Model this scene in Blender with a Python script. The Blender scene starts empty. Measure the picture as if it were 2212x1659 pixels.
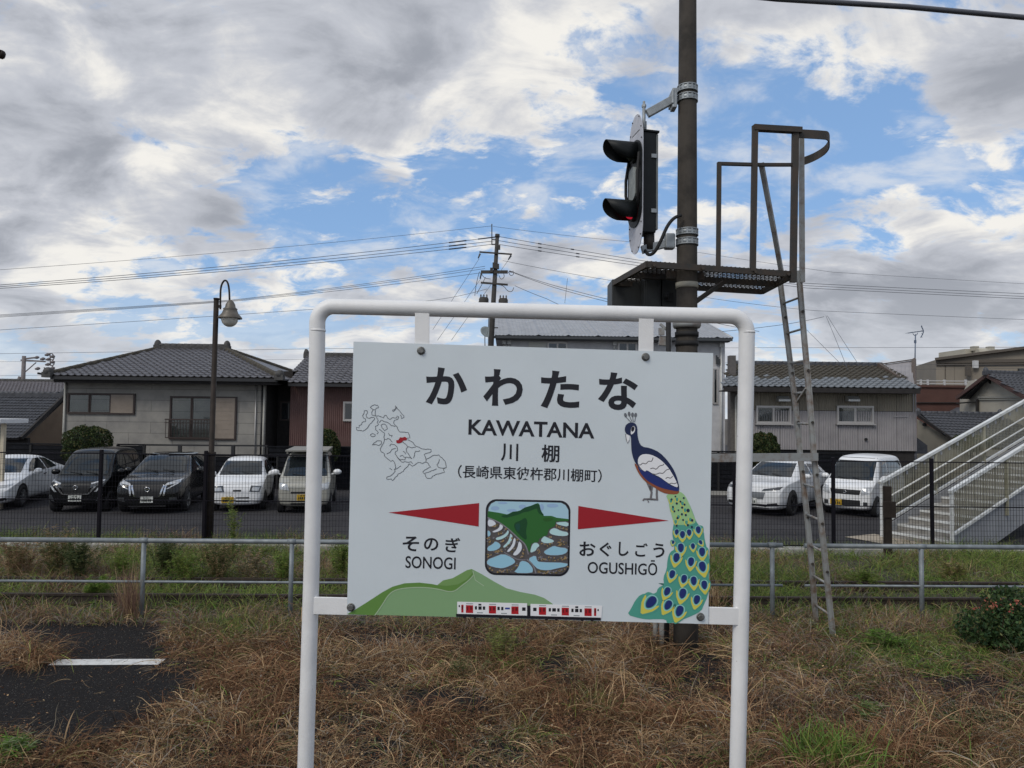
import bpy, bmesh, math, random
import numpy as np
from mathutils import Vector, Matrix
from mathutils.bvhtree import BVHTree
from mathutils.geometry import delaunay_2d_cdt, tessellate_polygon
random.seed(7)
RNG = np.random.default_rng(11)
S = bpy.context.scene
COL = S.collection
R = math.radians

# ------------------------------------------------------------------ camera
CAM_Z, PITCH, ROLL, F = 2.95, R(2.5), R(0.7), 1536.0
cam_d = bpy.data.cameras.new('camera')
cam = bpy.data.objects.new('camera', cam_d)
COL.objects.link(cam)
cam_d.sensor_width = 36.0
cam_d.lens = 36.0 * F / 2212.0
cam_d.clip_start = 0.05
cam_d.clip_end = 3000
CAM_R = Matrix.Rotation(math.pi / 2 + PITCH, 3, 'X') @ Matrix.Rotation(ROLL, 3, 'Z')
cam.matrix_world = Matrix.Translation((0, 0, CAM_Z)) @ CAM_R.to_4x4()
S.camera = cam
C0 = Vector((0, 0, CAM_Z))

def ray(px, py):
    """direction of a photograph point (2212 x 1659 scale) in the world"""
    return (CAM_R @ Vector(((px - 1106) / F, (829.5 - py) / F, -1.0)))
def at(px, py, Y):
    d = ray(px, py)
    return C0 + d * (Y / d.y)
def gp(px, py, z=0.0):
    d = ray(px, py)
    return C0 + d * ((z - CAM_Z) / d.z)
_RI = np.array(CAM_R.transposed())
def proj(P):
    q = (np.asarray(P) - np.array([0, 0, CAM_Z])) @ _RI.T
    return 1106 + F * q[:, 0] / -q[:, 2], 829.5 - F * q[:, 1] / -q[:, 2]

# ------------------------------------------------------------------ world and sun
SUN_EL, SUN_AZ = R(44), R(-140)
w = bpy.data.worlds.new('World')
S.world = w
w.use_nodes = True
nt = w.node_tree
nt.nodes.clear()
def N(tree, typ, **kw):
    n = tree.nodes.new(typ)
    for k, v in kw.items():
        setattr(n, k, v)
    return n
def L(tree, a, b):
    tree.links.new(a, b)
def mth(tree, op, a, b=None, clamp=False, c=None):
    n = N(tree, 'ShaderNodeMath', operation=op, use_clamp=clamp)
    for i, v in enumerate((a, b, c)):
        if v is None:
            continue
        if isinstance(v, (int, float)):
            n.inputs[i].default_value = v
        else:
            L(tree, v, n.inputs[i])
    return n.outputs[0]
def mrange(tree, v, a, b, c=0.0, d=1.0, smooth=True):
    n = N(tree, 'ShaderNodeMapRange')
    n.interpolation_type = 'SMOOTHSTEP' if smooth else 'LINEAR'
    L(tree, v, n.inputs[0])
    for i, x in enumerate((a, b, c, d)):
        n.inputs[1 + i].default_value = x
    return n.outputs[0]
def mixc(tree, f, a, b):
    n = N(tree, 'ShaderNodeMix', data_type='RGBA')
    for s, v in ((n.inputs[0], f), (n.inputs[6], a), (n.inputs[7], b)):
        if isinstance(v, (int, float)):
            s.default_value = v
        elif isinstance(v, tuple):
            s.default_value = (*v, 1) if len(v) == 3 else v
        else:
            L(tree, v, s)
    return n.outputs[2]
def noise(tree, vec, scale, detail=6, rough=0.55, dist=0.0, out=0):
    n = N(tree, 'ShaderNodeTexNoise')
    n.inputs['Scale'].default_value = scale
    n.inputs['Detail'].default_value = detail
    n.inputs['Roughness'].default_value = rough
    n.inputs['Distortion'].default_value = dist
    if vec is not None:
        L(tree, vec, n.inputs['Vector'])
    return n.outputs[out]

sky = N(nt, 'ShaderNodeTexSky', sky_type='NISHITA')
sky.sun_disc = False
sky.sun_elevation = SUN_EL
sky.sun_rotation = SUN_AZ
sky.air_density = 1.0
sky.dust_density = 0.4
sky.ozone_density = 2.0
tc = N(nt, 'ShaderNodeTexCoord')
dirv = tc.outputs['Generated']
sep = N(nt, 'ShaderNodeSeparateXYZ')
L(nt, dirv, sep.inputs[0])
zz = mth(nt, 'ADD', mth(nt, 'MAXIMUM', sep.outputs[2], 0.0), 0.34)
comb = N(nt, 'ShaderNodeCombineXYZ')
L(nt, mth(nt, 'DIVIDE', sep.outputs[0], zz), comb.inputs[0])
L(nt, mth(nt, 'DIVIDE', sep.outputs[1], zz), comb.inputs[1])
mp = N(nt, 'ShaderNodeMapping')
mp.inputs['Location'].default_value = (3.7, 1.9, 0)
mp.inputs['Rotation'].default_value = (0, 0, R(-16))
mp.inputs['Scale'].default_value = (0.85, 1.15, 1)
L(nt, comb.outputs[0], mp.inputs[0])
cv = mp.outputs[0]
n_big = noise(nt, cv, 2.4, 8, 0.58, 0.30)
n_fine = noise(nt, cv, 8.0, 10, 0.62, 0.35)
# where the cloud deck is open (negative) or heavy (positive): px, py, radius in px, weight
SPOTS = [(560, 320, 120, -.11), (700, 455, 130, -.20), (600, 400, 90, -.09), (860, 420, 120, -.20), (1010, 395, 120, -.22),
         (1180, 365, 120, -.20), (1290, 400, 110, -.20), (1390, 150, 90, -.19), (1560, 210, 110, -.20), (1640, 310, 110, -.16),
         (1770, 200, 110, -.17), (1860, 260, 100, -.15), (1510, 400, 100, -.16), (1640, 440, 90, -.16), (1800, 370, 90, -.15),
         (1950, 330, 90, -.12), (2110, 330, 100, -.20), (2000, 460, 90, -.13), (2190, 400, 90, -.14), (1830, 470, 90, -.14), (1990, 260, 80, -.12), (330, 330, 80, -.10), (1240, 250, 70, -.12), (2120, 520, 70, -.10), (250, 545, 90, -.16), (420, 560, 80, -.08),
         (640, 690, 70, -.12), (980, 560, 60, -.06), (1300, 590, 60, -.05),
         (200, 290, 240, .13), (60, 370, 150, .12), (500, 80, 280, .10), (900, 60, 280, .10), (1250, 40, 200, .08), (1980, 90, 260, .17),
         (2200, 190, 130, .12), (1120, 280, 110, .08), (560, 210, 100, .14), (820, 260, 120, .10), (1500, 80, 110, .10), (1900, 585, 150, .20),
         (2100, 585, 130, .16), (220, 470, 110, .10), (60, 540, 90, .08), (1940, 410, 70, .10), (2150, 470, 90, .10), (1440, 330, 60, .07),
         (1280, 220, 90, .05), (1080, 480, 80, .05), (2100, 720, 130, .10), (1100, 150, 100, .03)]
acc = None
for (px, py, rad, wt) in SPOTS:
    d = ray(px, py).normalized()
    vm = N(nt, 'ShaderNodeVectorMath', operation='DOT_PRODUCT')
    L(nt, dirv, vm.inputs[0])
    vm.inputs[1].default_value = d
    ang = math.atan(rad * 1.45 / F)
    g = mrange(nt, vm.outputs['Value'], math.cos(ang), 1.0, 0, wt)
    acc = g if acc is None else mth(nt, 'ADD', acc, g)
cc = mth(nt, 'ADD', mth(nt, 'MULTIPLY', n_big, 0.75), mth(nt, 'MULTIPLY', n_fine, 0.85))
cc = mth(nt, 'ADD', cc, mth(nt, 'MULTIPLY', acc, 0.62))
cc = mth(nt, 'SUBTRACT', cc, 0.30)
dens = mrange(nt, cc, 0.37, 0.53)
soft = noise(nt, cv, 4.4, 7, 0.56, 0.7)
body = mth(nt, 'ADD', mth(nt, 'MULTIPLY', n_big, 0.45), mth(nt, 'MULTIPLY', n_fine, 0.36))
body = mth(nt, 'ADD', body, mth(nt, 'MULTIPLY', soft, 0.85))
body = mth(nt, 'SUBTRACT', mth(nt, 'ADD', body, mth(nt, 'MULTIPLY', acc, 0.58)), 0.23)
GLOW = [(340, 200, 110, .06), (40, 160, 100, .06), (760, 150, 80, .06), (270, 60, 90, .05), (1050, 60, 120, .05), (200, 470, 150, .13), (60, 510, 90, .08), (560, 170, 90, .12), (1150, 150, 150, .12), (1000, 480, 130, .06), (1900, 360, 80, .10), (2160, 450, 100, .12), (1930, 430, 90, .12), (1480, 420, 60, .08), (650, 590, 100, .06), (400, 330, 90, .06)]
gl = None
for (px, py, rad, wt) in GLOW:
    d = ray(px, py).normalized()
    vm = N(nt, 'ShaderNodeVectorMath', operation='DOT_PRODUCT')
    L(nt, dirv, vm.inputs[0])
    vm.inputs[1].default_value = d
    g = mrange(nt, vm.outputs['Value'], math.cos(math.atan(rad * 1.45 / F)), 1.0, 0, wt)
    gl = g if gl is None else mth(nt, 'ADD', gl, g)
body = mth(nt, 'SUBTRACT', body, gl)
shade = mrange(nt, body, 0.44, 0.65)
shade2 = mrange(nt, body, 0.60, 0.86)
cl = mixc(nt, shade, (8.2, 8.0, 7.6), (5.0, 5.2, 5.7))
cl = mixc(nt, shade2, cl, (3.1, 3.3, 3.75))
# a paler, hazier deck near the horizon
low = mrange(nt, sep.outputs[2], 0.20, 0.02, 0.0, 1.0)
cl = mixc(nt, mth(nt, 'MULTIPLY', low, 0.35), cl, (6.8, 7.2, 7.7))
dens = mth(nt, 'MAXIMUM', dens, mth(nt, 'MULTIPLY', low, 0.6))
veil = mrange(nt, noise(nt, cv, 6.0, 8, 0.6, 0.35), 0.45, 0.70, 0.0, 0.55)
dens = mth(nt, 'MAXIMUM', dens, veil)
blue = mixc(nt, 0.55, sky.outputs[0], (2.5, 4.5, 7.9))
fin = mixc(nt, dens, blue, cl)
bg = N(nt, 'ShaderNodeBackground')
bg.inputs[1].default_value = 0.1
L(nt, fin, bg.inputs[0])
out = N(nt, 'ShaderNodeOutputWorld')
L(nt, bg.outputs[0], out.inputs[0])

sl = bpy.data.lights.new('sun', 'SUN')
sl.energy = 1.35
sl.angle = R(24)
sl.color = (1.0, 0.94, 0.84)
sun = bpy.data.objects.new('sun', sl)
COL.objects.link(sun)
sdir = Vector((math.sin(SUN_AZ) * math.cos(SUN_EL), math.cos(SUN_AZ) * math.cos(SUN_EL), math.sin(SUN_EL)))
sun.rotation_euler = sdir.to_track_quat('Z', 'Y').to_euler()
S.view_settings.view_transform = 'Standard'
S.view_settings.look = 'None'
S.view_settings.exposure = 0.14
S.view_settings.gamma = 1.0
S.view_settings.use_curve_mapping = False

# ------------------------------------------------------------------ materials
MATS = {}
def mat(name, col, rough=0.6, metal=0.0, var=0.0, vscale=8.0, bump=0.0, bscale=60.0, col2=None, spec=0.5, emit=None, coat=0.0, amount=0.5):
    if name in MATS:
        return MATS[name]
    m = bpy.data.materials.new(name)
    m.use_nodes = True
    t = m.node_tree
    b = t.nodes['Principled BSDF']
    b.inputs['Base Color'].default_value = (*col, 1)
    b.inputs['Roughness'].default_value = rough
    b.inputs['Metallic'].default_value = metal
    b.inputs['Specular IOR Level'].default_value = spec
    b.inputs['Coat Weight'].default_value = coat
    if emit:
        b.inputs['Emission Color'].default_value = (*emit[:3], 1)
        b.inputs['Emission Strength'].default_value = emit[3]
    if var or col2 or bump:
        co = N(t, 'ShaderNodeTexCoord').outputs['Object']
        if var or col2:
            nz = noise(t, co, vscale, 8, 0.62)
            c2 = col2 or tuple(max(0, c * (1 - var)) for c in col)
            c1 = col if col2 else tuple(min(1, c * (1 + var)) for c in col)
            f = mrange(t, nz, 0.5 - 0.22 * (1 if not col2 else 0.6) + (0.5 - amount) * 0.3, 0.72 + (0.5 - amount) * 0.3)
            L(t, mixc(t, f, c1, c2), b.inputs['Base Color'])
            L(t, mth(t, 'ADD', mth(t, 'MULTIPLY', nz, 0.16), rough - 0.08, True), b.inputs['Roughness'])
        if bump:
            bp = N(t, 'ShaderNodeBump')
            bp.inputs['Strength'].default_value = bump
            bp.inputs['Distance'].default_value = 0.02
            L(t, noise(t, co, bscale, 6, 0.6), bp.inputs['Height'])
            L(t, bp.outputs[0], b.inputs['Normal'])
    MATS[name] = m
    return m

def attr_mat(name, rough=0.75, trans=0.25, spec=0.2):
    """vegetation: the tint of every blade is its own (point colour), a little light passes through"""
    m = bpy.data.materials.new(name)
    m.use_nodes = True
    t = m.node_tree
    b = t.nodes['Principled BSDF']
    a = N(t, 'ShaderNodeAttribute', attribute_name='tint')
    L(t, a.outputs['Color'], b.inputs['Base Color'])
    b.inputs['Roughness'].default_value = rough
    b.inputs['Specular IOR Level'].default_value = spec
    tr = N(t, 'ShaderNodeBsdfTranslucent')
    L(t, a.outputs['Color'], tr.inputs[0])
    mx = N(t, 'ShaderNodeMixShader')
    mx.inputs[0].default_value = trans
    L(t, b.outputs[0], mx.inputs[1])
    L(t, tr.outputs[0], mx.inputs[2])
    L(t, mx.outputs[0], t.nodes['Material Output'].inputs[0])
    MATS[name] = m
    return m

def glass_mat(name, tint=(0.75, 0.8, 0.82), refl=0.10):
    m = bpy.data.materials.new(name)
    m.use_nodes = True
    t = m.node_tree
    t.nodes.remove(t.nodes['Principled BSDF'])
    tr = N(t, 'ShaderNodeBsdfTransparent')
    tr.inputs[0].default_value = (*tint, 1)
    gl = N(t, 'ShaderNodeBsdfGlossy')
    gl.inputs['Roughness'].default_value = 0.03
    lw = N(t, 'ShaderNodeLayerWeight')
    lw.inputs[0].default_value = 0.35
    f = mth(t, 'ADD', mth(t, 'MULTIPLY', lw.outputs['Fresnel'], 0.8), refl, True)
    mx = N(t, 'ShaderNodeMixShader')
    L(t, f, mx.inputs[0])
    L(t, tr.outputs[0], mx.inputs[1])
    L(t, gl.outputs[0], mx.inputs[2])
    L(t, mx.outputs[0], t.nodes['Material Output'].inputs[0])
    MATS[name] = m
    return m

# ------------------------------------------------------------------ mesh helpers
class MB:
    """collects shapes in world coordinates; build() links them as ONE mesh object"""
    def __init__(s):
        s.v = []; s.f = []; s.m = []; s.sm = []
    def add(s, vs, fs, mi=0, smooth=False):
        o = len(s.v)
        s.v.extend([tuple(x) for x in vs])
        for f in fs:
            s.f.append(tuple(i + o for i in f)); s.m.append(mi); s.sm.append(smooth)
        return s
    def box(s, c, size, rot=None, mi=0):
        c = Vector(c); hx, hy, hz = (x / 2 for x in size)
        vs = [Vector((x, y, z)) for x in (-hx, hx) for y in (-hy, hy) for z in (-hz, hz)]
        if rot is not None:
            vs = [rot @ v for v in vs]
        return s.add([c + v for v in vs], [(0, 1, 3, 2), (4, 6, 7, 5), (0, 4, 5, 1), (2, 3, 7, 6), (0, 2, 6, 4), (1, 5, 7, 3)], mi)
    def bar(s, p, q, w, h, up=(0, 0, 1), mi=0):
        p, q = Vector(p), Vector(q); d = (q - p)
        ln = d.length; d.normalize()
        u = Vector(up)
        if abs(d.dot(u)) > 0.98:
            u = Vector((0, 1, 0))
        sx = d.cross(u).normalized(); uz = sx.cross(d).normalized()
        m = Matrix((d, sx, uz)).transposed()
        return s.box((p + q) / 2, (ln, w, h), m, mi)
    def tube(s, pts, r, n=8, mi=0, caps=True, smooth=True):
        pts = [Vector(p) for p in pts]
        rs = r if isinstance(r, (list, tuple)) else [r] * len(pts)
        k = len(pts); vs = []; ref = None
        for i, p in enumerate(pts):
            d = (pts[min(i + 1, k - 1)] - pts[max(i - 1, 0)]).normalized()
            if ref is None:
                ref = Vector((0, 0, 1)) if abs(d.z) < 0.9 else Vector((1, 0, 0))
            a = d.cross(ref).normalized(); b = a.cross(d).normalized(); ref = b
            for j in range(n):
                t = 2 * math.pi * j / n
                vs.append(p + (a * math.cos(t) + b * math.sin(t)) * rs[i])
        fs = []
        for i in range(k - 1):
            for j in range(n):
                fs.append((i * n + j, i * n + (j + 1) % n, (i + 1) * n + (j + 1) % n, (i + 1) * n + j))
        s.add(vs, fs, mi, smooth)
        if caps:
            o = len(s.v) - k * n
            s.f.append(tuple(o + j for j in reversed(range(n)))); s.m.append(mi); s.sm.append(False)
            s.f.append(tuple(o + (k - 1) * n + j for j in range(n))); s.m.append(mi); s.sm.append(False)
        return s
    def lathe(s, c, prof, n=16, axis=(0, 0, 1), mi=0, smooth=True):
        """prof: list of (radius, height along axis)"""
        c = Vector(c); ax = Vector(axis).normalized()
        a = ax.orthogonal().normalized(); b = ax.cross(a)
        vs = [c + ax * h + (a * math.cos(2 * math.pi * j / n) + b * math.sin(2 * math.pi * j / n)) * r for (r, h) in prof for j in range(n)]
        fs = [(i * n + j, i * n + (j + 1) % n, (i + 1) * n + (j + 1) % n, (i + 1) * n + j) for i in range(len(prof) - 1) for j in range(n)]
        return s.add(vs, fs, mi, smooth)
    def prism(s, poly, dvec, mi=0):
        """closed polygon (3-D points) pushed along dvec"""
        n = len(poly); d = Vector(dvec)
        a = [Vector(p) for p in poly]; b = [p + d for p in a]
        fs = [tuple(range(n)), tuple(reversed(range(n, 2 * n)))] + [(i, n + i, n + (i + 1) % n, (i + 1) % n) for i in range(n)]
        return s.add(a + b, fs, mi)
    def quad(s, a, b, c, d, mi=0):
        return s.add([a, b, c, d], [(0, 1, 2, 3)], mi)
    def sphere(s, c, r, n=12, k=8, mi=0, sc=(1, 1, 1)):
        c = Vector(c); vs = []
        for i in range(k + 1):
            th = math.pi * i / k
            for j in range(n):
                ph = 2 * math.pi * j / n
                vs.append(c + Vector((r * sc[0] * math.sin(th) * math.cos(ph), r * sc[1] * math.sin(th) * math.sin(ph), r * sc[2] * math.cos(th))))
        fs = [(i * n + j, (i + 1) * n + j, (i + 1) * n + (j + 1) % n, i * n + (j + 1) % n) for i in range(k) for j in range(n)]
        return s.add(vs, fs, mi, True)
    def build(s, name, mats, parent=None, bevel=0.0, kind=None):
        off = OFF.get(parent, Vector((0, 0, 0)))
        me = bpy.data.meshes.new(name)
        me.from_pydata([(v[0] - off[0], v[1] - off[1], v[2] - off[2]) for v in s.v], [], s.f)
        me.polygons.foreach_set('material_index', s.m)
        me.polygons.foreach_set('use_smooth', s.sm)
        for m in (mats if isinstance(mats, (list, tuple)) else [mats]):
            me.materials.append(m)
        bm = bmesh.new(); bm.from_mesh(me)
        bmesh.ops.recalc_face_normals(bm, faces=bm.faces)
        bm.to_mesh(me); bm.free()
        me.update()
        o = bpy.data.objects.new(name, me)
        COL.objects.link(o)
        if parent is not None:
            o.parent = parent
        OFF[o] = off
        if bevel:
            b = o.modifiers.new('edge', 'BEVEL'); b.width = bevel; b.segments = 2; b.limit_method = 'ANGLE'; b.angle_limit = R(40)
        if kind:
            o['kind'] = kind
        return o
OFF = {}

def thing(name, label, cat, loc=(0, 0, 0), group=None):
    o = bpy.data.objects.new(name, None)
    o.empty_display_size = 0.2
    COL.objects.link(o)
    o.location = loc
    OFF[o] = Vector(loc)
    o['label'] = label; o['category'] = cat
    if group:
        o['group'] = group
    return o
def tag(o, label=None, cat=None, group=None, kind=None):
    for k, v in (('label', label), ('category', cat), ('group', group), ('kind', kind)):
        if v:
            o[k] = v
    return o
def inst(src, name, parent, M):
    """another object with the same mesh"""
    o = src.copy(); o.name = name
    COL.objects.link(o); o.parent = parent
    o.matrix_local = M
    return o
def raw_mesh(name, verts, faces4, tint=None, mats=None, parent=None, smooth=False):
    """verts (n,3) and quads (m,4) as numpy; quick for very many faces"""
    me = bpy.data.meshes.new(name)
    nv, nf = len(verts), len(faces4)
    k = faces4.shape[1]
    me.vertices.add(nv); me.loops.add(nf * k); me.polygons.add(nf)
    off = np.array(OFF.get(parent, (0, 0, 0)), dtype=np.float32)
    me.vertices.foreach_set('co', (verts - off).astype(np.float32).ravel())
    me.loops.foreach_set('vertex_index', faces4.astype(np.int32).ravel())
    me.polygons.foreach_set('loop_start', np.arange(0, nf * k, k, dtype=np.int32))
    me.polygons.foreach_set('loop_total', np.full(nf, k, dtype=np.int32))
    if smooth:
        me.polygons.foreach_set('use_smooth', np.ones(nf, dtype=bool))
    if tint is not None:
        a = me.color_attributes.new('tint', 'FLOAT_COLOR', 'POINT')
        c = np.ones((nv, 4), dtype=np.float32); c[:, :3] = np.clip(tint, 0, 1)
        a.data.foreach_set('color', c.ravel())
    me.update(calc_edges=True)
    for m in (mats if isinstance(mats, (list, tuple)) else [mats]):
        me.materials.append(m)
    o = bpy.data.objects.new(name, me)
    COL.objects.link(o)
    if parent is not None:
        o.parent = parent
    OFF[o] = Vector(off.tolist())
    return o

def vnoise(x, y, seed=0):
    """smooth value noise for numpy arrays"""
    def h(i, j):
        v = np.sin(i * 127.1 + j * 311.7 + seed * 74.7) * 43758.5453
        return v - np.floor(v)
    i, j = np.floor(x), np.floor(y); fx, fy = x - i, y - j
    fx = fx * fx * (3 - 2 * fx); fy = fy * fy * (3 - 2 * fy)
    return (h(i, j) * (1 - fx) + h(i + 1, j) * fx) * (1 - fy) + (h(i, j + 1) * (1 - fx) + h(i + 1, j + 1) * fx) * fy
def inpoly(x, y, poly):
    r = np.zeros(len(x), dtype=bool); n = len(poly)
    for i in range(n):
        x1, y1 = poly[i]; x2, y2 = poly[(i + 1) % n]
        if y1 == y2:
            continue
        c = ((y1 > y) != (y2 > y)) & (x < (x2 - x1) * (y - y1) / (y2 - y1) + x1)
        r ^= c
    return r

def blade_arrays(root, length, head, elev, curl, width, tint, K=4, kink=0.25):
    """curved strips: root (n,3); head = compass direction, elev = start angle, curl = how far it bends over"""
    n = len(root)
    pts = np.zeros((n, K, 3)); p = root.copy()
    hd = head.copy()
    pts[:, 0] = p
    for k in range(1, K):
        e = elev - curl * (k - 0.5) / (K - 1)
        hd = hd + RNG.normal(0, kink, n)
        st = length / (K - 1)
        p = p + np.stack([np.cos(hd) * np.cos(e) * st, np.sin(hd) * np.cos(e) * st, np.sin(e) * st], 1)
        p[:, 2] = np.maximum(p[:, 2], root[:, 2] + 0.004)
        pts[:, k] = p
    tw = RNG.uniform(0, math.pi, n)
    sd = np.stack([-np.sin(head) * np.cos(tw), np.cos(head) * np.cos(tw), np.sin(tw) * 0.7], 1)
    sd /= np.linalg.norm(sd, axis=1, keepdims=True)
    prof = np.interp(np.linspace(0, 1, K), [0, .35, .75, 1], [.7, 1, .75, .12])
    V = np.zeros((n, K, 2, 3))
    for k in range(K):
        o = sd * (width * prof[k] * 0.5)[:, None]
        V[:, k, 0] = pts[:, k] - o; V[:, k, 1] = pts[:, k] + o
    V = V.reshape(-1, 3)
    base = (np.arange(n) * K * 2)[:, None]
    Fc = np.concatenate([base + np.array([[2 * k, 2 * k + 1, 2 * k + 3, 2 * k + 2]]) for k in range(K - 1)], 0)
    T = np.repeat(tint, K * 2, axis=0)
    return V, Fc, T
def join_arrays(parts):
    Vs, Fs, Ts = [], [], []; o = 0
    for (V, Fc, T) in parts:
        Vs.append(V); Fs.append(Fc + o); Ts.append(T); o += len(V)
    return np.concatenate(Vs), np.concatenate(Fs), np.concatenate(Ts)
def pick(n, cols, weights, jit=0.18):
    cols = np.array(cols); wts = np.array(weights, dtype=float); wts /= wts.sum()
    c = cols[RNG.choice(len(cols), n, p=wts)]
    return c * RNG.uniform(1 - jit, 1 + jit, (n, 1))
def leaf_arrays(cent, size, tint, flat=0.0, aspect=0.55):
    """small diamond leaves with random orientation"""
    n = len(cent)
    a = RNG.normal(0, 1, (n, 3)); a[:, 2] *= (1 - flat); a /= np.linalg.norm(a, axis=1, keepdims=True)
    b = RNG.normal(0, 1, (n, 3)); b[:, 2] *= (1 - flat)
    b -= a * (a * b).sum(1, keepdims=True); b /= np.linalg.norm(b, axis=1, keepdims=True)
    sz = (size if not np.isscalar(size) else np.full(n, size))[:, None]
    V = np.stack([cent - a * sz * .5, cent + b * sz * aspect * .5, cent + a * sz * .5, cent - b * sz * aspect * .5], 1).reshape(-1, 3)
    Fc = np.arange(n * 4).reshape(-1, 4)
    return V, Fc, np.repeat(tint, 4, axis=0)

# ------------------------------------------------------------------ palette
M_SIGNW = mat('sign_white_sheet', (0.66, 0.72, 0.755), 0.38, var=0.03, vscale=3, bump=0.02, bscale=200)
M_PIPEW = mat('white_painted_pipe', (0.80, 0.795, 0.79), 0.42, var=0.06, vscale=7, bump=0.12, bscale=240)
def weather(m, specks, streak, c_speck=(0.16, 0.075, 0.035), c_streak=(0.30, 0.27, 0.22), amt=0.5):
    """rust specks and run-down dirt over a painted surface"""
    t = m.node_tree; b = t.nodes['Principled BSDF']; src = b.inputs['Base Color'].links[0].from_socket
    co = N(t, 'ShaderNodeTexCoord').outputs['Object']
    s1 = mrange(t, noise(t, co, 55, 4, 0.6), specks, specks + 0.05)
    mpn = N(t, 'ShaderNodeMapping'); mpn.inputs['Scale'].default_value = (30, 30, 1.6); L(t, co, mpn.inputs[0])
    s2 = mth(t, 'MULTIPLY', mrange(t, noise(t, mpn.outputs[0], 1.0, 5, 0.6), streak, streak + 0.3), amt)
    c = mixc(t, s2, src, c_streak)
    L(t, mixc(t, s1, c, c_speck), b.inputs['Base Color'])
weather(M_PIPEW, 0.72, 0.60, amt=0.30)
weather(M_SIGNW, 0.79, 0.62, (0.30, 0.30, 0.28), (0.40, 0.44, 0.44), 0.28)
M_BOLT = mat('weathered_bolt', (0.20, 0.20, 0.19), 0.5, 0.7, var=0.3, vscale=60)
M_GALV = mat('galvanised_steel', (0.30, 0.325, 0.34), 0.5, 0.35, var=0.18, vscale=10, bump=0.05, bscale=120)
M_GALVR = mat('galvanised_steel_rusting', (0.33, 0.34, 0.335), 0.6, 0.25, vscale=6, col2=(0.17, 0.10, 0.06), bump=0.08, bscale=90, amount=0.38)
M_DARKST = mat('dark_stained_steel', (0.040, 0.037, 0.033), 0.7, 0.1, vscale=6, col2=(0.065, 0.045, 0.032), bump=0.1, bscale=80)
M_BLACKP = mat('black_paint', (0.010, 0.012, 0.013), 0.5, var=0.2, spec=.25)
M_BLACKM = mat('black_matt', (0.012, 0.012, 0.013), 0.75)
M_CONC = mat('pole_concrete', (0.062, 0.053, 0.044), 0.9, vscale=5, col2=(0.034, 0.030, 0.026), bump=0.35, bscale=140)
M_CONCL = mat('light_concrete', (0.42, 0.41, 0.38), 0.85, vscale=2.2, col2=(0.27, 0.26, 0.24), bump=0.2, bscale=60)
M_BRWNP = mat('brown_painted_steel', (0.027, 0.020, 0.016), 0.65, spec=.25, var=0.3, vscale=5, bump=0.05)
# ================================================================== station name sign
SIGN_C = at(1145, 1045, 2.7)
SIGN_N = Vector((0.013, -1.0, -0.030)).normalized()          # faces the viewer
def sp(px, py, off=0.0):
    """photograph point (2212 scale) on the board's plane, off metres in front of it"""
    d = ray(px, py)
    t = (SIGN_C + SIGN_N * 0 - C0).dot(SIGN_N) / d.dot(SIGN_N)
    return C0 + d * t + SIGN_N * off
def c8(x, y, off=0.0):
    """point of the board given in the measuring grid of the board"""
    return sp((1340 + x / 1.3828) / 1.8228, (1300 + y / 1.3828) / 1.8228, off)
BTL, BTR, BBR, BBL = (72, 62), (2030, 125), (2003, 1600), (36, 1546)
SIGN = thing('station_sign', 'white railway station name board with blue peacock and red arrows in a white pipe frame', 'station sign', (SIGN_C.x, SIGN_C.y, 0.0))
def slab(poly_px, front, thick, mb, mi=0):
    a = [sp(x, y, front) for x, y in poly_px]
    mb.prism(a, -SIGN_N * thick, mi)
def p8(x, y):
    return ((1340 + x / 1.3828) / 1.8228, (1300 + y / 1.3828) / 1.8228)
# board
mb = MB(); slab([p8(*q) for q in (BTL, BTR, BBR, BBL)], 0.0, 0.004, mb)
BOARD = mb.build('board', M_SIGNW, SIGN)
# pipe frame (one bent tube, two feet in the ground)
down = (sp(650, 1659) - sp(683, 700)).normalized()
def ext(p):
    return p + down * ((p.z + 0.1) / -down.z)
def arc(c, r0, r1, a0, a1, n=9):
    return [(c[0] + r0 * math.cos(R(a0 + (a1 - a0) * i / n)), c[1] + r1 * math.sin(R(a0 + (a1 - a0) * i / n))) for i in range(n + 1)]
OFFP = -0.030
pl = [(655.5, 1655), (668, 1250), (680.5, 760)] + arc((716, 696), 35, 36, 180, 270)[0:] + [(900, 664.5), (1300, 674.5)] + arc((1582, 718), 37, 37, 270, 360) + [(1618.5, 770), (1608.5, 1250), (1599, 1655)]
pts = [sp(x, y, OFFP) for x, y in pl]
pts = [ext(pts[0])] + pts + [ext(pts[-1])]
MB().tube(pts, 0.0298, 20).build('pipe_frame', M_PIPEW, SIGN)
# weld collars where the bends meet the posts
for (x, y) in ((681.5, 712), (1619.5, 716)):
    a = sp(x, y, OFFP)
    MB().tube([a - down * 0.004, a + down * 0.004], 0.0304, 20).build('weld_seam', M_PIPEW, SIGN)
# hanger straps and lower arms (behind the board)
for poly in ([(896, 676), (927, 677), (926.5, 775), (895, 775)], [(1381, 688), (1413, 689), (1412, 790), (1380, 790)]):
    mb = MB(); slab(poly, -0.006, 0.006, mb); mb.build('hanger_strap', M_PIPEW, SIGN, bevel=0.001)
for poly in ([(672, 1291), (790, 1294), (790, 1331), (672, 1328)], [(1500, 1312), (1603, 1315), (1602, 1352), (1500, 1349)]):
    mb = MB(); slab(poly, -0.006, 0.010, mb); mb.build('support_arm', M_PIPEW, SIGN, bevel=0.0015)
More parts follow.
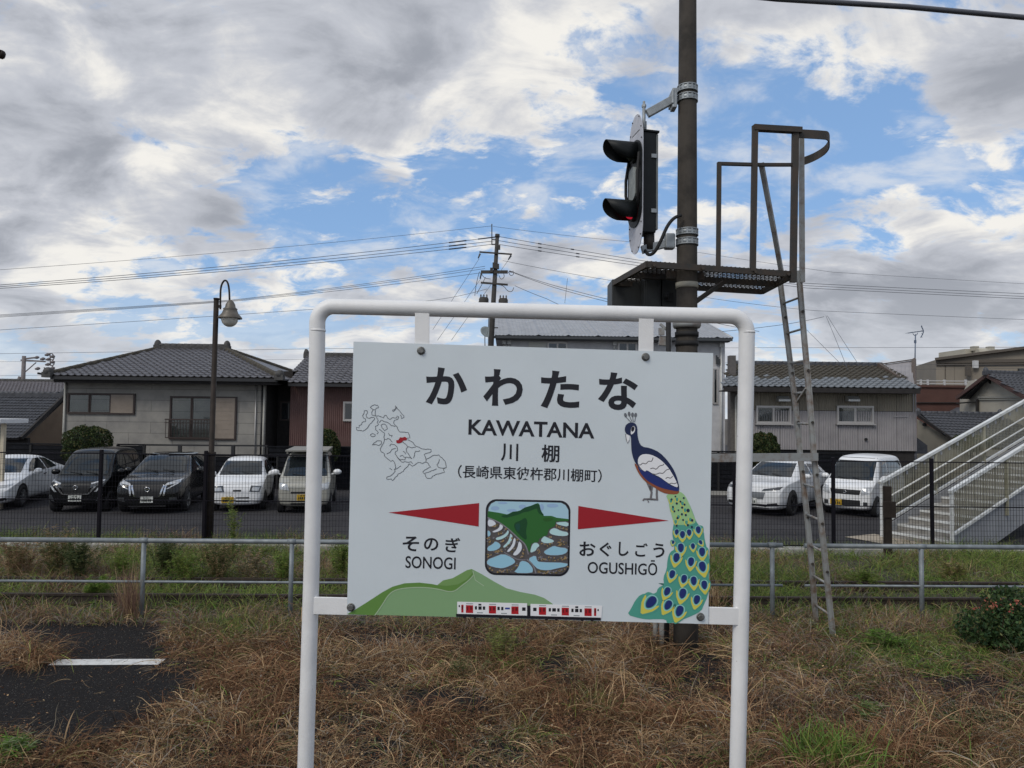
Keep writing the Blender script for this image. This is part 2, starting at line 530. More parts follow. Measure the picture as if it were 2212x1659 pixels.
# bolts
for (x, y) in ((440, 112), (1662, 146), (58, 1508), (1960, 1560)):
    mb = MB(); c = c8(x, y, 0.0)
    mb.lathe(c, [(0.0, 0.0008), (0.0155, 0.0008), (0.0155, 0.003), (0.0118, 0.0034)], 20, SIGN_N)
    mb.lathe(c, [(0.0118, 0.0034), (0.0118, 0.0095), (0.0098, 0.0115), (0.0, 0.0115)], 6, SIGN_N, smooth=False)
    mb.build('bolt', M_BOLT, SIGN)

# ---- printing, built as thin films on the board
INK = {}
def ink(name, c, rough=0.42):
    return mat('ink_' + name, c, rough)
K_ = ink('black', (0.010, 0.010, 0.016)); RED = ink('red', (0.36, 0.012, 0.022)); GREY = ink('grey', (0.15, 0.16, 0.18))
NAVY = ink('navy', (0.010, 0.020, 0.075)); ROYAL = ink('royal_blue', (0.015, 0.030, 0.17)); TEAL = ink('teal', (0.085, 0.36, 0.28)); YEL = ink('yellow', (0.68, 0.62, 0.10))
AQUA = ink('aqua', (0.30, 0.62, 0.60)); LTEAL = ink('light_green', (0.36, 0.60, 0.28)); WHT = ink('white', (0.86, 0.86, 0.88)); RUST = ink('rust', (0.30, 0.085, 0.035)); LEG = ink('leg_grey', (0.17, 0.16, 0.17))
GRN1 = ink('hill_green', (0.24, 0.40, 0.20)); GRN2 = ink('hill_dark_green', (0.13, 0.27, 0.060)); GRN3 = ink('hill_line', (0.42, 0.55, 0.36))
MTG = ink('forest', (0.030, 0.145, 0.030)); MTD = ink('forest_dark', (0.010, 0.070, 0.022)); MTB = ink('forest_blue', (0.012, 0.075, 0.05)); SKYB = ink('pale_sky', (0.42, 0.64, 0.76)); SKYL = ink('cloud_blue', (0.34, 0.50, 0.72))
WAT = ink('paddy_blue', (0.33, 0.60, 0.75)); WATW = ink('paddy_white', (0.76, 0.80, 0.86)); WATM = ink('paddy_mint', (0.52, 0.76, 0.78)); STN = ink('stone_dark', (0.105, 0.095, 0.098)); STB = ink('stone_brown', (0.40, 0.27, 0.12)); STG = ink('stone_grey', (0.25, 0.24, 0.265)); STO = ink('stone_olive', (0.16, 0.13, 0.05)); TRED = ink('train_red', (0.46, 0.012, 0.02)); BLUE = ink('label_blue', (0.03, 0.06, 0.32)); TGREY = ink('train_grey', (0.33, 0.35, 0.37))
LAY = 0.00035
class Print:
    def __init__(s, conv=lambda x, y: (x, y)):
        s.mb = MB(); s.mats = []; s.conv = conv
    def _mi(s, m):
        if m not in s.mats:
            s.mats.append(m)
        return s.mats.index(m)
    def poly(s, pts, m, layer=1, smooth=0):
        if smooth:
            pts = chaikin(pts, smooth)
        q = [c8(*s.conv(x, y), 0.0006 + LAY * layer) for x, y in pts]
        tris = tessellate_polygon([[Vector((x, -y, 0)) for x, y in pts]])
        s.mb.add(q, [tuple(t) for t in tris], s._mi(m))
        return s
    def line(s, pts, wd, m, layer=1, closed=False, smooth=0):
        if smooth:
            pts = chaikin(pts, smooth, closed)
        n = len(pts); P = [Vector((x, y)) for x, y in pts]; A = []; B = []
        for i in range(n):
            a = P[(i - 1) % n] if (closed or i > 0) else P[i]; b = P[(i + 1) % n] if (closed or i < n - 1) else P[i]
            d = (b - a)
            d = d.normalized() if d.length > 1e-6 else Vector((1, 0))
            nn = Vector((-d.y, d.x)) * wd / 2
            A.append(P[i] + nn); B.append(P[i] - nn)
        vs = [c8(*s.conv(p.x, p.y), 0.0006 + LAY * layer) for p in A + B]
        fs = [(i, (i + 1) % n, n + (i + 1) % n, n + i) for i in range(n if closed else n - 1)]
        s.mb.add(vs, fs, s._mi(m))
        return s
    def ell(s, c, rx, ry, m, layer=1, rot=0, n=18):
        cr, sr = math.cos(R(rot)), math.sin(R(rot))
        return s.poly([(c[0] + rx * math.cos(2 * math.pi * i / n) * cr - ry * math.sin(2 * math.pi * i / n) * sr, c[1] + rx * math.cos(2 * math.pi * i / n) * sr + ry * math.sin(2 * math.pi * i / n) * cr) for i in range(n)], m, layer)
    def rect(s, x0, y0, x1, y1, m, layer=1, sk=0.0):
        return s.poly([(x0, y0), (x1, y0 + sk * (x1 - x0)), (x1, y1 + sk * (x1 - x0)), (x0, y1)], m, layer)
    def build(s, name):
        o = s.mb.build(name, s.mats, SIGN)
        # films face the viewer
        return o
def chaikin(pts, n=2, closed=True):
    for _ in range(n):
        q = []; k = len(pts)
        for i in range(k if closed else k - 1):
            a, b = pts[i], pts[(i + 1) % k]
            q += [(a[0] * .75 + b[0] * .25, a[1] * .75 + b[1] * .25), (a[0] * .25 + b[0] * .75, a[1] * .25 + b[1] * .75)]
        if not closed:
            q = [pts[0]] + q + [pts[-1]]
        pts = q
    return pts

def text_poly(txt, offset=0.0):
    cu = bpy.data.curves.new('lettering', 'FONT')
    cu.body = txt; cu.size = 1.0; cu.offset = offset; cu.resolution_u = 4
    o = bpy.data.objects.new('lettering', cu)
    COL.objects.link(o)
    dg = bpy.context.evaluated_depsgraph_get(); dg.update()
    me = bpy.data.meshes.new_from_object(o.evaluated_get(dg))
    vs = [(v.co.x, v.co.y) for v in me.vertices]; fs = [tuple(p.vertices) for p in me.polygons]
    bpy.data.objects.remove(o); bpy.data.curves.remove(cu); bpy.data.meshes.remove(me)
    return vs, fs
TEXT_MB = None
def put_text(mb, txt, cx, cy, wd, ht, offset=0.0, slope=0.0315):
    """lettering whose outline fills wd x ht (board grid) round cx, cy"""
    vs, fs = text_poly(txt, offset)
    if not vs:
        return
    xs = [v[0] for v in vs]; ys = [v[1] for v in vs]
    x0, x1, y0, y1 = min(xs), max(xs), min(ys), max(ys)
    q = []
    for x, y in vs:
        u = ((x - x0) / max(1e-6, x1 - x0) - .5) * wd; v = -((y - y0) / max(1e-6, y1 - y0) - .5) * ht
        q.append(c8(cx + u - v * 0.022, cy + v + u * slope, 0.0006 + LAY))
    mb.add(q, fs)
def bb(mb, ch, x0, y0, x1, y1, off):
    w_ = x1 - x0
    put_text(mb, ch, (x0 + x1) / 2, (y0 + y1) / 2, w_ - 3, y1 - y0 - 0.03 * w_, off)
for ch, b in zip('かわたな', ((465, 200, 692, 410), (778, 210, 995, 416), (1090, 218, 1304, 430), (1402, 227, 1621, 438))):
    mb = MB(); bb(mb, ch, *b, 0.030); mb.build('station_name_letter', K_, SIGN)
mb = MB(); put_text(mb, 'KAWATANA', 1041, 538, 686, 84, 0.022); mb.build('roman_name_lettering', K_, SIGN)
for ch, b in zip('川棚', ((873, 616, 970, 714), (1094, 622, 1194, 721))):
    mb = MB(); bb(mb, ch, *b, 0.014); mb.build('kanji_name_letter', K_, SIGN)
mb = MB(); put_text(mb, '（長崎県東彼杵郡川棚町）', 1032, 781, 782, 72, 0.010); mb.build('address_lettering', K_, SIGN)
mb = MB()
for ch, b in zip('そのぎ', ((338, 1121, 430, 1204), (454, 1130, 535, 1201), (570, 1128, 654, 1210))):
    bb(mb, ch, *b, 0.018)
put_text(mb, 'SONOGI', 491.5, 1266, 273, 66, 0.010)
mb.build('left_neighbour_lettering', K_, SIGN)
mb = MB()
for ch, b in zip('おぐしごう', ((1300, 1150, 1391, 1231), (1410, 1154, 1478, 1233), (1514, 1152, 1571, 1230), (1604, 1158, 1674, 1234), (1702, 1160, 1766, 1240))):
    bb(mb, ch, *b, 0.018)
put_text(mb, 'OGUSHIGŌ', 1536, 1288, 378, 82, 0.010)
mb.build('right_neighbour_lettering', K_, SIGN)
Print().poly([(262, 993), (756, 941), (753, 1069)], RED).build('left_arrow')
Print().poly([(1788, 1037), (1296, 957), (1293, 1084)], RED).build('right_arrow')

# green mountain along the foot of the board
g = Print()
g.poly([(36, 1546), (80, 1522), (150, 1478), (230, 1426), (285, 1396), (350, 1378), (430, 1374), (500, 1382), (528, 1388), (560, 1362), (612, 1350), (650, 1335), (690, 1306), (716, 1300), (770, 1328), (840, 1370), (905, 1405), (980, 1425), (1060, 1440), (1110, 1458), (1150, 1485), (1178, 1510), (1180, 1575), (36, 1546)], GRN1, 1)
g.poly([(36, 1546), (80, 1522), (150, 1478), (230, 1426), (285, 1396), (350, 1378), (430, 1374), (500, 1382), (528, 1388), (560, 1362), (612, 1350), (650, 1335), (690, 1306), (716, 1300), (722, 1330), (700, 1362), (655, 1395), (625, 1420), (590, 1424), (540, 1410), (470, 1400), (380, 1400), (300, 1412), (262, 1440), (232, 1490), (205, 1530), (188, 1552)], GRN2, 2)
g.poly([(528, 1388), (560, 1362), (612, 1350), (690, 1306), (716, 1300), (720, 1320), (690, 1356), (640, 1384), (580, 1392)], ink('hill_mid', (0.19, 0.34, 0.11)), 3)
g.line([(188, 1552), (205, 1530), (232, 1490), (262, 1440), (300, 1412), (380, 1400), (470, 1400), (540, 1410), (590, 1424), (625, 1420), (655, 1395), (700, 1362), (724, 1335)], 5, GRN3, 4, smooth=2)
g.line([(722, 1310), (735, 1360), (782, 1392)], 4, GRN3, 4)
g.build('mountain_print')

# two-car train
def TR(x, y): return ((1760 + x / 3.4563 - 1340) * 1.3828, (2340 + y / 3.4563 - 1300) * 1.3828)
t = Print(TR); sk = 0.022
t.poly([(140, 98), (1090, 120), (1090, 300), (140, 270)], WHT, 5); t.poly([(1136, 128), (2112, 152), (2100, 330), (1136, 300)], WHT, 5)
t.rect(125, 262, 1090, 302, K_, 6, 0.026); t.rect(1136, 290, 2092, 330, K_, 6, 0.026); t.rect(1090, 150, 1136, 330, K_, 6, 0.02)
for x in (240, 380, 730, 865, 1355, 1490, 1840, 1975):
    t.ell((x, 308 + (x - 240) * .026), 20, 14, K_, 5)
for i, x in enumerate((258, 570, 876, 1250, 1560, 1870)):
    y = 145 + (x - 258) * 0.026
    t.rect(x, y, x + 98, y + 105, TRED, 6, sk)
    t.rect(x + 14, y + 20, x + 30, y + 70, ink('train_door_dark', (0.14, 0.008, 0.012)), 7); t.rect(x + 56, y + 16, x + 82, y + 62, ink('train_door_dark', (0.14, 0.008, 0.012)), 7)
    t.rect(x + 4, y - 26, x + 98, y - 14, TGREY, 6, sk)
for x in (195, 2000):
    y = 140 + (x - 195) * .026
    t.rect(x, y, x + 30, y + 105, TRED, 6); t.rect(x + 5, y + 12, x + 25, y + 62, ink('train_door_dark', (0.14, 0.008, 0.012)), 7)
for x, w_ in ((380, 28), (428, 44), (488, 32), (686, 32), (738, 30), (1022, 48), (1172, 46), (1384, 30), (1432, 50), (1500, 32), (1692, 30), (1742, 46), (1804, 32)):
    y = 150 + (x - 258) * 0.026
    t.rect(x, y + 6, x + w_, y + 52, K_, 6)
for x in (428, 1745):
    y = 118 + (x - 258) * 0.026
    t.rect(x, y + 4, x + 40, y + 28, K_, 6)
t.rect(790, 178, 856, 202, BLUE, 6); t.ell((168, 158), 10, 16, K_, 6); t.ell((2056, 212), 10, 16, K_, 6)
for x in (408, 736, 1416, 1722):
    y = 240 + (x - 408) * 0.03
    t.rect(x, y, x + 80, y + 14, TGREY, 6, sk)
t.build('train_print')

# map of the prefecture, drawn in grey outlines
def MP(x, y): return ((1380 + x / 4.4833 - 1340) * 1.3828, (1560 + y / 4.4833 - 1300) * 1.3828)
m_ = Print(MP); W1 = 11
jit = random.Random(3)
def rough(pts, a=9):
    q = []
    for i in range(len(pts) - 1):
        (x0, y0), (x1, y1) = pts[i], pts[i + 1]
        k = max(1, int(math.hypot(x1 - x0, y1 - y0) / 28))
        for j in range(k):
            q.append((x0 + (x1 - x0) * j / k + (jit.uniform(-a, a) if j else 0), y0 + (y1 - y0) * j / k + (jit.uniform(-a, a) if j else 0)))
    return q + [pts[-1]]
for pts in ([(350, 195), (385, 165), (430, 150), (485, 165), (495, 200), (455, 210), (440, 240), (400, 235), (350, 195)],
            [(400, 240), (375, 280), (380, 330), (430, 345)], [(440, 250), (435, 300), (440, 340)],
            [(290, 250), (245, 255), (240, 300), (215, 340), (225, 380), (265, 400), (265, 450), (205, 460), (195, 500), (150, 520), (155, 560), (105, 545), (110, 590), (165, 605), (225, 615), (265, 590), (330, 510), (390, 440), (430, 395), (410, 370), (330, 390), (290, 380), (275, 330), (300, 290), (290, 250)],
            [(430, 345), (520, 355), (580, 385), (600, 340), (630, 335), (660, 390), (700, 410), (740, 375), (820, 380), (820, 345), (850, 360), (840, 400), (775, 425), (760, 470), (800, 520), (835, 580), (870, 630), (1020, 640), (1040, 690), (1050, 735), (1000, 740)],
            [(460, 370), (490, 420), (470, 470), (500, 490), (440, 530), (440, 590), (490, 640), (465, 670)], [(500, 460), (540, 420), (600, 450), (670, 470), (720, 520), (790, 535)],
            [(740, 245), (800, 210), (790, 165), (815, 190), (850, 240), (890, 290), (940, 340), (945, 370), (900, 395), (880, 330)], [(740, 245), (750, 275), (790, 240), (815, 195)],
            [(505, 585), (560, 625), (600, 650), (590, 720), (600, 760), (660, 745), (700, 760), (740, 810)], [(540, 510), (600, 490), (640, 530), (650, 580), (600, 610), (560, 560), (540, 510)],
            [(350, 680), (390, 655), (440, 680), (430, 705), (370, 710), (350, 680)], [(670, 650), (690, 690), (740, 690), (720, 720)],
            [(385, 860), (420, 820), (470, 785), (545, 790), (545, 840), (500, 870), (440, 850), (385, 860)],
            [(600, 760), (585, 820), (550, 880), (525, 930), (540, 980), (595, 1010), (600, 1050), (660, 1110), (710, 1150), (745, 1130), (785, 1190), (800, 1250)],
            [(690, 880), (720, 840), (780, 855), (820, 890), (830, 960), (790, 980), (790, 1020), (830, 1080), (860, 1120), (900, 1160), (990, 1160), (1070, 1155), (1095, 1190)], [(640, 1020), (700, 990), (730, 940), (800, 920)],
            [(920, 805), (980, 850), (1010, 890), (985, 930), (995, 990), (1040, 1050), (1085, 1105)], [(1010, 890), (1080, 910), (1150, 900)], [(1010, 765), (1080, 800), (1150, 880), (1240, 920), (1330, 940), (1420, 940), (1425, 975), (1370, 1000), (1300, 1030), (1330, 1100), (1330, 1160), (1270, 1190), (1200, 1165), (1140, 1210), (1090, 1235), (1035, 1190)],
            [(1110, 1090), (1130, 1030), (1150, 970), (1230, 960)], [(870, 1060), (920, 1040), (960, 1080), (1050, 1080), (1085, 1105)], [(830, 1080), (870, 1120), (960, 1125), (970, 1080)],
            [(1035, 1190), (1010, 1240), (950, 1290), (930, 1330), (840, 1370), (790, 1430), (740, 1490), (720, 1460), (640, 1465), (640, 1430), (700, 1410), (760, 1360), (790, 1320), (770, 1290), (830, 1270), (890, 1230)], [(690, 1270), (735, 1300)], [(800, 1250), (780, 1300)],
            [(1330, 1110), (1420, 1070), (1480, 1040), (1560, 1035), (1620, 1090), (1680, 1180), (1690, 1260), (1640, 1290), (1660, 1340), (1560, 1370), (1480, 1400), (1400, 1450), (1350, 1450), (1320, 1380), (1275, 1340), (1310, 1300), (1415, 1250), (1370, 1180), (1330, 1160)],
            [(1570, 1110), (1550, 1180), (1525, 1210), (1560, 1260), (1640, 1270), (1690, 1260)], [(1310, 1360), (1400, 1330), (1520, 1280)], [(925, 970), (960, 990), (975, 1020)]):
    m_.line(rough(pts), W1, GREY, 1)
m_.build('prefecture_map_print')
Print(MP).poly([(805, 780), (850, 770), (875, 725), (915, 730), (960, 715), (1000, 740), (995, 775), (930, 785), (905, 815), (850, 835), (815, 825)], RED, 2).build('town_mark_print')

# framed picture of rice terraces
def TQ(x, y): return ((1880 + x / 4.74 - 1340) * 1.3828, (1940 + y / 4.74 - 1300) * 1.3828)
def rrect(x0, y0, x1, y1, r, sk, lean=-0.018):
    q = []
    for cx, cy, a in ((x1 - r, y0 + r, 270), (x1 - r, y1 - r, 0), (x0 + r, y1 - r, 90), (x0 + r, y0 + r, 180)):
        for i in range(9):
            t_ = R(a + 90 * i / 8)
            x, y = cx + r * math.cos(t_), cy + r * math.sin(t_)
            q.append((x + (y - y0) * lean, y + (x - x0) * sk))
    return q
p = Print(TQ)
p.poly(rrect(160, 116, 1738, 1530, 200, 0.021), K_, 1)
p.poly(rrect(192, 152, 1704, 1494, 176, 0.021), STN, 2)
sky_in = [(205, 340), (215, 270), (260, 200), (340, 155), (1000, 172), (1560, 185), (1640, 230), (1695, 320), (1700, 480), (1240, 430), (1160, 200), (560, 405)]
p.poly([(205, 350), (212, 280), (255, 205), (345, 158), (1000, 172), (1560, 187), (1640, 230), (1695, 320), (1700, 505), (205, 505)], SKYB, 3)
for c, rx, ry in (((470, 190), 90, 22), ((840, 260), 70, 40), ((1200, 270), 40, 60), ((1400, 240), 110, 36), ((330, 290), 80, 40), ((640, 330), 90, 30)):
    p.ell(c, rx, ry, SKYL, 4)
p.poly([(195, 340), (400, 372), (560, 405), (660, 352), (780, 340), (880, 275), (1000, 240), (1080, 205), (1130, 192), (1160, 225), (1175, 320), (1240, 430), (1380, 430), (1480, 465), (1698, 490), (1698, 530), (1465, 535), (1440, 620), (1330, 680), (1300, 790), (1160, 850), (1130, 920), (1000, 950), (975, 1110), (940, 1060), (860, 920), (760, 850), (600, 690), (400, 545), (190, 460)], MTG, 5)
p.poly([(560, 405), (660, 352), (780, 340), (880, 275), (1000, 240), (1130, 195), (1150, 290), (1060, 300), (960, 350), (860, 360), (760, 410), (640, 440), (520, 470), (420, 430)], MTD, 6, 1)
p.poly([(1130, 200), (1160, 240), (1185, 340), (1250, 430), (1160, 400), (1110, 330)], MTD, 6, 1)
p.poly([(680, 560), (800, 520), (900, 450), (940, 560), (900, 700), (930, 880), (860, 860), (760, 760), (690, 680)], MTD, 6, 2)
p.poly([(700, 590), (790, 560), (800, 640), (770, 740), (720, 680)], MTB, 7, 2)
p.poly([(1200, 480), (1330, 460), (1440, 480), (1360, 530), (1260, 540)], ink('forest_mid', (0.025, 0.11, 0.02)), 6, 2)
# left stack of paddies
for poly, mm in (([(190, 500), (260, 495), (330, 540), (350, 590), (290, 625), (195, 630)], WATW), ([(270, 720), (400, 660), (420, 570), (480, 610), (470, 670), (400, 720), (300, 745)], WATW),
                 ([(185, 690), (240, 720), (250, 790), (190, 830)], WAT), ([(330, 840), (460, 800), (540, 740), (560, 690), (595, 720), (560, 800), (470, 860), (360, 890)], WATM),
                 ([(470, 1000), (560, 920), (600, 820), (610, 750), (660, 800), (640, 900), (570, 980), (500, 1030)], WATM), ([(540, 1090), (640, 980), (680, 830), (720, 860), (700, 980), (640, 1060), (580, 1110)], WATW),
                 ([(650, 1150), (740, 1040), (770, 890), (830, 950), (830, 1060), (760, 1150), (700, 1175)], WATW), ([(180, 1010), (290, 950), (330, 895), (430, 950), (430, 1020), (330, 1080), (190, 1090)], WAT),
                 ([(175, 1250), (320, 1190), (480, 1130), (640, 1200), (710, 1270), (690, 1320), (520, 1400), (400, 1410), (180, 1350)], WAT), ([(660, 1495), (760, 1390), (800, 1260), (930, 1280), (1020, 1380), (1040, 1440), (1020, 1500)], WAT),
                 ([(930, 1230), (1090, 1155), (1110, 1260), (1160, 1290), (1680, 1300), (1680, 1370), (1480, 1410), (1320, 1450), (1130, 1430), (1040, 1340)], WAT), ([(1000, 1120), (1090, 1080), (1110, 1030), (1165, 990), (1120, 930), (1050, 930), (1010, 980), (980, 1090)], WATM),
                 ([(1220, 1100), (1330, 1030), (1430, 980), (1500, 1010), (1680, 1030), (1680, 1110), (1560, 1165), (1300, 1165)], WAT), ([(1470, 545), (1698, 535), (1698, 635), (1560, 610), (1470, 580)], WATM),
                 ([(1330, 740), (1370, 670), (1450, 650), (1560, 710), (1690, 730), (1695, 800), (1560, 810), (1400, 785)], WATM), ([(1180, 880), (1240, 800), (1300, 830), (1440, 890), (1400, 930), (1280, 945), (1200, 920)], WATM)):
    p.poly(poly, mm, 7, 1)
    p.line(poly, 7, STG, 8, closed=True, smooth=1)
p.line([(190, 460), (400, 545), (600, 690), (760, 850), (900, 960), (950, 1150)], 22, STG, 8, smooth=2)
p.line([(920, 1240), (1020, 1320), (1070, 1420), (1090, 1500)], 26, STG, 8, smooth=2)
p.line([(500, 1110), (640, 1190), (760, 1250), (900, 1250)], 16, STG, 8, smooth=1)
rs = random.Random(5)
def stones(path, n, spread, sz=18):
    for i in range(n):
        k = rs.uniform(0, len(path) - 1.001); a = int(k); f = k - a
        x = path[a][0] * (1 - f) + path[a + 1][0] * f + rs.uniform(-spread, spread) * .4; y = path[a][1] * (1 - f) + path[a + 1][1] * f + rs.uniform(-spread, spread)
        p.ell((x, y), rs.uniform(.6, 1.3) * sz, rs.uniform(.45, .85) * sz, rs.choice((STB, STB, STO, STG, STN)), 9 + (i % 3), rs.uniform(-60, 60), 6)
for path, n, spd in (([(210, 1410), (400, 1460), (600, 1450), (760, 1330)], 46, 26), ([(1110, 1450), (1300, 1490), (1500, 1470), (1680, 1400)], 46, 26), ([(1130, 1220), (1400, 1240), (1670, 1230)], 46, 34), ([(1130, 1060), (1180, 1200)], 16, 30),
                     ([(1460, 900), (1560, 930), (1690, 960)], 30, 60), ([(1460, 610), (1560, 650), (1690, 680)], 18, 20), ([(180, 860), (240, 920), (300, 860)], 20, 50), ([(190, 1170), (330, 1120), (460, 1060)], 26, 34), ([(250, 650), (380, 600)], 12, 18),
                     ([(350, 780), (470, 740), (540, 650)], 16, 18), ([(430, 920), (540, 850), (590, 760)], 14, 14), ([(520, 1050), (620, 930), (650, 830)], 14, 14), ([(640, 1110), (720, 990), (745, 870)], 14, 14), ([(700, 1200), (850, 1190), (860, 1050)], 16, 22), ([(1200, 960), (1300, 980), (1400, 950)], 18, 20), ([(1300, 800), (1400, 840)], 8, 16)):
    stones(path, n, spd)
p.build('terrace_picture')

# peacock
def PK(x, y): return ((2400 + x / 1.885 - 1340) * 1.3828, (1600 + y / 1.885 - 1300) * 1.3828)
k = Print(PK)
tail = [(415, 650), (520, 628), (560, 660), (590, 720), (620, 790), (640, 850), (665, 885), (700, 930), (705, 985), (718, 1040), (738, 1100), (742, 1170), (735, 1250), (742, 1330), (728, 1410), (700, 1470), (680, 1520), (610, 1555), (560, 1575), (500, 1600), (425, 1612), (420, 1580), (340, 1578), (280, 1582), (210, 1570), (130, 1545), (160, 1500), (190, 1440), (230, 1395), (290, 1385), (345, 1390), (360, 1345), (405, 1325), (398, 1270), (425, 1210), (430, 1130), (450, 1080), (485, 1060), (480, 1010), (465, 960), (470, 900), (480, 860), (465, 820), (445, 760), (440, 710)]
k.poly(tail, TEAL, 1, 1)
k.poly([(415, 650), (520, 628), (560, 660), (590, 720), (620, 800), (645, 860), (600, 880), (480, 880), (465, 820), (445, 760), (440, 710)], LTEAL, 2, 1)
for (x, y) in ((455, 700), (470, 760), (500, 690), (540, 720), (560, 770), (510, 820), (600, 840), (490, 855), (570, 860)):
    k.line([(x - 16, y - 10), (x - 10, y + 16), (x, y + 26), (x + 12, y + 14), (x + 16, y - 8)], 7, YEL, 3)
    k.ell((x, y), 11, 13, TEAL, 3)
for (x, y, s_) in ((488, 668, 6), (550, 680, 7), (460, 690, 7), (525, 706, 7), (498, 720, 8), (556, 728, 7), (470, 745, 7), (538, 750, 8), (480, 778, 7), (582, 772, 12), (510, 770, 6), (536, 800, 8), (565, 806, 8), (503, 828, 8), (545, 842, 7), (612, 845, 9), (580, 880, 8), (497, 885, 7), (610, 895, 8)):
    k.ell((x, y), s_, s_ * 1.15, NAVY, 5, 0, 10)
def eye(x, y, s_, rot=0):
    """one tail feather: yellow cup, pale ring, dark blue heart, tip pointing down"""
    cr, sr = math.cos(R(rot)), math.sin(R(rot))
    def tr(a, b):
        return (x + s_ * (a * cr - b * sr), y + s_ * (a * sr + b * cr))
    k.poly([tr(a, b) for a, b in ((-1.25, -.6), (-1.1, .5), (-.6, 1.3), (0, 1.95), (.6, 1.3), (1.1, .5), (1.25, -.6), (.8, -1.1), (-.8, -1.1))], TEAL, 3, 2)
    k.poly([tr(a, b) for a, b in ((-1.1, -.55), (-.95, .4), (-.5, 1.1), (0, 1.75), (.5, 1.1), (.95, .4), (1.1, -.55), (.75, -.2), (.45, .6), (0, .9), (-.45, .6), (-.75, -.2))], YEL, 4, 1)
    k.line([tr(a, b) for a, b in ((-.72, -.4), (-.6, .35), (0, .92), (.6, .35), (.72, -.4), (.4, -1.0), (-.4, -1.0))], s_ * 0.16, AQUA, 5, True, 2)
    k.poly([tr(a, b) for a, b in ((-.52, -.5), (-.42, .3), (0, .72), (.42, .3), (.52, -.5), (.25, -.95), (-.25, -.95))], ROYAL, 6, 2)
for e in ((658, 920, 31, -6), (590, 940, 28, -4), (540, 955, 31, 0), (497, 935, 24, 8), (618, 1040, 25, -4), (528, 1055, 38, 0), (686, 1085, 38, -2), (676, 1010, 20, -30), (494, 1128, 40, 12), (603, 1158, 38, 6), (690, 1195, 44, -12), (462, 1250, 36, 16), (550, 1285, 36, 14), (624, 1300, 38, -2), (703, 1330, 38, -6), (424, 1378, 38, 24), (540, 1395, 44, 14), (645, 1440, 40, 14), (300, 1460, 58, 40), (430, 1480, 44, 30), (515, 1525, 48, 20), (470, 1010, 16, 10)):
    eye(e[0], e[1], e[2] * 1.08, e[3])
# legs, body, wing, head
k.line([(300, 590), (312, 640), (305, 685)], 15, LEG, 2); k.line([(352, 610), (350, 650), (352, 690)], 15, LEG, 2)
k.poly([(270, 560), (330, 560), (318, 625), (298, 625)], LEG, 2)
k.line([(360, 692), (300, 688), (255, 688), (248, 700)], 13, LEG, 3); k.line([(325, 688), (280, 690), (290, 712)], 11, LEG, 3)
k.poly([(180, 420), (215, 500), (265, 560), (330, 600), (390, 640), (460, 655), (515, 650), (515, 615), (420, 610), (330, 560), (240, 490), (200, 430)], RUST, 3, 1)
k.poly([(165, 118), (195, 128), (206, 160), (205, 200), (215, 260), (240, 300), (300, 308), (370, 340), (420, 390), (465, 450), (495, 510), (513, 580), (517, 625), (470, 615), (400, 560), (300, 500), (250, 480), (205, 440), (180, 400), (163, 340), (160, 280), (158, 215), (130, 210), (112, 185), (115, 145), (140, 122)], NAVY, 4, 1)
k.poly([(205, 440), (240, 478), (270, 470), (330, 515), (400, 545), (450, 590), (510, 605), (517, 630), (470, 625), (380, 605), (320, 575), (270, 545), (225, 490)], ROYAL, 5, 1)
k.poly([(210, 385), (235, 357), (280, 352), (335, 368), (390, 405), (440, 460), (470, 510), (497, 560), (510, 603), (470, 590), (420, 560), (375, 525), (320, 500), (275, 470), (265, 485), (240, 470), (210, 430)], WHT, 6, 1)
for wv in ([(208, 432), (230, 436), (245, 418), (268, 430), (288, 404), (312, 410), (322, 380)], [(302, 462), (325, 455), (345, 470), (368, 440), (398, 436), (402, 426)], [(318, 500), (345, 505), (370, 492), (395, 500), (420, 470), (440, 466)], [(415, 535), (432, 525), (450, 535), (468, 518)], [(442, 575), (460, 568), (478, 575), (500, 565)]):
    k.line(wv, 6, LEG, 7, smooth=2)
k.poly([(156, 210), (158, 165), (175, 142), (190, 155), (188, 185), (172, 205)], WHT, 6, 1); k.ell((172, 168), 11, 20, K_, 7, 15)
k.poly([(118, 205), (150, 215), (146, 250), (134, 275), (124, 245)], WHT, 3, 1); k.line([(118, 205), (124, 245), (134, 275), (146, 250)], 5, GREY, 4)
for (x, y) in ((118, 65), (145, 56), (170, 62), (193, 64)):
    k.line([(x, y + 10), (172 + (x - 156) * .35, 118)], 5, GREY, 3); k.ell((x, y), 10, 17, GREY, 3, (156 - x) * -.3)
k.poly([(360, 1312), (400, 1312), (402, 1330)], ink('leaf_dark', (0.04, 0.15, 0.12)), 2)
k.build('peacock_print')
# ================================================================== ground, lot, track
M_SOIL = mat('dry_soil', (0.085, 0.070, 0.052), 0.95, vscale=3.5, col2=(0.045, 0.038, 0.030), bump=0.5, bscale=30)
M_ASPH = mat('old_asphalt', (0.030, 0.028, 0.028), 0.95, vscale=70, col2=(0.012, 0.011, 0.012), bump=1.0, bscale=130, spec=.12)
M_LOT = mat('parking_asphalt', (0.052, 0.050, 0.053), 0.92, vscale=0.7, col2=(0.036, 0.035, 0.038), bump=0.8, bscale=60, spec=.2)
M_WLINE = mat('worn_white_road_paint', (0.68, 0.68, 0.66), 0.7, vscale=14, col2=(0.36, 0.36, 0.35), bump=0.3, bscale=120, amount=0.32)
M_PAVE = mat('pale_paving', (0.40, 0.34, 0.26), 0.85, vscale=4, col2=(0.30, 0.26, 0.21), bump=0.2)
def struct(o):
    o['kind'] = 'structure'
    return o
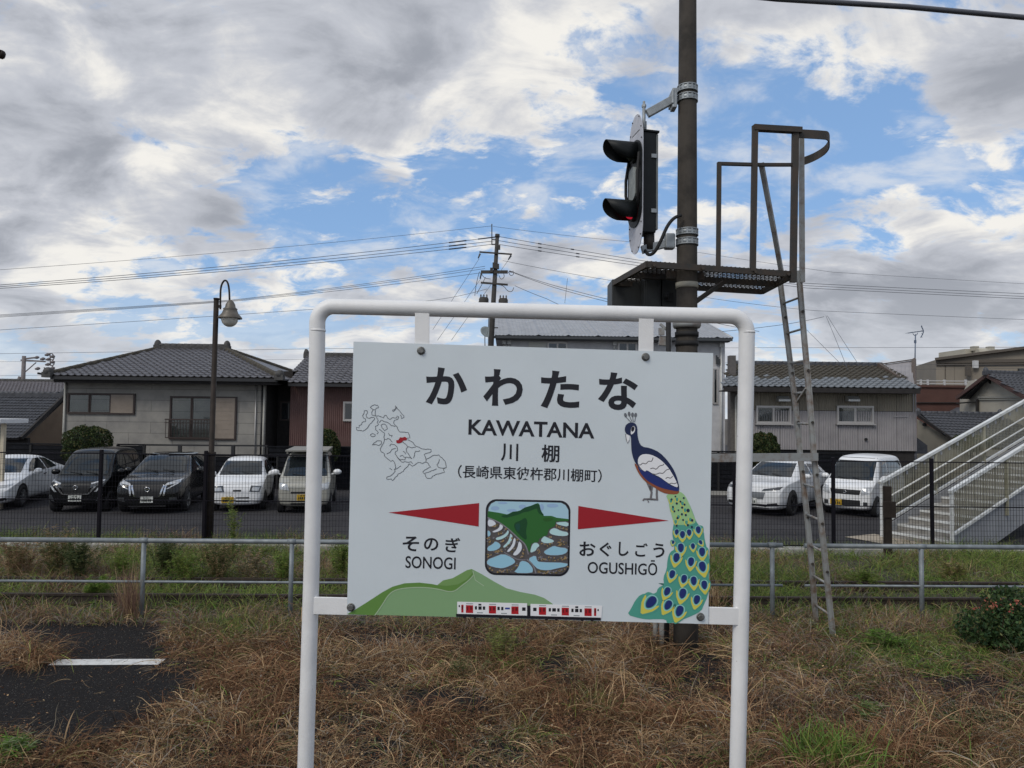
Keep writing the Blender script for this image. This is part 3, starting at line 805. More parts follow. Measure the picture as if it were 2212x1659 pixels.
def sheet(name, pts, m, z=None):
    mb = MB(); mb.add([Vector((p[0], p[1], p[2] if z is None else z)) for p in pts], [tuple(range(len(pts)))])
    return struct(mb.build(name, m))
sheet('ground', [(-900, -60, 0), (900, -60, 0), (900, 1500, 0), (-900, 1500, 0)], M_SOIL)
LOT_Z = 0.05
KA, KB = gp(0, 1189), gp(2212, 1203)                     # front foot of the kerb along the lot
kd = (KB - KA).normalized(); kn = Vector((-kd.y, kd.x, 0))
def kl(s, d=0.0, z=0.0):
    """point along the kerb line: s metres from its left end in the photo, d metres behind its front"""
    p = KA + kd * s + kn * d
    return Vector((p.x, p.y, z))
KW = (KB - KA).length
sheet('parking_lot', [kl(-40, .2), kl(KW + 40, .2), kl(KW + 40, 60), kl(-40, 60)], M_LOT, LOT_Z)
# kerb: cast blocks with open joints
def kerb_block(s0, s1):
    mb = MB(); a, b = kl(s0 + .006), kl(s1 - .006)
    mb.prism([a, kl(s0 + .006, .2), kl(s0 + .006, .2, .16), kl(s0 + .006, .03, .16), kl(s0 + .006, 0, .13)], b - a)
    return mb
KERB = thing('kerb', 'low concrete kerb along the front edge of the parking lot', 'kerb', kl(0)); KERB['kind'] = 'structure'
s = -2.0
while s < KW + 2:
    kerb_block(s, s + 1.0).build('kerb_block', M_CONCL, KERB); s += 1.0
# pale paving strip beside the stairs
sheet('paving', [gp(1556, 1201), gp(2300, 1214), gp(2300, 1190), gp(1820, 1172), (gp(1700, 1180)), gp(1556, 1190)], M_PAVE, LOT_Z + .115) if False else None
# asphalt of the old platform in the foreground with its white line
TL_, TR_ = gp(-400, 1343), gp(2700, 1352)
sheet('asphalt_path', [(-14, 1.0), (14, 1.0), TR_.to_2d().to_tuple(), TL_.to_2d().to_tuple()], M_ASPH, 0.012) if False else None
mb = MB(); mb.add([Vector((-14, 1.0, .012)), Vector((14, 1.0, .012)), Vector((TR_.x, TR_.y, .012)), Vector((TL_.x, TL_.y, .012))], [(0, 1, 2, 3)])
struct(mb.build('asphalt_path', M_ASPH))
a, b = gp(104, 1440), gp(342, 1438.8)
dd = (b - a).normalized(); nn = Vector((-dd.y, dd.x, 0))
mb = MB(); mb.add([a + Vector((0, 0, .017)), b + Vector((0, 0, .017)), b + nn * .195 + Vector((0, 0, .017)), a + nn * .195 + Vector((0, 0, .017))], [(0, 1, 2, 3)])
tag(mb.build('white_line', M_WLINE), 'worn white painted line on the black asphalt beside dead weeds', 'road marking')

# railway track behind the railing (two rails on sleepers, half overgrown)
M_RAIL = mat('rusty_rail', (0.050, 0.036, 0.028), 0.7, 0.3, var=0.3, vscale=12)
M_SLEEP = mat('weathered_sleeper', (0.050, 0.042, 0.036), 0.9, var=0.3, vscale=6, bump=0.4)
TRK = thing('railway_track', 'rusty railway track half buried in weeds behind the pipe railing', 'railway track', (0, 12.0, 0))
def rail(a, b, parent):
    a, b = Vector(a), Vector(b); d = (b - a).normalized(); n = Vector((-d.y, d.x, 0)); up = Vector((0, 0, 1))
    prof = [(-.06, 0), (.06, 0), (.06, .012), (.012, .03), (.012, .115), (.033, .122), (.033, .153), (-.033, .153), (-.033, .122), (-.012, .115), (-.012, .03), (-.06, .012)]
    mb = MB(); mb.prism([a + n * x + up * z for x, z in prof], b - a); return mb.build('rail', M_RAIL, parent)
ra, rb = gp(0, 1303, .02), gp(2212, 1313, .02); rd = (rb - ra).normalized(); rn = Vector((-rd.y, rd.x, 0))
rail(ra - rd * 20, rb + rd * 20, TRK); rail(ra - rd * 20 + rn * 1.07, rb + rd * 20 + rn * 1.07, TRK)
s = -3.0; LR = (rb - ra).length
while s < LR + 3:
    c = ra + rd * s + rn * .53
    MB().box((c.x, c.y, -.02), (.22, 2.0, .07), Matrix.Rotation(math.atan2(rd.y, rd.x), 3, 'Z')).build('sleeper', M_SLEEP, TRK); s += .66

# ================================================================== concrete signal pole
PB = gp(1481.5, 1405); PX, PY = PB.x, PB.y
PT = Vector((PX + .015, PY, 10.6))
def pol(z):
    return PB + (PT - PB) * (z / PT.z)
def prad(z):
    return .156 - .0052 * z
POLE = thing('concrete_pole', 'tall tapered dark concrete pole standing behind the name board and carrying the signal', 'pole', PB)
MB().tube([pol(z) for z in (-.2, 1, 2, 3, 4, 5, 6, 7, 8, 9, 10.6)], [prad(max(z, 0)) for z in (-.2, 1, 2, 3, 4, 5, 6, 7, 8, 9, 10.6)], 28).build('shaft', M_CONC, POLE)
def zat(py, px=1485):
    return at(px, py, PY).z
def band(z, parent, h=.085, t=.016):
    """steel clamp band with punched slots"""
    r = prad(z); c = pol(z)
    mb = MB(); mb.lathe(c, [(r - .002, -h / 2), (r + t * .5, -h / 2), (r + t * .5, h / 2), (r - .002, h / 2)], 28)
    for sgn in (-1, 1):
        mb.lathe(c + Vector((0, 0, sgn * h * .42)), [(r, -h * .08), (r + t, -h * .08), (r + t, h * .08), (r, h * .08)], 28)
    for j in range(14):
        a = 2 * math.pi * j / 14
        mb.box(c + Vector((math.cos(a), math.sin(a), 0)) * (r + t * .55), (.012, .022, h * .66), Matrix.Rotation(a, 3, 'Z'))
    return mb.build('clamp_band', M_GALV, parent)
for py in (194, 214, 503, 524):
    band(zat(py), POLE)
mb = MB(); z = zat(704); c = pol(z)
mb.lathe(c, [(prad(z), -.03), (prad(z) + .03, -.03), (prad(z) + .045, .0), (prad(z) + .045, .05), (prad(z), .06)], 28)
mb.build('collar', M_GALVR, POLE)
mb = MB(); z = zat(731)
for h, t in ((-.1, .012), (.02, .016)):
    mb.lathe(pol(z), [(prad(z), h), (prad(z) + t, h), (prad(z) + t, h + .06), (prad(z), h + .06)], 28)
mb.build('strap', M_BLACKM, POLE)
# black conduit running down beside the pole, two grey conduits at its foot
mb = MB(); q0 = at(1444, 680, PY - .16); q1 = gp(1438, 1404)
mb.tube([q0, Vector((q0.x + .0, q0.y, 2)), Vector((q0.x - .0, q1.y - .1, -.05))], .032, 10)
mb.build('conduit', M_BLACKM, POLE)
mb = MB(); mb.bar(at(1424, 735, PY - .1), at(1450, 738, PY - .1), .05, .12); mb.bar(at(1440, 712, PY - .12), at(1426, 700, PY - .12), .03, .03)
mb.box(at(1429, 716, PY - .12), (.07, .05, .09)); mb.box(at(1425, 690, PY - .1), (.14, .08, .05))
mb.build('bracket', M_GALVR, POLE)
for px, py, r in ((1416, 1394, .033), (1431, 1400, .042)):
    p = gp(px, py)
    t_ = thing('conduit_stub', 'grey steel conduit stub standing beside the pole foot, the %s of the two' % ('thinner left one' if px < 1420 else 'thicker right one'), 'conduit', p, 'conduit stubs at the pole foot')
    MB().tube([p - Vector((0, 0, .1)), p + Vector((0, 0, .62 if px < 1420 else .7))], r, 12).build('tube', M_GALVR, t_)

# ================================================================== two-lamp railway signal
SIGN_YAW = R(191)                                         # the lamps look left along the track and a little this way
fx = Vector((math.cos(SIGN_YAW), math.sin(SIGN_YAW), 0)); sx_ = Vector((-fx.y, fx.x, 0)); UP = Vector((0, 0, 1))
SC = at(1373, 398, PY - .02)                              # centre of the backboard
SG = thing('railway_signal', 'two-lamp railway signal on brackets, long black hoods and white-rimmed oval backboard, lower lamp red', 'signal', SC)
ppm = F / PY
def sg(f, s_, z):
    return SC + fx * f + sx_ * s_ + UP * z
# backboard: long rounded plate
def stadium(hw, hh, n=12):
    q = []
    for i in range(2 * n):
        t_ = math.pi * i / n
        q.append((hw * math.cos(t_), hh * .42 * math.sin(t_) + (hh * .58 if math.sin(t_) >= 0 else -hh * .58)))
    return q
BHW, BHH = .25, 154 / ppm
mb = MB(); mb.prism([sg(0, s_, z) for s_, z in stadium(BHW, BHH, 16)], -fx * .008)
M_BBW = mat('backboard_grey_white', (0.50, 0.51, 0.56), 0.5, var=.1)
bbd = mb.build('backboard', M_BBW, SG)
mb = MB(); mb.prism([sg(.006, s_, z) for s_, z in stadium(BHW * .985, BHH * .62, 16)], fx * .012); mb.build('front_plate', M_BLACKP, SG)
mb = MB()
for i in range(12):
    z = BHH * (-.93 + 1.86 * i / 11)
    lim = BHW * (.83 if abs(z) < BHH * .6 else .83 * math.sqrt(max(0, 1 - ((abs(z) / BHH - .58) / .42) ** 2)))
    for sgn in (-1, 1):
        mb.lathe(sg(.0, sgn * lim, z), [(.009, 0), (.009, .008), (0, .008)], 8, fx)
mb.build('rivets', M_BLACKM, SG, kind='stuff')
# housing behind the board
hz = 110 / ppm
mb = MB(); mb.prism([sg(-.02, -.13, -hz), sg(-.02, .13, -hz), sg(-.02, .13, hz), sg(-.02, -.13, hz)], -fx * .21); mb.build('housing', M_BLACKP, SG, bevel=.012)
mb = MB(); mb.prism([sg(-.232, -.12, -hz * .93), sg(-.232, .12, -hz * .93), sg(-.232, .12, hz * .97), sg(-.232, -.12, hz * .97)], -fx * .03); mb.build('rear_door', mat('signal_door_grey', (.16, .17, .165), .5, var=.1), SG, bevel=.006)
mb = MB(); mb.prism([sg(.0, -.145, hz), sg(.0, .145, hz), sg(-.27, .145, hz - .005), sg(-.27, -.145, hz - .005)], UP * .028); mb.build('housing_cap', M_BLACKP, SG, bevel=.006)
for z in (hz * .52, -hz * .57):
    for s_ in (.137, -.137):
        mb = MB(); mb.bar(sg(-.16, s_, z), sg(-.235, s_, z), .02, .05); mb.build('latch', M_GALV, SG)
# dark hose loop on the near side and slotted bars between the lamps
mb = MB(); mb.tube([sg(.03, -.17, hz * .55), sg(.06, -.2, .1), sg(.06, -.2, -.1), sg(.03, -.17, -hz * .5)], .02, 8); mb.tube([sg(.02, .17, hz * .55), sg(.05, .2, .1), sg(.05, .2, -.1), sg(.02, .17, -hz * .5)], .02, 8); mb.build('hose', M_BLACKM, SG)
mb = MB(); mb.prism([sg(.02, s_ * .9, z) for s_, z in stadium(.13, .22, 10)], fx * .03); mb.build('blank_cover', mat('signal_cover_grey', (.25, .27, .26), .6, var=.2), SG)
zu, zl = (398 - 329) / ppm, (398 - 458) / ppm
M_REDL = mat('red_lens_lit', (0.30, .01, .02), .25, emit=(1.0, .02, .06, .3)); M_DRKL = mat('dark_lens', (0.01, .02, .015), .1)
for z, ml in ((zu, M_DRKL), (zl, M_REDL)):
    mb = MB(); mb.lathe(sg(.02, 0, z), [(.135, 0), (.135, .03), (.10, .035)], 24, fx); ring = mb.build('lamp_ring', M_BLACKP, SG)
    mb = MB(); mb.lathe(sg(.02, 0, z), [(.105, .034), (.10, .07), (.075, .105), (.04, .12), (0, .125)], 24, fx); mb.build('lens', ml, ring)
    # hood: sheet bent over the lamp, long on top and cut back underneath
    mb = MB(); n = 22; vs = []
    for i in range(n + 1):
        a = R(-50 + 280 * i / n)
        ln = .03 + .37 * math.sqrt(max(0, 1 - ((1 - math.sin(a)) / 2) ** 2))
        for l_, rr in ((.02, .138), (.02 + ln * .5, .139), (.02 + ln, .139)):
            vs.append(sg(l_, rr * math.cos(a), z + rr * math.sin(a)))
    mb.add(vs, [(i * 3 + j, i * 3 + j + 1, (i + 1) * 3 + j + 1, (i + 1) * 3 + j) for i in range(n) for j in range(2)], 0, True)
    h = mb.build('hood', M_BLACKP, SG); sm = h.modifiers.new('thickness', 'SOLIDIFY'); sm.thickness = .004
# brackets to the pole
ua = at(1398, 246, PY - .02); ub = at(1452, 216, PY - .02)
mb = MB(); mb.bar(ua, ub, .075, .10); mb.build('upper_arm', M_GALV, SG, bevel=.006)
mb = MB(); mb.box(at(1455, 216, PY - .02), (.06, .16, .26)); mb.box(at(1450, 216, PY), (.035, .22, .18)); mb.build('upper_bracket', M_GALV, SG, bevel=.01)
mb = MB(); mb.tube([at(1391, 232, PY - .02), at(1391, 292, PY - .02)], .022, 12); mb.lathe(at(1391, 232, PY - .02), [(.03, 0), (.03, .03), (.016, .05), (.016, .08), (0, .08)], 6, UP, smooth=False); mb.prism([at(1389, 260, PY), at(1397, 262, PY), at(1397, 288, PY), at(1393, 286, PY)], (0, .012, 0)); mb.build('mounting_pin', M_GALV, SG)
mb = MB(); mb.bar(at(1386, 540, PY - .02), at(1440, 526, PY - .02), .07, .10); mb.build('lower_arm', M_GALV, SG, bevel=.006)
mb = MB(); mb.box(at(1446, 522, PY - .02), (.13, .13, .2)); mb.build('lower_bracket', M_GALV, SG, bevel=.02)
mb = MB(); mb.tube([at(1402, 500, PY + .0), at(1402, 540, PY)], .07, 14); mb.build('socket', M_DARKST, SG)
cab = [at(1471, 465, PY - .16), at(1456, 470, PY - .2), at(1441, 488, PY - .2), at(1428, 520, PY - .2), at(1414, 546, PY - .15), at(1401, 552, PY - .1), at(1393, 541, PY - .05)]
def smooth_path(p, n=3):
    for _ in range(n):
        q = [p[0]]
        for a, b in zip(p[:-1], p[1:]):
            q += [a * .75 + b * .25, a * .25 + b * .75]
        p = q + [p[-1]]
    return p
MB().tube(smooth_path(cab, 2), .022, 10).build('cable', M_BLACKM, SG)

# ================================================================== maintenance platform, boxes and ladder
PZ = 4.86
A_, B_, D_, C_ = gp(1398, 566, PZ), gp(1716, 588, PZ), gp(1326, 607, PZ), gp(1646, 626, PZ)    # near-left, near-right, far-left, far-right
PLAT = thing('signal_platform', 'rusty steel grating platform with handrails bolted to the signal pole', 'platform', (A_ + C_) / 2)
def plerp(u, v, z=0.0):
    p = (A_ * (1 - u) + B_ * u) * (1 - v) + (D_ * (1 - u) + C_ * u) * v
    return Vector((p.x, p.y, PZ + z))
for nm, a, b in (('side_beam', (0, 0), (1, 0)), ('side_beam', (0, 1), (1, 1)), ('side_beam', (0, 0), (0, 1)), ('side_beam', (1, 0), (1, 1)), ('cross_beam', (0, .52), (1, .52))):
    MB().bar(plerp(*a, -.03), plerp(*b, -.03), .045, .075).build(nm, M_DARKST, PLAT)
# expanded metal: two families of slanting strands
mb = MB(); n1 = 34; NK = 8
for i in range(-NK, n1 + 1):
    for sgn in (1, -1):
        for k in range(NK):
            u0 = (i + (k if sgn > 0 else NK - k)) / n1; u1 = (i + (k + 1 if sgn > 0 else NK - 1 - k)) / n1
            if 0 <= min(u0, u1) and max(u0, u1) <= 1:
                mb.bar(plerp(u0, k / NK, .012), plerp(u1, (k + 1) / NK, .012), .010, .012)
mb.build('grating', M_DARKST, PLAT)
def strut(pts, w_, parent, nm, m=M_GALVR):
    mb = MB()
    for a, b in zip(pts[:-1], pts[1:]):
        mb.bar(a, b, w_, w_ * .85)
    return mb.build(nm, m, parent)
yn = [plerp(u, 0).y for u in (0, .5, .75, 1)]
YP, YQ = plerp(.5, 0).y, plerp(.95, 0).y
strut([at(1551.5, 582, plerp(.5, 0).y), at(1553.5, 352, plerp(.5, 0).y)], .052, PLAT, 'handrail_post', M_DARKST)
strut([at(1550, 353.5, plerp(.5, 0).y), at(1640, 356, plerp(.75, 0).y), at(1716, 356, YQ)], .045, PLAT, 'handrail', M_DARKST)
strut([at(1626, 586, plerp(.75, 0).y - .03), at(1631, 274, plerp(.75, 0).y - .03)], .068, PLAT, 'gate_post', M_DARKST)
strut([at(1627, 276, plerp(.75, 0).y - .03), at(1730, 282, YQ - .02)], .085, PLAT, 'gate_head', M_DARKST)
strut([at(1713, 610, YQ - .02), at(1718, 280, YQ - .02)], .075, PLAT, 'gate_post', M_DARKST)
strut([at(1644, 352, plerp(.75, 0).y + .1), at(1672, 500, plerp(.8, .3).y), at(1690, 600, plerp(.92, .5).y)], .058, PLAT, 'diagonal_brace')
hp = smooth_path([at(1722, 288, YQ), at(1776, 291, YQ + .02), at(1793, 293, YQ + .12), at(1792, 318, YQ + .5), at(1764, 338, YQ + .66), at(1726, 352, YQ + .62)], 2)
mb = MB()
vs = []
for p in hp:
    vs += [p + UP * .058, p - UP * .058, p - UP * .058 + Vector((-.012, .012, 0)), p + UP * .058 + Vector((-.012, .012, 0))]
mb.add(vs, [(i * 4 + j, i * 4 + (j + 1) % 4, (i + 1) * 4 + (j + 1) % 4, (i + 1) * 4 + j) for i in range(len(hp) - 1) for j in range(4)])
mb.build('safety_hoop', M_DARKST, PLAT)
for u, v in ((.04, 0), (.36, 0), (.72, 0), (.95, 0), (.5, 1), (.8, 1), (.97, .9)):
    MB().lathe(plerp(u, v, -.04) + Vector((0, -.03, 0)), [(.022, 0), (.022, .02), (0, .02)], 6, (0, -1, 0), smooth=False).build('bolt', M_DARKST, PLAT)
mb = MB(); mb.bar(pol(PZ - .06) + Vector((-.25, .05, 0)), pol(PZ - .06) + Vector((.25, .12, 0)), .05, .1); mb.bar(pol(PZ - .5), plerp(.62, .5, -.06), .05, .05); mb.build('support_bracket', M_DARKST, PLAT)
# equipment boxes hanging below the platform
by = plerp(.1, 1).y
EB = thing('equipment_box', 'row of black equipment boxes hanging under the signal platform', 'equipment box', at(1410, 650, by))
M_BOXD = mat('box_black_green', (0.022, 0.024, 0.024), .5, var=.3, vscale=6)
ztop, zbot = at(1400, 604, by).z, at(1400, 672, by).z
def ebox(x0, x1, y, dep, nm, zt, zb):
    a, b = at(x0, 630, y), at(x1, 630, y)
    c = (a + b) / 2
    return MB().box((c.x, y + dep / 2, (zt + zb) / 2), (b.x - a.x, dep, zt - zb)).build(nm, M_BOXD, EB, bevel=.008)
ebox(1322, 1390, by, .5, 'left_case', ztop, zbot); ebox(1392, 1428, by - .35, .7, 'middle_case', ztop + .09, zbot - .08); ebox(1430, 1462, by - .32, .6, 'narrow_case', ztop + .08, zbot - .08)
ebox(1330, 1384, by - .012, .012, 'case_door', ztop - .04, zbot + .05); ebox(1396, 1424, by - .365, .014, 'case_door', ztop + .03, zbot - .02)
mb = MB(); mb.tube([at(1436, 640, by - .36), at(1445, 640, by - .38)], .05, 10); mb.box(at(1447, 642, by - .37), (.09, .03, .12)); mb.build('cable_gland', M_BLACKM, EB)
# pale strap on the pole under the platform
mb = MB(); z = zat(617); mb.lathe(pol(z), [(prad(z), -.035), (prad(z) + .012, -.035), (prad(z) + .012, .035), (prad(z), .035)], 28); mb.build('pale_strap', mat('pale_strap', (.42, .40, .33), .6, var=.15), POLE)
# ladder
YR, YL = gp(1800, 1384).y, gp(1763, 1356).y
Lr = [at(1725, 585, YR), at(1733, 686, YR), at(1748, 852, YR), at(1758, 986, YR), at(1776, 1152, YR), gp(1800, 1384, -.05)]
Ll = [at(1684, 600, YL), at(1695, 686, YL), at(1719.5, 886, YL), at(1728, 979, YL), at(1741.5, 1099, YL), at(1753, 1219, YL), gp(1763, 1356, -.05)]
LAD = thing('ladder', 'tall grey steel ladder leaning from the ground up to the signal platform', 'ladder', (Lr[-1] + Ll[-1]) / 2)
def straight(a, b):
    return [a, b]
for pts in (Ll, Lr):
    mb = MB()
    a, b = pts[0], pts[-1]
    for p, q in zip(pts[:-1], pts[1:]):
        dirn = (q - p).normalized()
        mb.bar(p, q + dirn * .004, .062, .050, up=(0, 1, 0))
        mb.bar(p + Vector((.022, -.034, 0)), q + Vector((.022, -.034, 0)), .012, .010, up=(0, 1, 0))
    mb.build('stile', M_GALVR, LAD)
# the right stile goes on up as the gate post
mb = MB(); mb.bar(at(1731, 285, YR - .25), at(1733, 610, YR - .02), .06, .05, up=(0, 1, 0)); mb.build('stile_extension', M_GALVR, LAD)
def lerp_z(pts, z):
    for p, q in zip(pts[:-1], pts[1:]):
        if (p.z - z) * (q.z - z) <= 0:
            return p + (q - p) * ((p.z - z) / (p.z - q.z))
    return pts[-1].copy()
z = 4.60
while z > .2:
    MB().tube([lerp_z(Ll, z), lerp_z(Lr, z)], .016, 8).build('rung', M_GALVR, LAD); z -= .43
for z in (4.4, 3.6, 2.9, 2.2, 1.55, .9):
    for pts in (Ll, Lr):
        p = lerp_z(pts, z); MB().lathe(p + Vector((0, -.036, 0)), [(.020, 0), (.020, .014), (0, .014)], 6, (0, -1, 0), smooth=False).build('bolt', M_DARKST, LAD)
zb = lerp_z(Lr, at(1758, 987, YR).z)
MB().bar(at(1766, 987, YR - .05), pol(zb.z) + Vector((.0, -.17, 0)), .03, .105).build('stay_bar', M_GALVR, LAD)
mb = MB(); mb.bar(at(1722, 868, YL - .1), at(1742, 838, YR), .03, .03); mb.build('diagonal_stay', M_GALVR, LAD)

# ================================================================== pipe railing along the track
RA, RB = gp(0, 1331), gp(2212, 1341)
rad_ = (RB - RA).normalized()
RH = at(310, 1168, gp(310, 1333).y).z
def rail_pt(px, z):
    """point of the railing line seen at photograph column px"""
    d = ray(px, 1200); n = Vector((-rad_.y, rad_.x, 0))
    t_ = (RA - C0).dot(n) / d.dot(n)
    p = C0 + d * t_
    return Vector((p.x, p.y, z))
RLB = {'far': 'long grey pipe railing with two bars, running to the left from beside the ladder', 'near': 'shorter grey pipe railing with two bars, starting beside the ladder and running right'}
M_RAILP = mat('railing_zinc', (0.205, 0.23, 0.245), 0.55, 0.3, var=0.2, vscale=8, bump=0.05, bscale=100)
def railing(x0, x1, posts, label, dz):
    t_ = thing('pipe_railing', label, 'railing', rail_pt((x0 + x1) / 2, 0), 'pipe railings along the railway track')
    a, b = rail_pt(x0, RH + dz), rail_pt(x1, RH + dz)
    MB().tube([a, b], .034, 14).build('top_pipe', M_RAILP, t_)
    MB().tube([rail_pt(x0, RH * .46), rail_pt(x1, RH * .46)], .018, 10).build('lower_pipe', M_RAILP, t_)
    for px in posts:
        MB().tube([rail_pt(px, -.15), rail_pt(px, RH + dz - .03)], .033, 12).build('post', M_RAILP, t_)
        MB().tube([rail_pt(px - 9, RH + dz), rail_pt(px + 9, RH + dz)], .040, 14).build('joint', M_RAILP, t_)
railing(-420, 1690, (-330, -10, 310, 630, 950, 1270, 1668), RLB['far'], 0)
railing(1738, 2560, (1990, 2310, 2540), RLB['near'], -.005)

# ================================================================== mesh fence on the kerb
M_FENCE = mat('dark_fence_paint', (0.008, 0.007, 0.011), .6, 0, var=.2, spec=.15)
FS = [213 + 0 * i for i in range(1)]
def fence_s(px):
    d = ray(px, 1150); n = kn
    t_ = (kl(0, .1) - C0).dot(n) / d.dot(n)
    p = C0 + d * t_
    return (p - KA).dot(kd)
s1 = fence_s(2014); pitch = (fence_s(2014) - fence_s(1586)) / 2
FZ0, FZ1 = .16, at(2014, 996, kl(s1, .1).y).z
MF = thing('mesh_fence', 'see-through dark wire mesh fence on slim posts along the edge of the parking lot', 'fence', kl(KW / 2, .1, .16))
posts = []
s = s1 + 3 * pitch
while s > -2 * pitch:
    posts.append(s); s -= pitch
# one post of the left part stands where the photo shows it
near = min(posts, key=lambda q: abs(q - fence_s(213))); shift = fence_s(213) - near
posts = [p + (shift if p < KW * .45 else 0) for p in posts]
posts.sort()
for s in posts:
    MB().box(kl(s, .1, (FZ0 + FZ1 + .06) / 2), (.065, .065, FZ1 - FZ0 + .06), Matrix.Rotation(math.atan2(kd.y, kd.x), 3, 'Z')).build('post', M_FENCE, MF, bevel=.008)
for a, b in zip(posts[:-1], posts[1:]):
    mb = MB(); zt = FZ1 - .02
    n = max(6, int((b - a) / .066))
    for i in range(1, n):
        s = a + (b - a) * i / n
        mb.bar(kl(s, .06, FZ0 + .02), kl(s, .06, zt), .0046, .0046)
    for j in range(17):
        z = FZ0 + .04 + (zt - FZ0 - .05) * j / 16
        mb.bar(kl(a + .03, .064, z), kl(b - .03, .064, z), .0046, .0046)
    mb.build('wire_mesh', M_FENCE, MF)
    for z in (zt, FZ0 + (zt - FZ0) * .48, FZ0 + .04):
        MB().bar(kl(a, .075, z), kl(b, .075, z), .022, .022).build('fence_rail', M_FENCE, MF)

# brown post by the stairs
p = gp(1918, 1201, .1)
BP = thing('brown_post', 'short dark brown post with a small cross plate standing in front of the footbridge stairs', 'post', p)
zt = at(1918, 1050, p.y).z
MB().box((p.x, p.y, (zt) / 2), (.13, .13, zt)).build('shaft', M_BRWNP, BP, bevel=.01)
MB().box((p.x, p.y - .08, at(1918, 1100, p.y).z), (.27, .03, .34)).build('plate', M_BRWNP, BP, bevel=.01)

# ================================================================== lamp post with a bent arm
p = gp(450, 1187)
LP = thing('street_lamp', 'dark brown street lamp with arched arm, cone shade and white globe', 'street lamp', p)
def lpt(px, py):
    return at(px, py, p.y)
top = lpt(467.5, 646)
ax = (top - p)
MB().tube([p - Vector((0, 0, .1)), p + ax * .375, p + ax * .38, top], [.092, .086, .058, .054], 18).build('shaft', M_BRWNP, LP)
MB().tube([p + ax * .372, p + ax * .386], .094, 18).build('sleeve_cap', M_BRWNP, LP)
MB().tube([top - Vector((0, 0, .01)), top + Vector((0, 0, .02))], .062, 18).build('post_cap', M_BRWNP, LP)
arm = smooth_path([lpt(476, 668), lpt(476, 640), lpt(477, 618), lpt(484, 605), lpt(491, 607), lpt(495, 622), lpt(496, 650)], 2)
MB().tube(arm, .020, 10).build('arm', M_BRWNP, LP)
MB().bar(lpt(470, 662), lpt(478, 662), .03, .06).build('arm_clip', M_BRWNP, LP)
c = lpt(497, 686); k = p.y / F
mb = MB(); mb.lathe(c, [(25 * k, -2 * k), (25 * k, 0), (17 * k, 9 * k), (14 * k, 17 * k), (15 * k, 19 * k), (11 * k, 22 * k), (10 * k, 28 * k), (7 * k, 34 * k), (3 * k, 38 * k), (0, 38 * k)], 24); mb.lathe(c, [(25 * k, -2 * k), (15 * k, 6 * k), (0, 8 * k)], 24)
mb.build('shade', mat('shade_brown', (.13, .115, .095), .5, .2, var=.2), LP)
M_GLOBE = mat('opal_globe', (.62, .60, .55), .25)
MB().sphere(lpt(496, 689), 17.5 * k, 20, 12).build('globe', M_GLOBE, LP)

# ================================================================== footbridge stairs at the right
st0 = gp(2056, 1186, LOT_Z); st1 = gp(1904, 1160, LOT_Z)
wv = (st1 - st0)                                          # across the stairs, near side to far side
axs = Vector((-wv.y, wv.x, 0)).normalized()
axs = -axs if axs.x < 0 else axs
n_ = at(2212, 985, 1.0) - C0
SLOPE = .33
STAIR = thing('footbridge_stairs', 'grey steel footbridge stairs with ribbed side panels and white rails climbing to the right', 'stairs', st0)
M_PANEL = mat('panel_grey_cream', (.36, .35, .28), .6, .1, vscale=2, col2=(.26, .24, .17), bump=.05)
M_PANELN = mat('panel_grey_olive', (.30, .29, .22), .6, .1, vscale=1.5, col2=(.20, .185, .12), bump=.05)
M_STW = mat('white_stair_paint', (.72, .74, .74), .5, vscale=5, col2=(.50, .50, .47), amount=.4)
M_STG = mat('stringer_grey', (.30, .31, .33), .6, var=.12, vscale=2)
weather(M_PANEL, .70, .52, (.12, .08, .05), (.14, .12, .08), .6); weather(M_PANELN, .70, .50, (.12, .08, .05), (.11, .095, .06), .6); weather(M_STW, .70, .55, (.2, .11, .06), (.32, .30, .26), .5); weather(M_STG, .74, .52, (.16, .10, .07), (.17, .165, .16), .6)
M_STEP = mat('step_concrete', (.33, .32, .30), .85, vscale=4, col2=(.19, .18, .165), bump=.3)
LEN = 9.0
def stp(s_, f, z):
    """s_ metres along the flight, f across (0 near side .. 1 far side), z above the slope line"""
    return st0 + wv * f + axs * s_ + Vector((0, 0, SLOPE * s_ + z))
def ribbed(f, z0, z1, s0, s1, m, nm):
    """sheet with upright ribs"""
    mb = MB(); n = int((s1 - s0) / .07); wn = wv.normalized()
    for i in range(n):
        a = s0 + (s1 - s0) * i / n; b = s0 + (s1 - s0) * (i + .55) / n; c = s0 + (s1 - s0) * (i + 1) / n
        for (x, y, dx) in ((a, b, .0), (b, c, .014)):
            mb.add([stp(x, f, z0) + wn * dx, stp(y, f, z0) + wn * dx, stp(y, f, z1) + wn * dx, stp(x, f, z1) + wn * dx], [(0, 1, 2, 3)])
        mb.add([stp(b, f, z0), stp(b, f, z0) + wn * .014, stp(b, f, z1) + wn * .014, stp(b, f, z1)], [(0, 1, 2, 3)])
    return mb.build(nm, m, STAIR)
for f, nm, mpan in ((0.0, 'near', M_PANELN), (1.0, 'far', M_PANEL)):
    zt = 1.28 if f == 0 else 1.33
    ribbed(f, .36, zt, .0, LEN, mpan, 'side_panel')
    MB().bar(stp(-.05, f, zt + .02), stp(LEN, f, zt + .02), .09, .07).build('top_rail', M_STW, STAIR)
    MB().bar(stp(.1, f, .30), stp(LEN, f, .30), .06, .055).build('kick_strip', M_STW, STAIR)
    for i in range(5):
        MB().bar(stp(i * 2.2 + .02, f, -.1 if i else -.0), stp(i * 2.2 + .02, f, zt), .06, .06).build('panel_post', M_STW if i == 0 else mpan, STAIR)
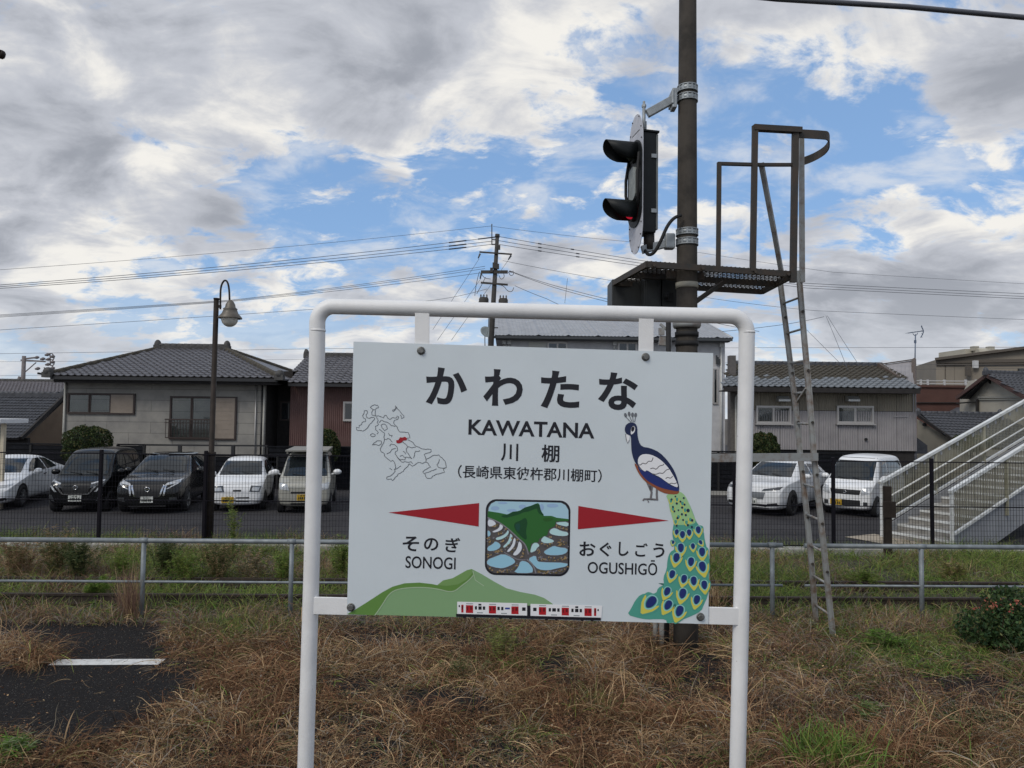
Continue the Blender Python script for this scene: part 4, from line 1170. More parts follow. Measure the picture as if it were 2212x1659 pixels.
# stringers
for f in (0.0, 1.0):
    mb = MB(); o = wv.normalized() * (.03 if f == 0 else -.05)
    mb.prism([stp(.05, f, -.6) + o, stp(LEN, f, -.6) + o, stp(LEN, f, .24) + o, stp(.05, f, .24) + o], wv.normalized() * .02); mb.build('stringer', M_STG, STAIR)
# two handrails on the inside of the far panel with brackets, short slots under the top rail
for z in (.62, .92):
    MB().tube([stp(.2, 1, z) - wv.normalized() * .07, stp(LEN, 1, z) - wv.normalized() * .07], .022, 10).build('handrail', M_STW, STAIR)
for i in range(8):
    s_ = .5 + i * 1.1
    mb = MB()
    for z in (.62, .92):
        mb.bar(stp(s_, 1, z) - wv.normalized() * .07, stp(s_, 1, z - .05), .02, .02)
    mb.build('handrail_bracket', M_STG, STAIR)
for i in range(24):
    s_ = .3 + i * .36
    MB().bar(stp(s_, 1, 1.18) - wv.normalized() * .004, stp(s_, 1, 1.27) - wv.normalized() * .004, .05, .02).build('slot_plate', M_STG, STAIR)
TREAD = .15 / SLOPE
for i in range(18):
    s_ = .1 + i * TREAD
    a = st0 + axs * s_; z = LOT_Z + .15 * (i + 1)
    mb = MB()
    q = [a + wv * .02, a + wv * .98, a + wv * .98 + axs * (TREAD + .04), a + wv * .02 + axs * (TREAD + .04)]
    mb.prism([Vector((v.x, v.y, z - .15)) for v in q], Vector((0, 0, .15)))
    stp_o = mb.build('step', M_STEP, STAIR)
    mb = MB(); mb.prism([Vector((v.x, v.y, z + .003)) for v in (q[0] - axs * .012, q[1] - axs * .012, q[1] + axs * .05, q[0] + axs * .05)], Vector((0, 0, -.05))); mb.build('nosing', M_STW, stp_o)
# low concrete foot in front of the steps
sheet('stair_apron', [st0 - axs * .9 - wv * .2, st1 - axs * .9 + wv * .2, st1 + axs * .2 + wv * .2, st0 + axs * .2 - wv * .2], M_PAVE, LOT_Z + .012)

# ================================================================== utility poles and wires
UY = 36.0
def up_(px, py):
    return at(px, py, UY)
M_UPOLE = mat('utility_pole_dark', (.050, .046, .042), .8, var=.25, vscale=3)
M_INS = mat('insulator', (.10, .10, .105), .4)
M_WIRE = mat('wire_black', (.075, .080, .095), .6)
ub0 = up_(1045, 1062); ub0.z = 0
UPO = thing('utility_pole', 'dark utility pole with crossarms and transformers rising behind the name board', 'utility pole', ub0)
MB().tube([ub0 - Vector((0, 0, .2)), up_(1066, 650), up_(1074.5, 508)], [.19, .125, .095], 14).build('shaft', M_UPOLE, UPO)
MB().tube([up_(1074, 513), up_(1074.7, 506)], .12, 12).build('pole_cap', M_UPOLE, UPO)
MB().tube([up_(1062.5, 529), up_(1062.5, 484)], .026, 8).build('ground_wire_spike', M_UPOLE, UPO)
mb = MB()
for y in (517, 528):
    mb.bar(up_(1062, y), up_(1072, y), .05, .05)
mb.build('spike_bracket', M_UPOLE, UPO)
for x0, y0, x1, y1, h in ((1036, 545.5, 1106, 550.5, .07), (1039, 588.5, 1097, 588.5, .16), (1039, 611.5, 1097, 616, .09)):
    a, b = up_(x0, y0), up_(x1, y1); MB().bar(a - Vector((0, .12, 0)), b - Vector((0, .12, 0)), .08, h).build('crossarm', M_UPOLE, UPO)
for a, b in (((1037, 548), (1033, 558)), ((1104, 552), (1098, 561)), ((1040, 590), (1037, 602)), ((1100, 586), (1108, 588))):
    MB().tube([up_(*a), up_(*b)], [.05, .03], 8).build('insulator', M_INS, UPO)
for x, w_ in ((1045, .5), (1087, .48)):
    c = up_(x, 650 if x < 1060 else 652)
    tr_ = MB(); tr_.lathe(c - Vector((0, 0, .45)), [(0, 0), (w_ / 2, 0), (w_ / 2, .55), (w_ / 2 - .05, .62), (0, .62)], 14); trf = tr_.build('transformer', M_UPOLE, UPO)
    mb = MB()
    for dx in (-.15, 0, .15):
        mb.lathe(c + Vector((dx, 0, .15)), [(.04, 0), (.055, .05), (.03, .08), (.045, .13), (.02, .19), (0, .19)], 8)
    mb.build('bushing', M_INS, trf)
mb = MB()
for (x, y, s_) in ((1078, 536, .22), (1068, 575, .3), (1075, 577, .26), (1062, 585, .24)):
    mb.box(up_(x, y) - Vector((0, .15, 0)), (s_ * .6, .14, s_))
mb.build('switch_box', M_UPOLE, UPO)
mb = MB()
for pts in ([(1036, 588), (1032, 602), (1028, 622), (1026, 640)], [(1040, 592), (1046, 602), (1060, 604)], [(1078, 596), (1082, 606), (1090, 600), (1088, 592)], [(1098, 588), (1103, 598), (1110, 594), (1108, 586)], [(1072, 616), (1088, 618), (1096, 630), (1106, 632), (1110, 622)], [(1049, 600), (1040, 618), (1030, 636)]):
    mb.tube(smooth_path([up_(*q) - Vector((0, .15, 0)) for q in pts], 2), .016, 5)
mb.build('jumper_wires', M_WIRE, UPO)
mb = MB(); mb.tube([up_(1068, 708), up_(1076, 708)], .03, 6); mb.build('service_bracket', M_UPOLE, UPO)

def wire(label, pts, Ys, r=.012, sag=0.0, n=26, group='overhead wires', m=None, blocks=()):
    """pts: photograph points the wire passes, Ys: their distances"""
    P = [at(x, y, Y) for (x, y), Y in zip(pts, Ys)]
    # wires that leave the view go on well past it
    for i, j in ((0, 1), (-1, -2)):
        if not 0 < pts[i][0] < 2212 or pts[i][1] < 0:
            P[i] = P[i] + (P[i] - P[j]).normalized() * (14 if Ys[i] > 20 else 9)
    path = []
    for a, b in zip(P[:-1], P[1:]):
        for i in range(n):
            t_ = i / n
            q = a.lerp(b, t_); q.z -= sag * 4 * t_ * (1 - t_); path.append(q)
    path.append(P[-1])
    mb = MB(); mb.tube(path, r, 5)
    for t_ in blocks:
        i = min(len(path) - 2, int(t_ * (len(path) - 1))); mb.tube([path[i], path[i + 1].lerp(path[i], .4)], r * 2.4, 6)
    o = mb.build('overhead_wire', m or M_WIRE)
    return tag(o, label, 'wire', group)
OR3 = ('topmost', 'middle', 'lowest')
for k, (ya, yb) in enumerate(((512, 602), (520, 605.5), (527, 609))):
    wire('%s of the three thick power lines running left from the utility pole top' % OR3[k], [(1070, ya), (-60, yb)], [UY, UY - 3], .014, .42, blocks=(.03 + .012 * k, .055 + .006 * k))
for k, (ya, yb, yc, yd) in enumerate(((511, 562, 612, 637), (520, 568, 617, 643), (528, 574, 622, 648))):
    wire('%s of the three thick power lines running right from the utility pole top' % OR3[k], [(1078, ya), (1380, yb), (1740, yc), (2280, yd)], [UY, UY + 2, UY + 4, UY + 7], .014, .02, blocks=(.10, .17 + .01 * k))
wire('thin earth wire at the very top, running left from the pole spike', [(1062, 488), (-60, 572)], [UY, UY - 3], .009, .35)
wire('thin earth wire at the very top, running right from the pole spike', [(1065, 489), (1380, 524), (1800, 588), (2280, 615)], [UY, UY + 2, UY + 4, UY + 6], .009, .05)
for k, (ya, yb) in enumerate(((575, 677), (580, 679.5), (588, 682))):
    wire('%s of the three low voltage wires running left below the crossarm' % OR3[k], [(1048, ya), (500, 648 + k * 1.5), (-60, yb + 3)], [UY, UY - 1, UY - 3], .011, .08)
wire('single slack wire running left from the lowest crossarm behind the lamp', [(1052, 624), (900, 652), (-60, 712)], [UY, UY, UY - 2], .010, .1)
wire('upper of the two service wires slanting down right from the crossarm', [(1109, 588), (1240, 628), (1420, 668), (1640, 716)], [UY, UY - 1, UY - 2, UY - 4], .012, .05)
wire('lower of the two service wires slanting down right from the crossarm', [(1109, 589), (1200, 622), (1330, 656)], [UY, UY - 1, UY - 2], .012, .02)
wire('steep service wire slanting right from the lowest crossarm', [(1112, 617), (1180, 645), (1250, 676)], [UY, UY - 1, UY - 2], .012, .02)
wire('thin branch wire crossing to the right behind the signal pole', [(1086, 563), (1320, 606), (1560, 648), (1760, 671), (2280, 692)], [UY, UY + 1, UY + 2, UY + 3, UY + 5], .010, .03)
wire('wire rising right past the ladder to a small insulator', [(1560, 716), (1700, 700), (1780, 684)], [UY - 3, UY - 1, UY], .012, .02)
wire('left one of two drop wires falling from the insulator to the right house roof', [(1784, 682), (1800, 720), (1832, 800)], [UY, UY - 2, UY - 5], .010, .0)
wire('right one of two drop wires falling from the insulator to the right house roof', [(1787, 682), (1812, 722), (1856, 790)], [UY, UY - 2, UY - 5], .010, .0)
wire('thin wire falling steeply behind the ladder to the right house roof', [(1742, 712), (1812, 782)], [UY - 2, UY - 5], .009)
for k, (a, b, c_) in enumerate(((764, 753, 749), (781, 776, 790), (811, 806, 794))):
    wire('%s of the three far level wires low over the roofs' % OR3[k], [(-60, a), (700, b), (1660, (b + c_) / 2), (2280, c_)], [52, 52, 52, 52], .013 if k == 0 else .010, .03)
for k, (a, b) in enumerate((((1035, 559), (935, 712)), ((1040, 600), (945, 735)), ((1098, 562), (975, 735)))):
    wire('%s of the three guy wires slanting down left from the utility pole' % ('leftmost', 'middle', 'rightmost')[k], [a, b], [UY, UY - 4], .009)
wire('thin vertical drop wire left of the white building', [(1055, 690), (1056, 752)], [40, 40], .012)
wire('short stay wire hanging from the branch wire by the signal', [(1226, 601), (1220, 655)], [UY, UY], .010)
# thick cable close by at the top right
wire('thick black cable sagging across the top right corner of the sky', [(1560, -14), (1680, -2), (1960, 15), (2300, 46)], [7.5, 7.5, 7.6, 7.7], .030, .0, group='near cables')
# end of a lamp or pole arm at the left edge
p = at(-18, 118, 9)
T_ = thing('lamp_arm', 'dark tube end poking in at the upper left edge of the sky', 'lamp arm', p)
MB().tube([at(-60, 96, 9), at(1, 117, 9)], .054, 16).build('tube', M_BRWNP, T_)
mb = MB(); mb.tube([at(1, 117, 9), at(8, 120, 9.02), at(11.5, 121.5, 9.03)], [.058, .052, .030], 16); mb.build('end_cap', M_BRWNP, T_)
MB().tube([at(-60, 96, 9), Vector((at(-60, 96, 9).x - .3, 9, 0))], .06, 12).build('mast', M_BRWNP, T_)

# second utility pole far left
UL = 46.0
p = at(48, 880, UL); p.z = 0
U2 = thing('utility_pole', 'small grey utility pole with insulators beyond the roofs at the far left', 'utility pole', p)
ul = lambda x, y: at(x, y, UL)
MB().tube([p, ul(52, 769)], [.16, .12], 10).build('shaft', mat('utility_pole_grey', (.17, .15, .15), .8, var=.2), U2)
M_UG = MATS['utility_pole_grey']
for a, b in (((45, 778), (98, 781)), ((55, 775), (80, 772))):
    MB().bar(ul(*a), ul(*b), .07, .10).build('crossarm', M_UG, U2)
mb = MB(); mb.bar(ul(55, 803), ul(78, 783), .05, .05); mb.build('arm_brace', M_UG, U2)
for x, y in ((78, 772), (101, 766), (103, 776), (102, 787), (80, 796), (112, 770), (112, 782), (112, 795), (91, 775)):
    MB().tube([ul(x - 4, y + 1), ul(x + 2, y), ul(x + 6, y)], [.05, .11, .06], 8).build('insulator', M_UG, U2)
mb = MB()
for pts in ([(105, 765), (112, 762), (118, 772), (114, 778)], [(105, 778), (113, 776), (118, 786), (113, 790)], [(105, 788), (113, 790), (118, 798), (113, 802)], [(108, 763), (109, 790)]):
    mb.tube(smooth_path([ul(*q) for q in pts], 2), .035, 6)
mb.build('jumper_wires', M_UG, U2)
MB().tube([ul(44, 814), ul(38, 828), Vector((ul(36, 840).x, UL, 0))], .12, 8).build('stub_pole', M_UG, U2)

# white capped thing at the left edge
p = gp(-8, 1100, LOT_Z)
WS = thing('white_shelter', 'edge of a white shelter roof on a pale post at the far left', 'shelter', p)
zt = at(0, 905, p.y).z
MB().box((p.x - .55, p.y + .3, zt - .06), (1.54, 1.2, .13)).build('roof_edge', mat('shelter_white', (.72, .72, .72), .5, var=.05), WS, bevel=.01)
MB().box((p.x + .04, p.y + .1, zt / 2 - .06), (.10, .10, zt - .14)).build('post', mat('shelter_cream', (.55, .48, .36), .6, var=.1), WS)
# ================================================================== buildings
M_TILE = mat('roof_tile_grey', (.125, .122, .132), .45, var=.22, vscale=5, bump=.05, spec=.5)
M_TILED = mat('roof_tile_dark', (.055, .057, .065), .55, var=.25, vscale=5, bump=.05)
M_TILEM = mat('roof_tile_mossy', (.060, .052, .038), .8, var=.35, vscale=6, bump=.15)
M_TILEW = mat('roof_tile_silver', (.17, .185, .20), .45, var=.25, vscale=6, bump=.05)
M_RIDGE = mat('ridge_tile', (.062, .060, .058), .75, var=.35, vscale=8, bump=.2)
M_SIDING = mat('siding_grey', (.305, .29, .262), .85, vscale=1.1, col2=(.215, .207, .195), bump=.12, bscale=40)
M_DWOOD = mat('dark_timber', (.022, .019, .018), .8, var=.3, vscale=6)
M_FRAMEB = mat('window_frame_brown', (.040, .026, .022), .5)
M_FRAMEA = mat('window_frame_alu', (.46, .44, .42), .4, .4)
M_PANED = mat('window_dark_glass', (.018, .022, .026), .06, spec=.8)
M_GLASS = glass_mat('window_glass', (.80, .83, .83), .015)
M_CURT = mat('curtain', (.34, .335, .31), .9, vscale=2.5, col2=(.20, .195, .18))
M_SHUT = mat('shutter_beige', (.26, .215, .175), .7, var=.08, vscale=4)
M_GUTTER = mat('gutter_dark', (.020, .020, .022), .45)
M_PIPEL = mat('pale_downpipe', (.40, .39, .35), .55, var=.1)

def tile_mesh(wd, ln, m, name):
    """one wavy pan tile: u across, v up the slope, n out of the roof; front lip turned down"""
    me = bpy.data.meshes.new(name)
    k = 6; prof = []
    for i in range(k + 1):
        x = i / k
        h = -.020 * math.sin(math.pi * min(1, x / .68)) if x < .68 else .034 * math.sin(math.pi * (x - .68) / .32)
        prof.append((x * wd - wd / 2, h * wd / .28))
    vs = []
    for (u, h) in prof:
        vs += [(u, -ln * .52, h + .040), (u, ln * .56, h + .004), (u, -ln * .52, h + .012)]
    fs = [(i * 3, i * 3 + 3, i * 3 + 4, i * 3 + 1) for i in range(k)] + [(i * 3 + 2, i * 3 + 5, i * 3 + 3, i * 3) for i in range(k)]
    me.from_pydata(vs, [], fs); me.materials.append(m); me.update()
    return me
def tile_roof(parent, E0, E1, R0, R1, cols, rows, m, cap=300, m2=None, split=None, base=None, stuff_only=False):
    """roof slope with eave E0-E1 and ridge R0-R1 (trapezoid), laid with single tiles; the nearest `cap` are parts"""
    E0, E1, R0, R1 = map(Vector, (E0, E1, R0, R1))
    u = (E1 - E0); Lu = u.length; u.normalize()
    mid = (R0 + R1) / 2 - E0; v = (mid - u * mid.dot(u)); Lv = v.length; v.normalize(); n = u.cross(v)
    if n.z < 0:
        n = -n
    wd, ln = Lu / cols, Lv / rows
    a0 = (R0 - E0).dot(u); a1 = (R1 - E0).dot(u)
    mb = MB(); mb.prism([E0 - n * .02, E1 - n * .02, R1 - n * .02, R0 - n * .02], -n * .06)
    mb.build('roof_deck', base or M_DWOOD, parent)
    rot = Matrix((u, v, n)).transposed().to_4x4()
    off = OFF[parent]; cells = []
    for j in range(rows):
        t = (j + .5) / rows
        lo, hi = a0 * t, Lu * (1 - t) + a1 * t
        for i in range(-cols, 2 * cols):
            x = (i + .5) * wd
            if lo - wd * .15 < x < hi + wd * .15:
                cells.append((j, x, E0 + u * x + v * ((j + .5) * ln)))
    tm = tile_mesh(wd, ln, m, 'roof_tile'); tm2 = tile_mesh(wd, ln, m2, 'roof_tile') if m2 else tm
    k = 0; rest = MB()
    proto = None
    rr = random.Random(len(cells))
    for (j, x, c) in cells:
        mesh = tm if (not split or t_ok(split, j, rows, rr)) else tm2
        J = Matrix.Rotation(rr.gauss(0, .012), 4, 'Z') @ Matrix.Rotation(rr.gauss(0, .010), 4, 'X')
        M = Matrix.Translation(c - off + n * rr.uniform(0, .006)) @ rot @ J
        if k < cap and not stuff_only:
            o = bpy.data.objects.new('roof_tile', mesh); COL.objects.link(o); o.parent = parent; o.matrix_local = M; k += 1
        else:
            W = Matrix.Translation(off) @ M
            rest.add([W @ vv.co for vv in mesh.vertices], [tuple(p.vertices) for p in mesh.polygons], 0 if mesh is tm else 1)
    if rest.v:
        rest.build('roof_tiles', [m, m2 or m], parent, kind='stuff')
def t_ok(split, j, rows, rr):
    return (j + rr.uniform(-.9, .9)) / rows < split
def ridge(parent, a, b, r=.12, m=None, nm='ridge', caps=True, seg=.30):
    """round-backed ridge of single cap tiles on a flat course"""
    a, b = Vector(a), Vector(b); d = (b - a); n = max(2, int(d.length / seg)); d.normalize()
    mb = MB()
    mb.bar(a - UP * r * .6, b - UP * r * .6, r * 2.0, r * 1.3)
    mb.bar(a - UP * r * .05, b - UP * r * .05, r * 1.7, r * .5)
    for i in range(n):
        p = a + d * (i * seg); q = a + d * min((b - a).length, (i + 1.06) * seg)
        mb.tube([p + UP * r * .15, q + UP * (r * .15)], [r * .86, r * .78], 10)
    mb.build(nm, m or M_RIDGE, parent)
    if caps:
        for p, s_ in ((a, -1), (b, 1)):
            mb = MB(); mb.sphere(p + d * s_ * .05 + UP * .06, r * 1.35, 10, 7, 0, (.8, .8, 1.25)); mb.box(p + d * s_ * .02 - UP * r * .5, (r * 2.2, r * 2.2, r * 1.8), Matrix.Rotation(math.atan2(d.y, d.x), 3, 'Z')); mb.tube([p + UP * .12, p + d * s_ * .12 + UP * .26], [.05, .02], 6)
            mb.build('ridge_end_tile', m or M_RIDGE, parent)
def wallq(mb, x0, x1, y0, y1, Y, mi=0, dep=.16):
    """wall slab by photograph corners at distance Y (front face)"""
    mb.prism([at(x0, y0, Y), at(x1, y0, Y), at(x1, y1, Y), at(x0, y1, Y)], Vector((0, dep, 0)), mi)
def block(parent, nm, X0, X1, Y0, Y1, z0, z1, m):
    return MB().box(((X0 + X1) / 2, (Y0 + Y1) / 2, (z0 + z1) / 2), (X1 - X0, Y1 - Y0, z1 - z0)).build(nm, m, parent)
def corrugated(parent, nm, X0, X1, Y, z0, z1, m, pitch=.09, dep=.022, axis='x'):
    mb = MB(); n = max(2, int((X1 - X0) / pitch)); vs = []
    for i in range(n * 4 + 1):
        x = X0 + (X1 - X0) * i / (n * 4); d_ = (-dep if (i % 4) in (1, 2) else 0)
        p = (x, Y + d_) if axis == 'x' else (Y + d_, x)
        vs += [(p[0], p[1], z0), (p[0], p[1], z1)]
    mb.add(vs, [(2 * i, 2 * i + 2, 2 * i + 3, 2 * i + 1) for i in range(n * 4)])
    return mb.build(nm, m, parent)
def window(parent, X0, X1, Y, z0, z1, sashes, frame, fw=.05, curtain=True, shutter=0, rail=False, pane=None):
    """sliding window: frame > panes, curtain, optional shutter case at the right and balcony rail"""
    mb = MB(); d_ = .09
    for a, b in (((X0, z0), (X1, z0)), ((X0, z1), (X1, z1))):
        mb.bar((a[0] - fw / 2, Y, a[1]), (b[0] + fw / 2, Y, b[1]), d_, fw)
    for x in (X0, X1):
        mb.box((x, Y, (z0 + z1) / 2), (fw, d_ - .004, z1 - z0))
    Xg = X1 - shutter
    if shutter:
        mb.box((Xg, Y, (z0 + z1) / 2), (fw, d_ - .006, z1 - z0))
    fr = mb.build('window', frame, parent)
    wd = (Xg - X0) / sashes
    for i in range(sashes):
        a, b = X0 + wd * i, X0 + wd * (i + 1); y = Y - .005 + (.022 if i % 2 else 0)
        mb = MB()
        for x in (a + .03, b - .02):
            mb.box((x, y, (z0 + z1) / 2), (.045, .03, z1 - z0 - .03))
        for z in (z0 + .035, z1 - .035):
            mb.box(((a + b) / 2, y, z), (wd - .05, .026, .05))
        mb.build('sash', frame, fr)
        MB().box(((a + b) / 2, y + .006, (z0 + z1) / 2), (wd - .07, .006, z1 - z0 - .09)).build('pane', pane or M_GLASS, fr)
    if curtain:
        mb = MB(); n = 60; vs = []; rr = random.Random(int(X0 * 100))
        ph = 0
        for i in range(n + 1):
            x = X0 + (Xg - X0) * i / n; ph += rr.uniform(.4, 1.3); dy = .05 * math.sin(ph)
            vs += [(x, Y + .16 + dy, z0), (x, Y + .16 + dy, z1)]
        mb.add(vs, [(2 * i, 2 * i + 2, 2 * i + 3, 2 * i + 1) for i in range(n)], 0, True)
        mb.build('curtain', M_CURT, fr)
    MB().box(((X0 + Xg) / 2, Y + .30, (z0 + z1) / 2), (Xg - X0, .02, z1 - z0)).build('dark_room', M_BLACKM, fr)
    if shutter:
        mb = MB(); n = 9
        for i in range(n):
            z = z0 + .03 + (z1 - z0 - .06) * (i + .5) / n
            mb.box(((Xg + X1) / 2, Y - .03 + (.004 if i % 2 else 0), z), (shutter - fw - .01, .05, (z1 - z0 - .06) / n - .004))
        mb.build('shutter_case', M_SHUT, fr)
    if rail:
        mb = MB(); zr = z0 + (z1 - z0) * .46; zb = z0 + .05
        mb.bar((X0 - .12, Y - .22, zr), (Xg + .05, Y - .22, zr), .04, .05); mb.bar((X0 - .12, Y - .22, zr - .14), (Xg + .05, Y - .22, zr - .14), .03, .03); mb.bar((X0 - .08, Y - .22, zb), (Xg + .05, Y - .22, zb), .03, .04)
        n = 15
        for i in range(n + 1):
            x = X0 - .08 + (Xg - X0 + .1) * i / n; mb.box((x, Y - .22, (zb + zr) / 2), (.018, .018, zr - zb))
        for x in (X0 - .08, Xg):
            mb.bar((x, Y, zr), (x, Y - .22, zr), .03, .03); mb.bar((x, Y, zb), (x, Y - .22, zb), .03, .03)
        mb.build('balcony_rail', frame, fr)
    return fr
def ZX(px, py, Y):
    p = at(px, py, Y)
    return p.x, p.z

# ------------------------------------------------ grey house at the left
HY = 29.5
x0, _ = ZX(137, 900, HY); x1, _ = ZX(574, 900, HY); _, zE = ZX(360, 822, HY)
H1 = thing('grey_house', 'grey sided house with a hipped tile roof and brown window frames behind the black cars', 'house', (x0, HY, 0))
block(H1, 'wall', x0 + .01, x1 - .01, HY + .03, HY + 7.2, 0, zE + .12, M_DWOOD)
# siding boards, one by one with open joints
rr = random.Random(2); zc = .2; row = 0
while zc < zE + .05:
    h = .455; xa = x0 - (0 if row % 2 == 0 else .9)
    while xa < x1:
        a, b = max(xa, x0), min(xa + 1.82, x1)
        if b - a > .1:
            o = MB().box(((a + b) / 2, HY + .005 + rr.uniform(-.003, .003), zc + h / 2), (b - a - .009, .05, h - .010)).build('siding_board', M_SIDING, H1)
        xa += 1.82
    zc += h; row += 1
# corner trims and downpipes
for px, m, r in ((141, M_PIPEL, .05), (553, M_FRAMEA, .03), (571, M_PIPEL, .045), (566, M_GUTTER, .03)):
    X, _ = ZX(px, 900, HY); MB().tube([(X, HY - .07, .1), (X, HY - .07, zE - .05)], r, 10).build('downpipe', m, H1)
mb = MB(); Xl, _ = ZX(141, 900, HY); mb.tube(smooth_path([Vector((Xl, HY - .07, zE - .1)), Vector((Xl, HY - .09, zE + .05)), Vector((Xl - .25, HY - .5, zE + .12)), Vector((Xl - .7, HY - .8, zE + .2))], 2), .045, 8); mb.build('gutter_bend', M_GUTTER, H1)
EY = HY - .85
E0, E1 = at(104, 806, EY), at(604, 821, EY)
RY = HY + 3.6
R0, R1 = at(343, 752, RY), at(488, 755, RY)
E1.z = E0.z = (E0.z + E1.z) / 2; R0.z = R1.z = (R0.z + R1.z) / 2
tile_roof(H1, E0, E1, R0, R1, 33, 15, M_TILE, 300)
B0, B1 = Vector((E0.x, 2 * RY - EY, E0.z)), Vector((E1.x, 2 * RY - EY, E1.z))
mb = MB(); mb.prism([E0, R0, B0], -UP * .06); mb.prism([E1, R1, B1], -UP * .06); mb.prism([B0, R0, R1, B1], -UP * .06); mb.build('rear_roof', M_TILE, H1)
ridge(H1, R0 + UP * .10, R1 + UP * .10, .15)
ridge(H1, R0 + UP * .0, E0 + UP * .06, .115, M_TILEM, 'hip_ridge', False); ridge(H1, R1, E1 + UP * .06, .115, M_TILEM, 'hip_ridge', False)
ridge(H1, R1 + Vector((0, .2, 0)), B1 + UP * .05, .11, M_TILEM, 'hip_ridge', False)
for p in (E0, E1):
    mb = MB(); mb.sphere(p + UP * .14, .19, 10, 7); mb.box(p + UP * .02, (.35, .3, .22)); mb.tube([p + UP * .2, p + Vector((.12 if p is E1 else -.12, -.1, .30))], [.06, .02], 6); mb.build('hip_end_tile', M_RIDGE, H1)
mb = MB(); mb.bar(E0 + Vector((.1, .05, -.10)), E1 + Vector((-.1, .05, -.10)), .14, .12); mb.build('gutter', M_GUTTER, H1)
mb = MB(); mb.bar(E0 + Vector((.15, .16, -.20)), E1 + Vector((-.15, .16, -.20)), .05, .16); mb.prism([E0 + Vector((.2, .2, -.24)), E1 + Vector((-.2, .2, -.24)), Vector((E1.x - .2, HY + .1, E1.z - .2)), Vector((E0.x + .2, HY + .1, E0.z - .2))], UP * -.03); mb.build('eaves', M_DWOOD, H1)
X0, z1 = ZX(150, 850, HY); X1, z0 = ZX(291, 894, HY)
window(H1, X0, X1, HY - .05, z0, z1, 2, M_FRAMEB, .06, True, (X1 - X0) * .36)
X0, z1 = ZX(371, 857, HY); X1, z0 = ZX(509, 949, HY)
window(H1, X0, X1, HY - .05, z0, z1, 2, M_FRAMEB, .06, True, (X1 - X0) * .36, True)

# dark lean-to between the houses
DY = 31.0
x0, zt = ZX(576, 826, DY); x1, _ = ZX(632, 826, DY)
H2 = thing('dark_wall_annex', 'almost black narrow annex wall with a small window between the grey and the red house', 'annex', (x0, DY, 0))
block(H2, 'wall', x0 - .4, x1, DY, DY + 3, 0, zt + .5, mat('black_brown_wall', (.020, .017, .016), .8, var=.3))
X0, z1 = ZX(607, 868, DY); X1, z0 = ZX(626, 908, DY)
window(H2, X0, X1, DY - .02, z0, z1, 1, M_FRAMEB, .05, False, 0, False, M_PANED)

# ------------------------------------------------ red corrugated house
QY = 30.0
x0, zE2 = ZX(628, 832, QY); x1, _ = ZX(1050, 832, QY)
H3 = thing('red_house', 'house clad in red brown corrugated sheet under a grey tile roof', 'house', (x0, QY, 0))
M_RED = mat('red_brown_sheet', (.145, .082, .073), .65, .1, vscale=1.2, col2=(.115, .058, .052), bump=.05)
_, zb = ZX(640, 964, QY)
block(H3, 'wall', x0 + .04, x1, QY + .05, QY + 6, 0, zE2 + .25, M_DWOOD)
corrugated(H3, 'cladding', x0, x1, QY, zb, zE2 + .1, M_RED, .085, .025)
MB().bar((x0, QY - .03, zb), (x1, QY - .03, zb), .05, .06).build('base_trim', M_DWOOD, H3)
X0, z1 = ZX(744, 869, QY); X1, z0 = ZX(800, 909, QY)
window(H3, X0, X1, QY - .04, z0, z1, 2, M_FRAMEA, .06, False, 0, False, M_PANED)
ey = QY - .7
E0, E1 = at(622, 826, ey), at(1050, 834, ey); E1.z = E0.z
ry = QY + 2.9
R0, R1 = at(664, 769, ry), at(1050, 778, ry); R1.z = R0.z
tile_roof(H3, E0, E1, R0, R1, 30, 13, M_TILE, 300)
ridge(H3, R0 + UP * .06, R1 + UP * .06, .12)
mb = MB(); mb.bar(E0 + Vector((0, .06, -.1)), E1 + Vector((0, .06, -.1)), .13, .11); mb.build('gutter', M_GUTTER, H3)
mb = MB(); mb.prism([E0 + Vector((.05, .02, -.05)), R0 + Vector((.05, 0, -.05)), Vector((R0.x + .05, ry + 3, E0.z - .05))], Vector((.06, 0, 0))); mb.prism([R0, R1, Vector((R1.x, ry + 3.5, E0.z)), Vector((E0.x, ry + 3.5, E0.z))], UP * -.05); mb.build('gable_end', M_TILED, H3)

# ------------------------------------------------ white two storey building
WY = 40.0
x0, zE3 = ZX(1086, 737, WY); x1, _ = ZX(1566, 737, WY)
H4 = thing('white_building', 'pale two storey building with a silver corrugated metal roof behind the name board', 'building', (x0, WY, 0))
M_WBL = mat('pale_plaster', (.56, .56, .57), .8, vscale=1.5, col2=(.44, .44, .455), bump=.05)
M_SIL = mat('silver_metal_roof', (.36, .37, .385), .42, .35, var=.12, vscale=2)
M_SILD = mat('roof_edge_dark', (.05, .055, .06), .5)
block(H4, 'wall', x0, x1, WY, WY + 9, 0, zE3 + .1, M_WBL)
E0, E1 = at(1067, 724, WY - .7), at(1582, 733, WY - .7); E1.z = E0.z
R0, R1 = at(1063, 682, WY + 4.2), at(1506, 693, WY + 4.2); R1.z = R0.z
u = E1 - E0; mb = MB(); vs = []; n = 128
for i in range(n + 1):
    t_ = i / n; h = .03 if i % 2 else 0
    if i % 16 == 8:
        h = .075
    vs += [E0.lerp(E1, t_) + UP * h, R0.lerp(R1, t_) + UP * h]
mb.add(vs, [(2 * i, 2 * i + 2, 2 * i + 3, 2 * i + 1) for i in range(n)])
mb.build('roof', M_SIL, H4)
B1 = Vector((E1.x, WY + 9.2, E1.z)); B0 = Vector((E0.x, WY + 9.2, E0.z))
mb = MB(); mb.prism([E1, B1, R1], UP * -.04); mb.prism([R0, R1, B1, B0], UP * -.04); mb.build('hip_roof', M_SIL, H4)
MB().tube([R1, E1], .07, 6).build('hip_flashing', M_SIL, H4)
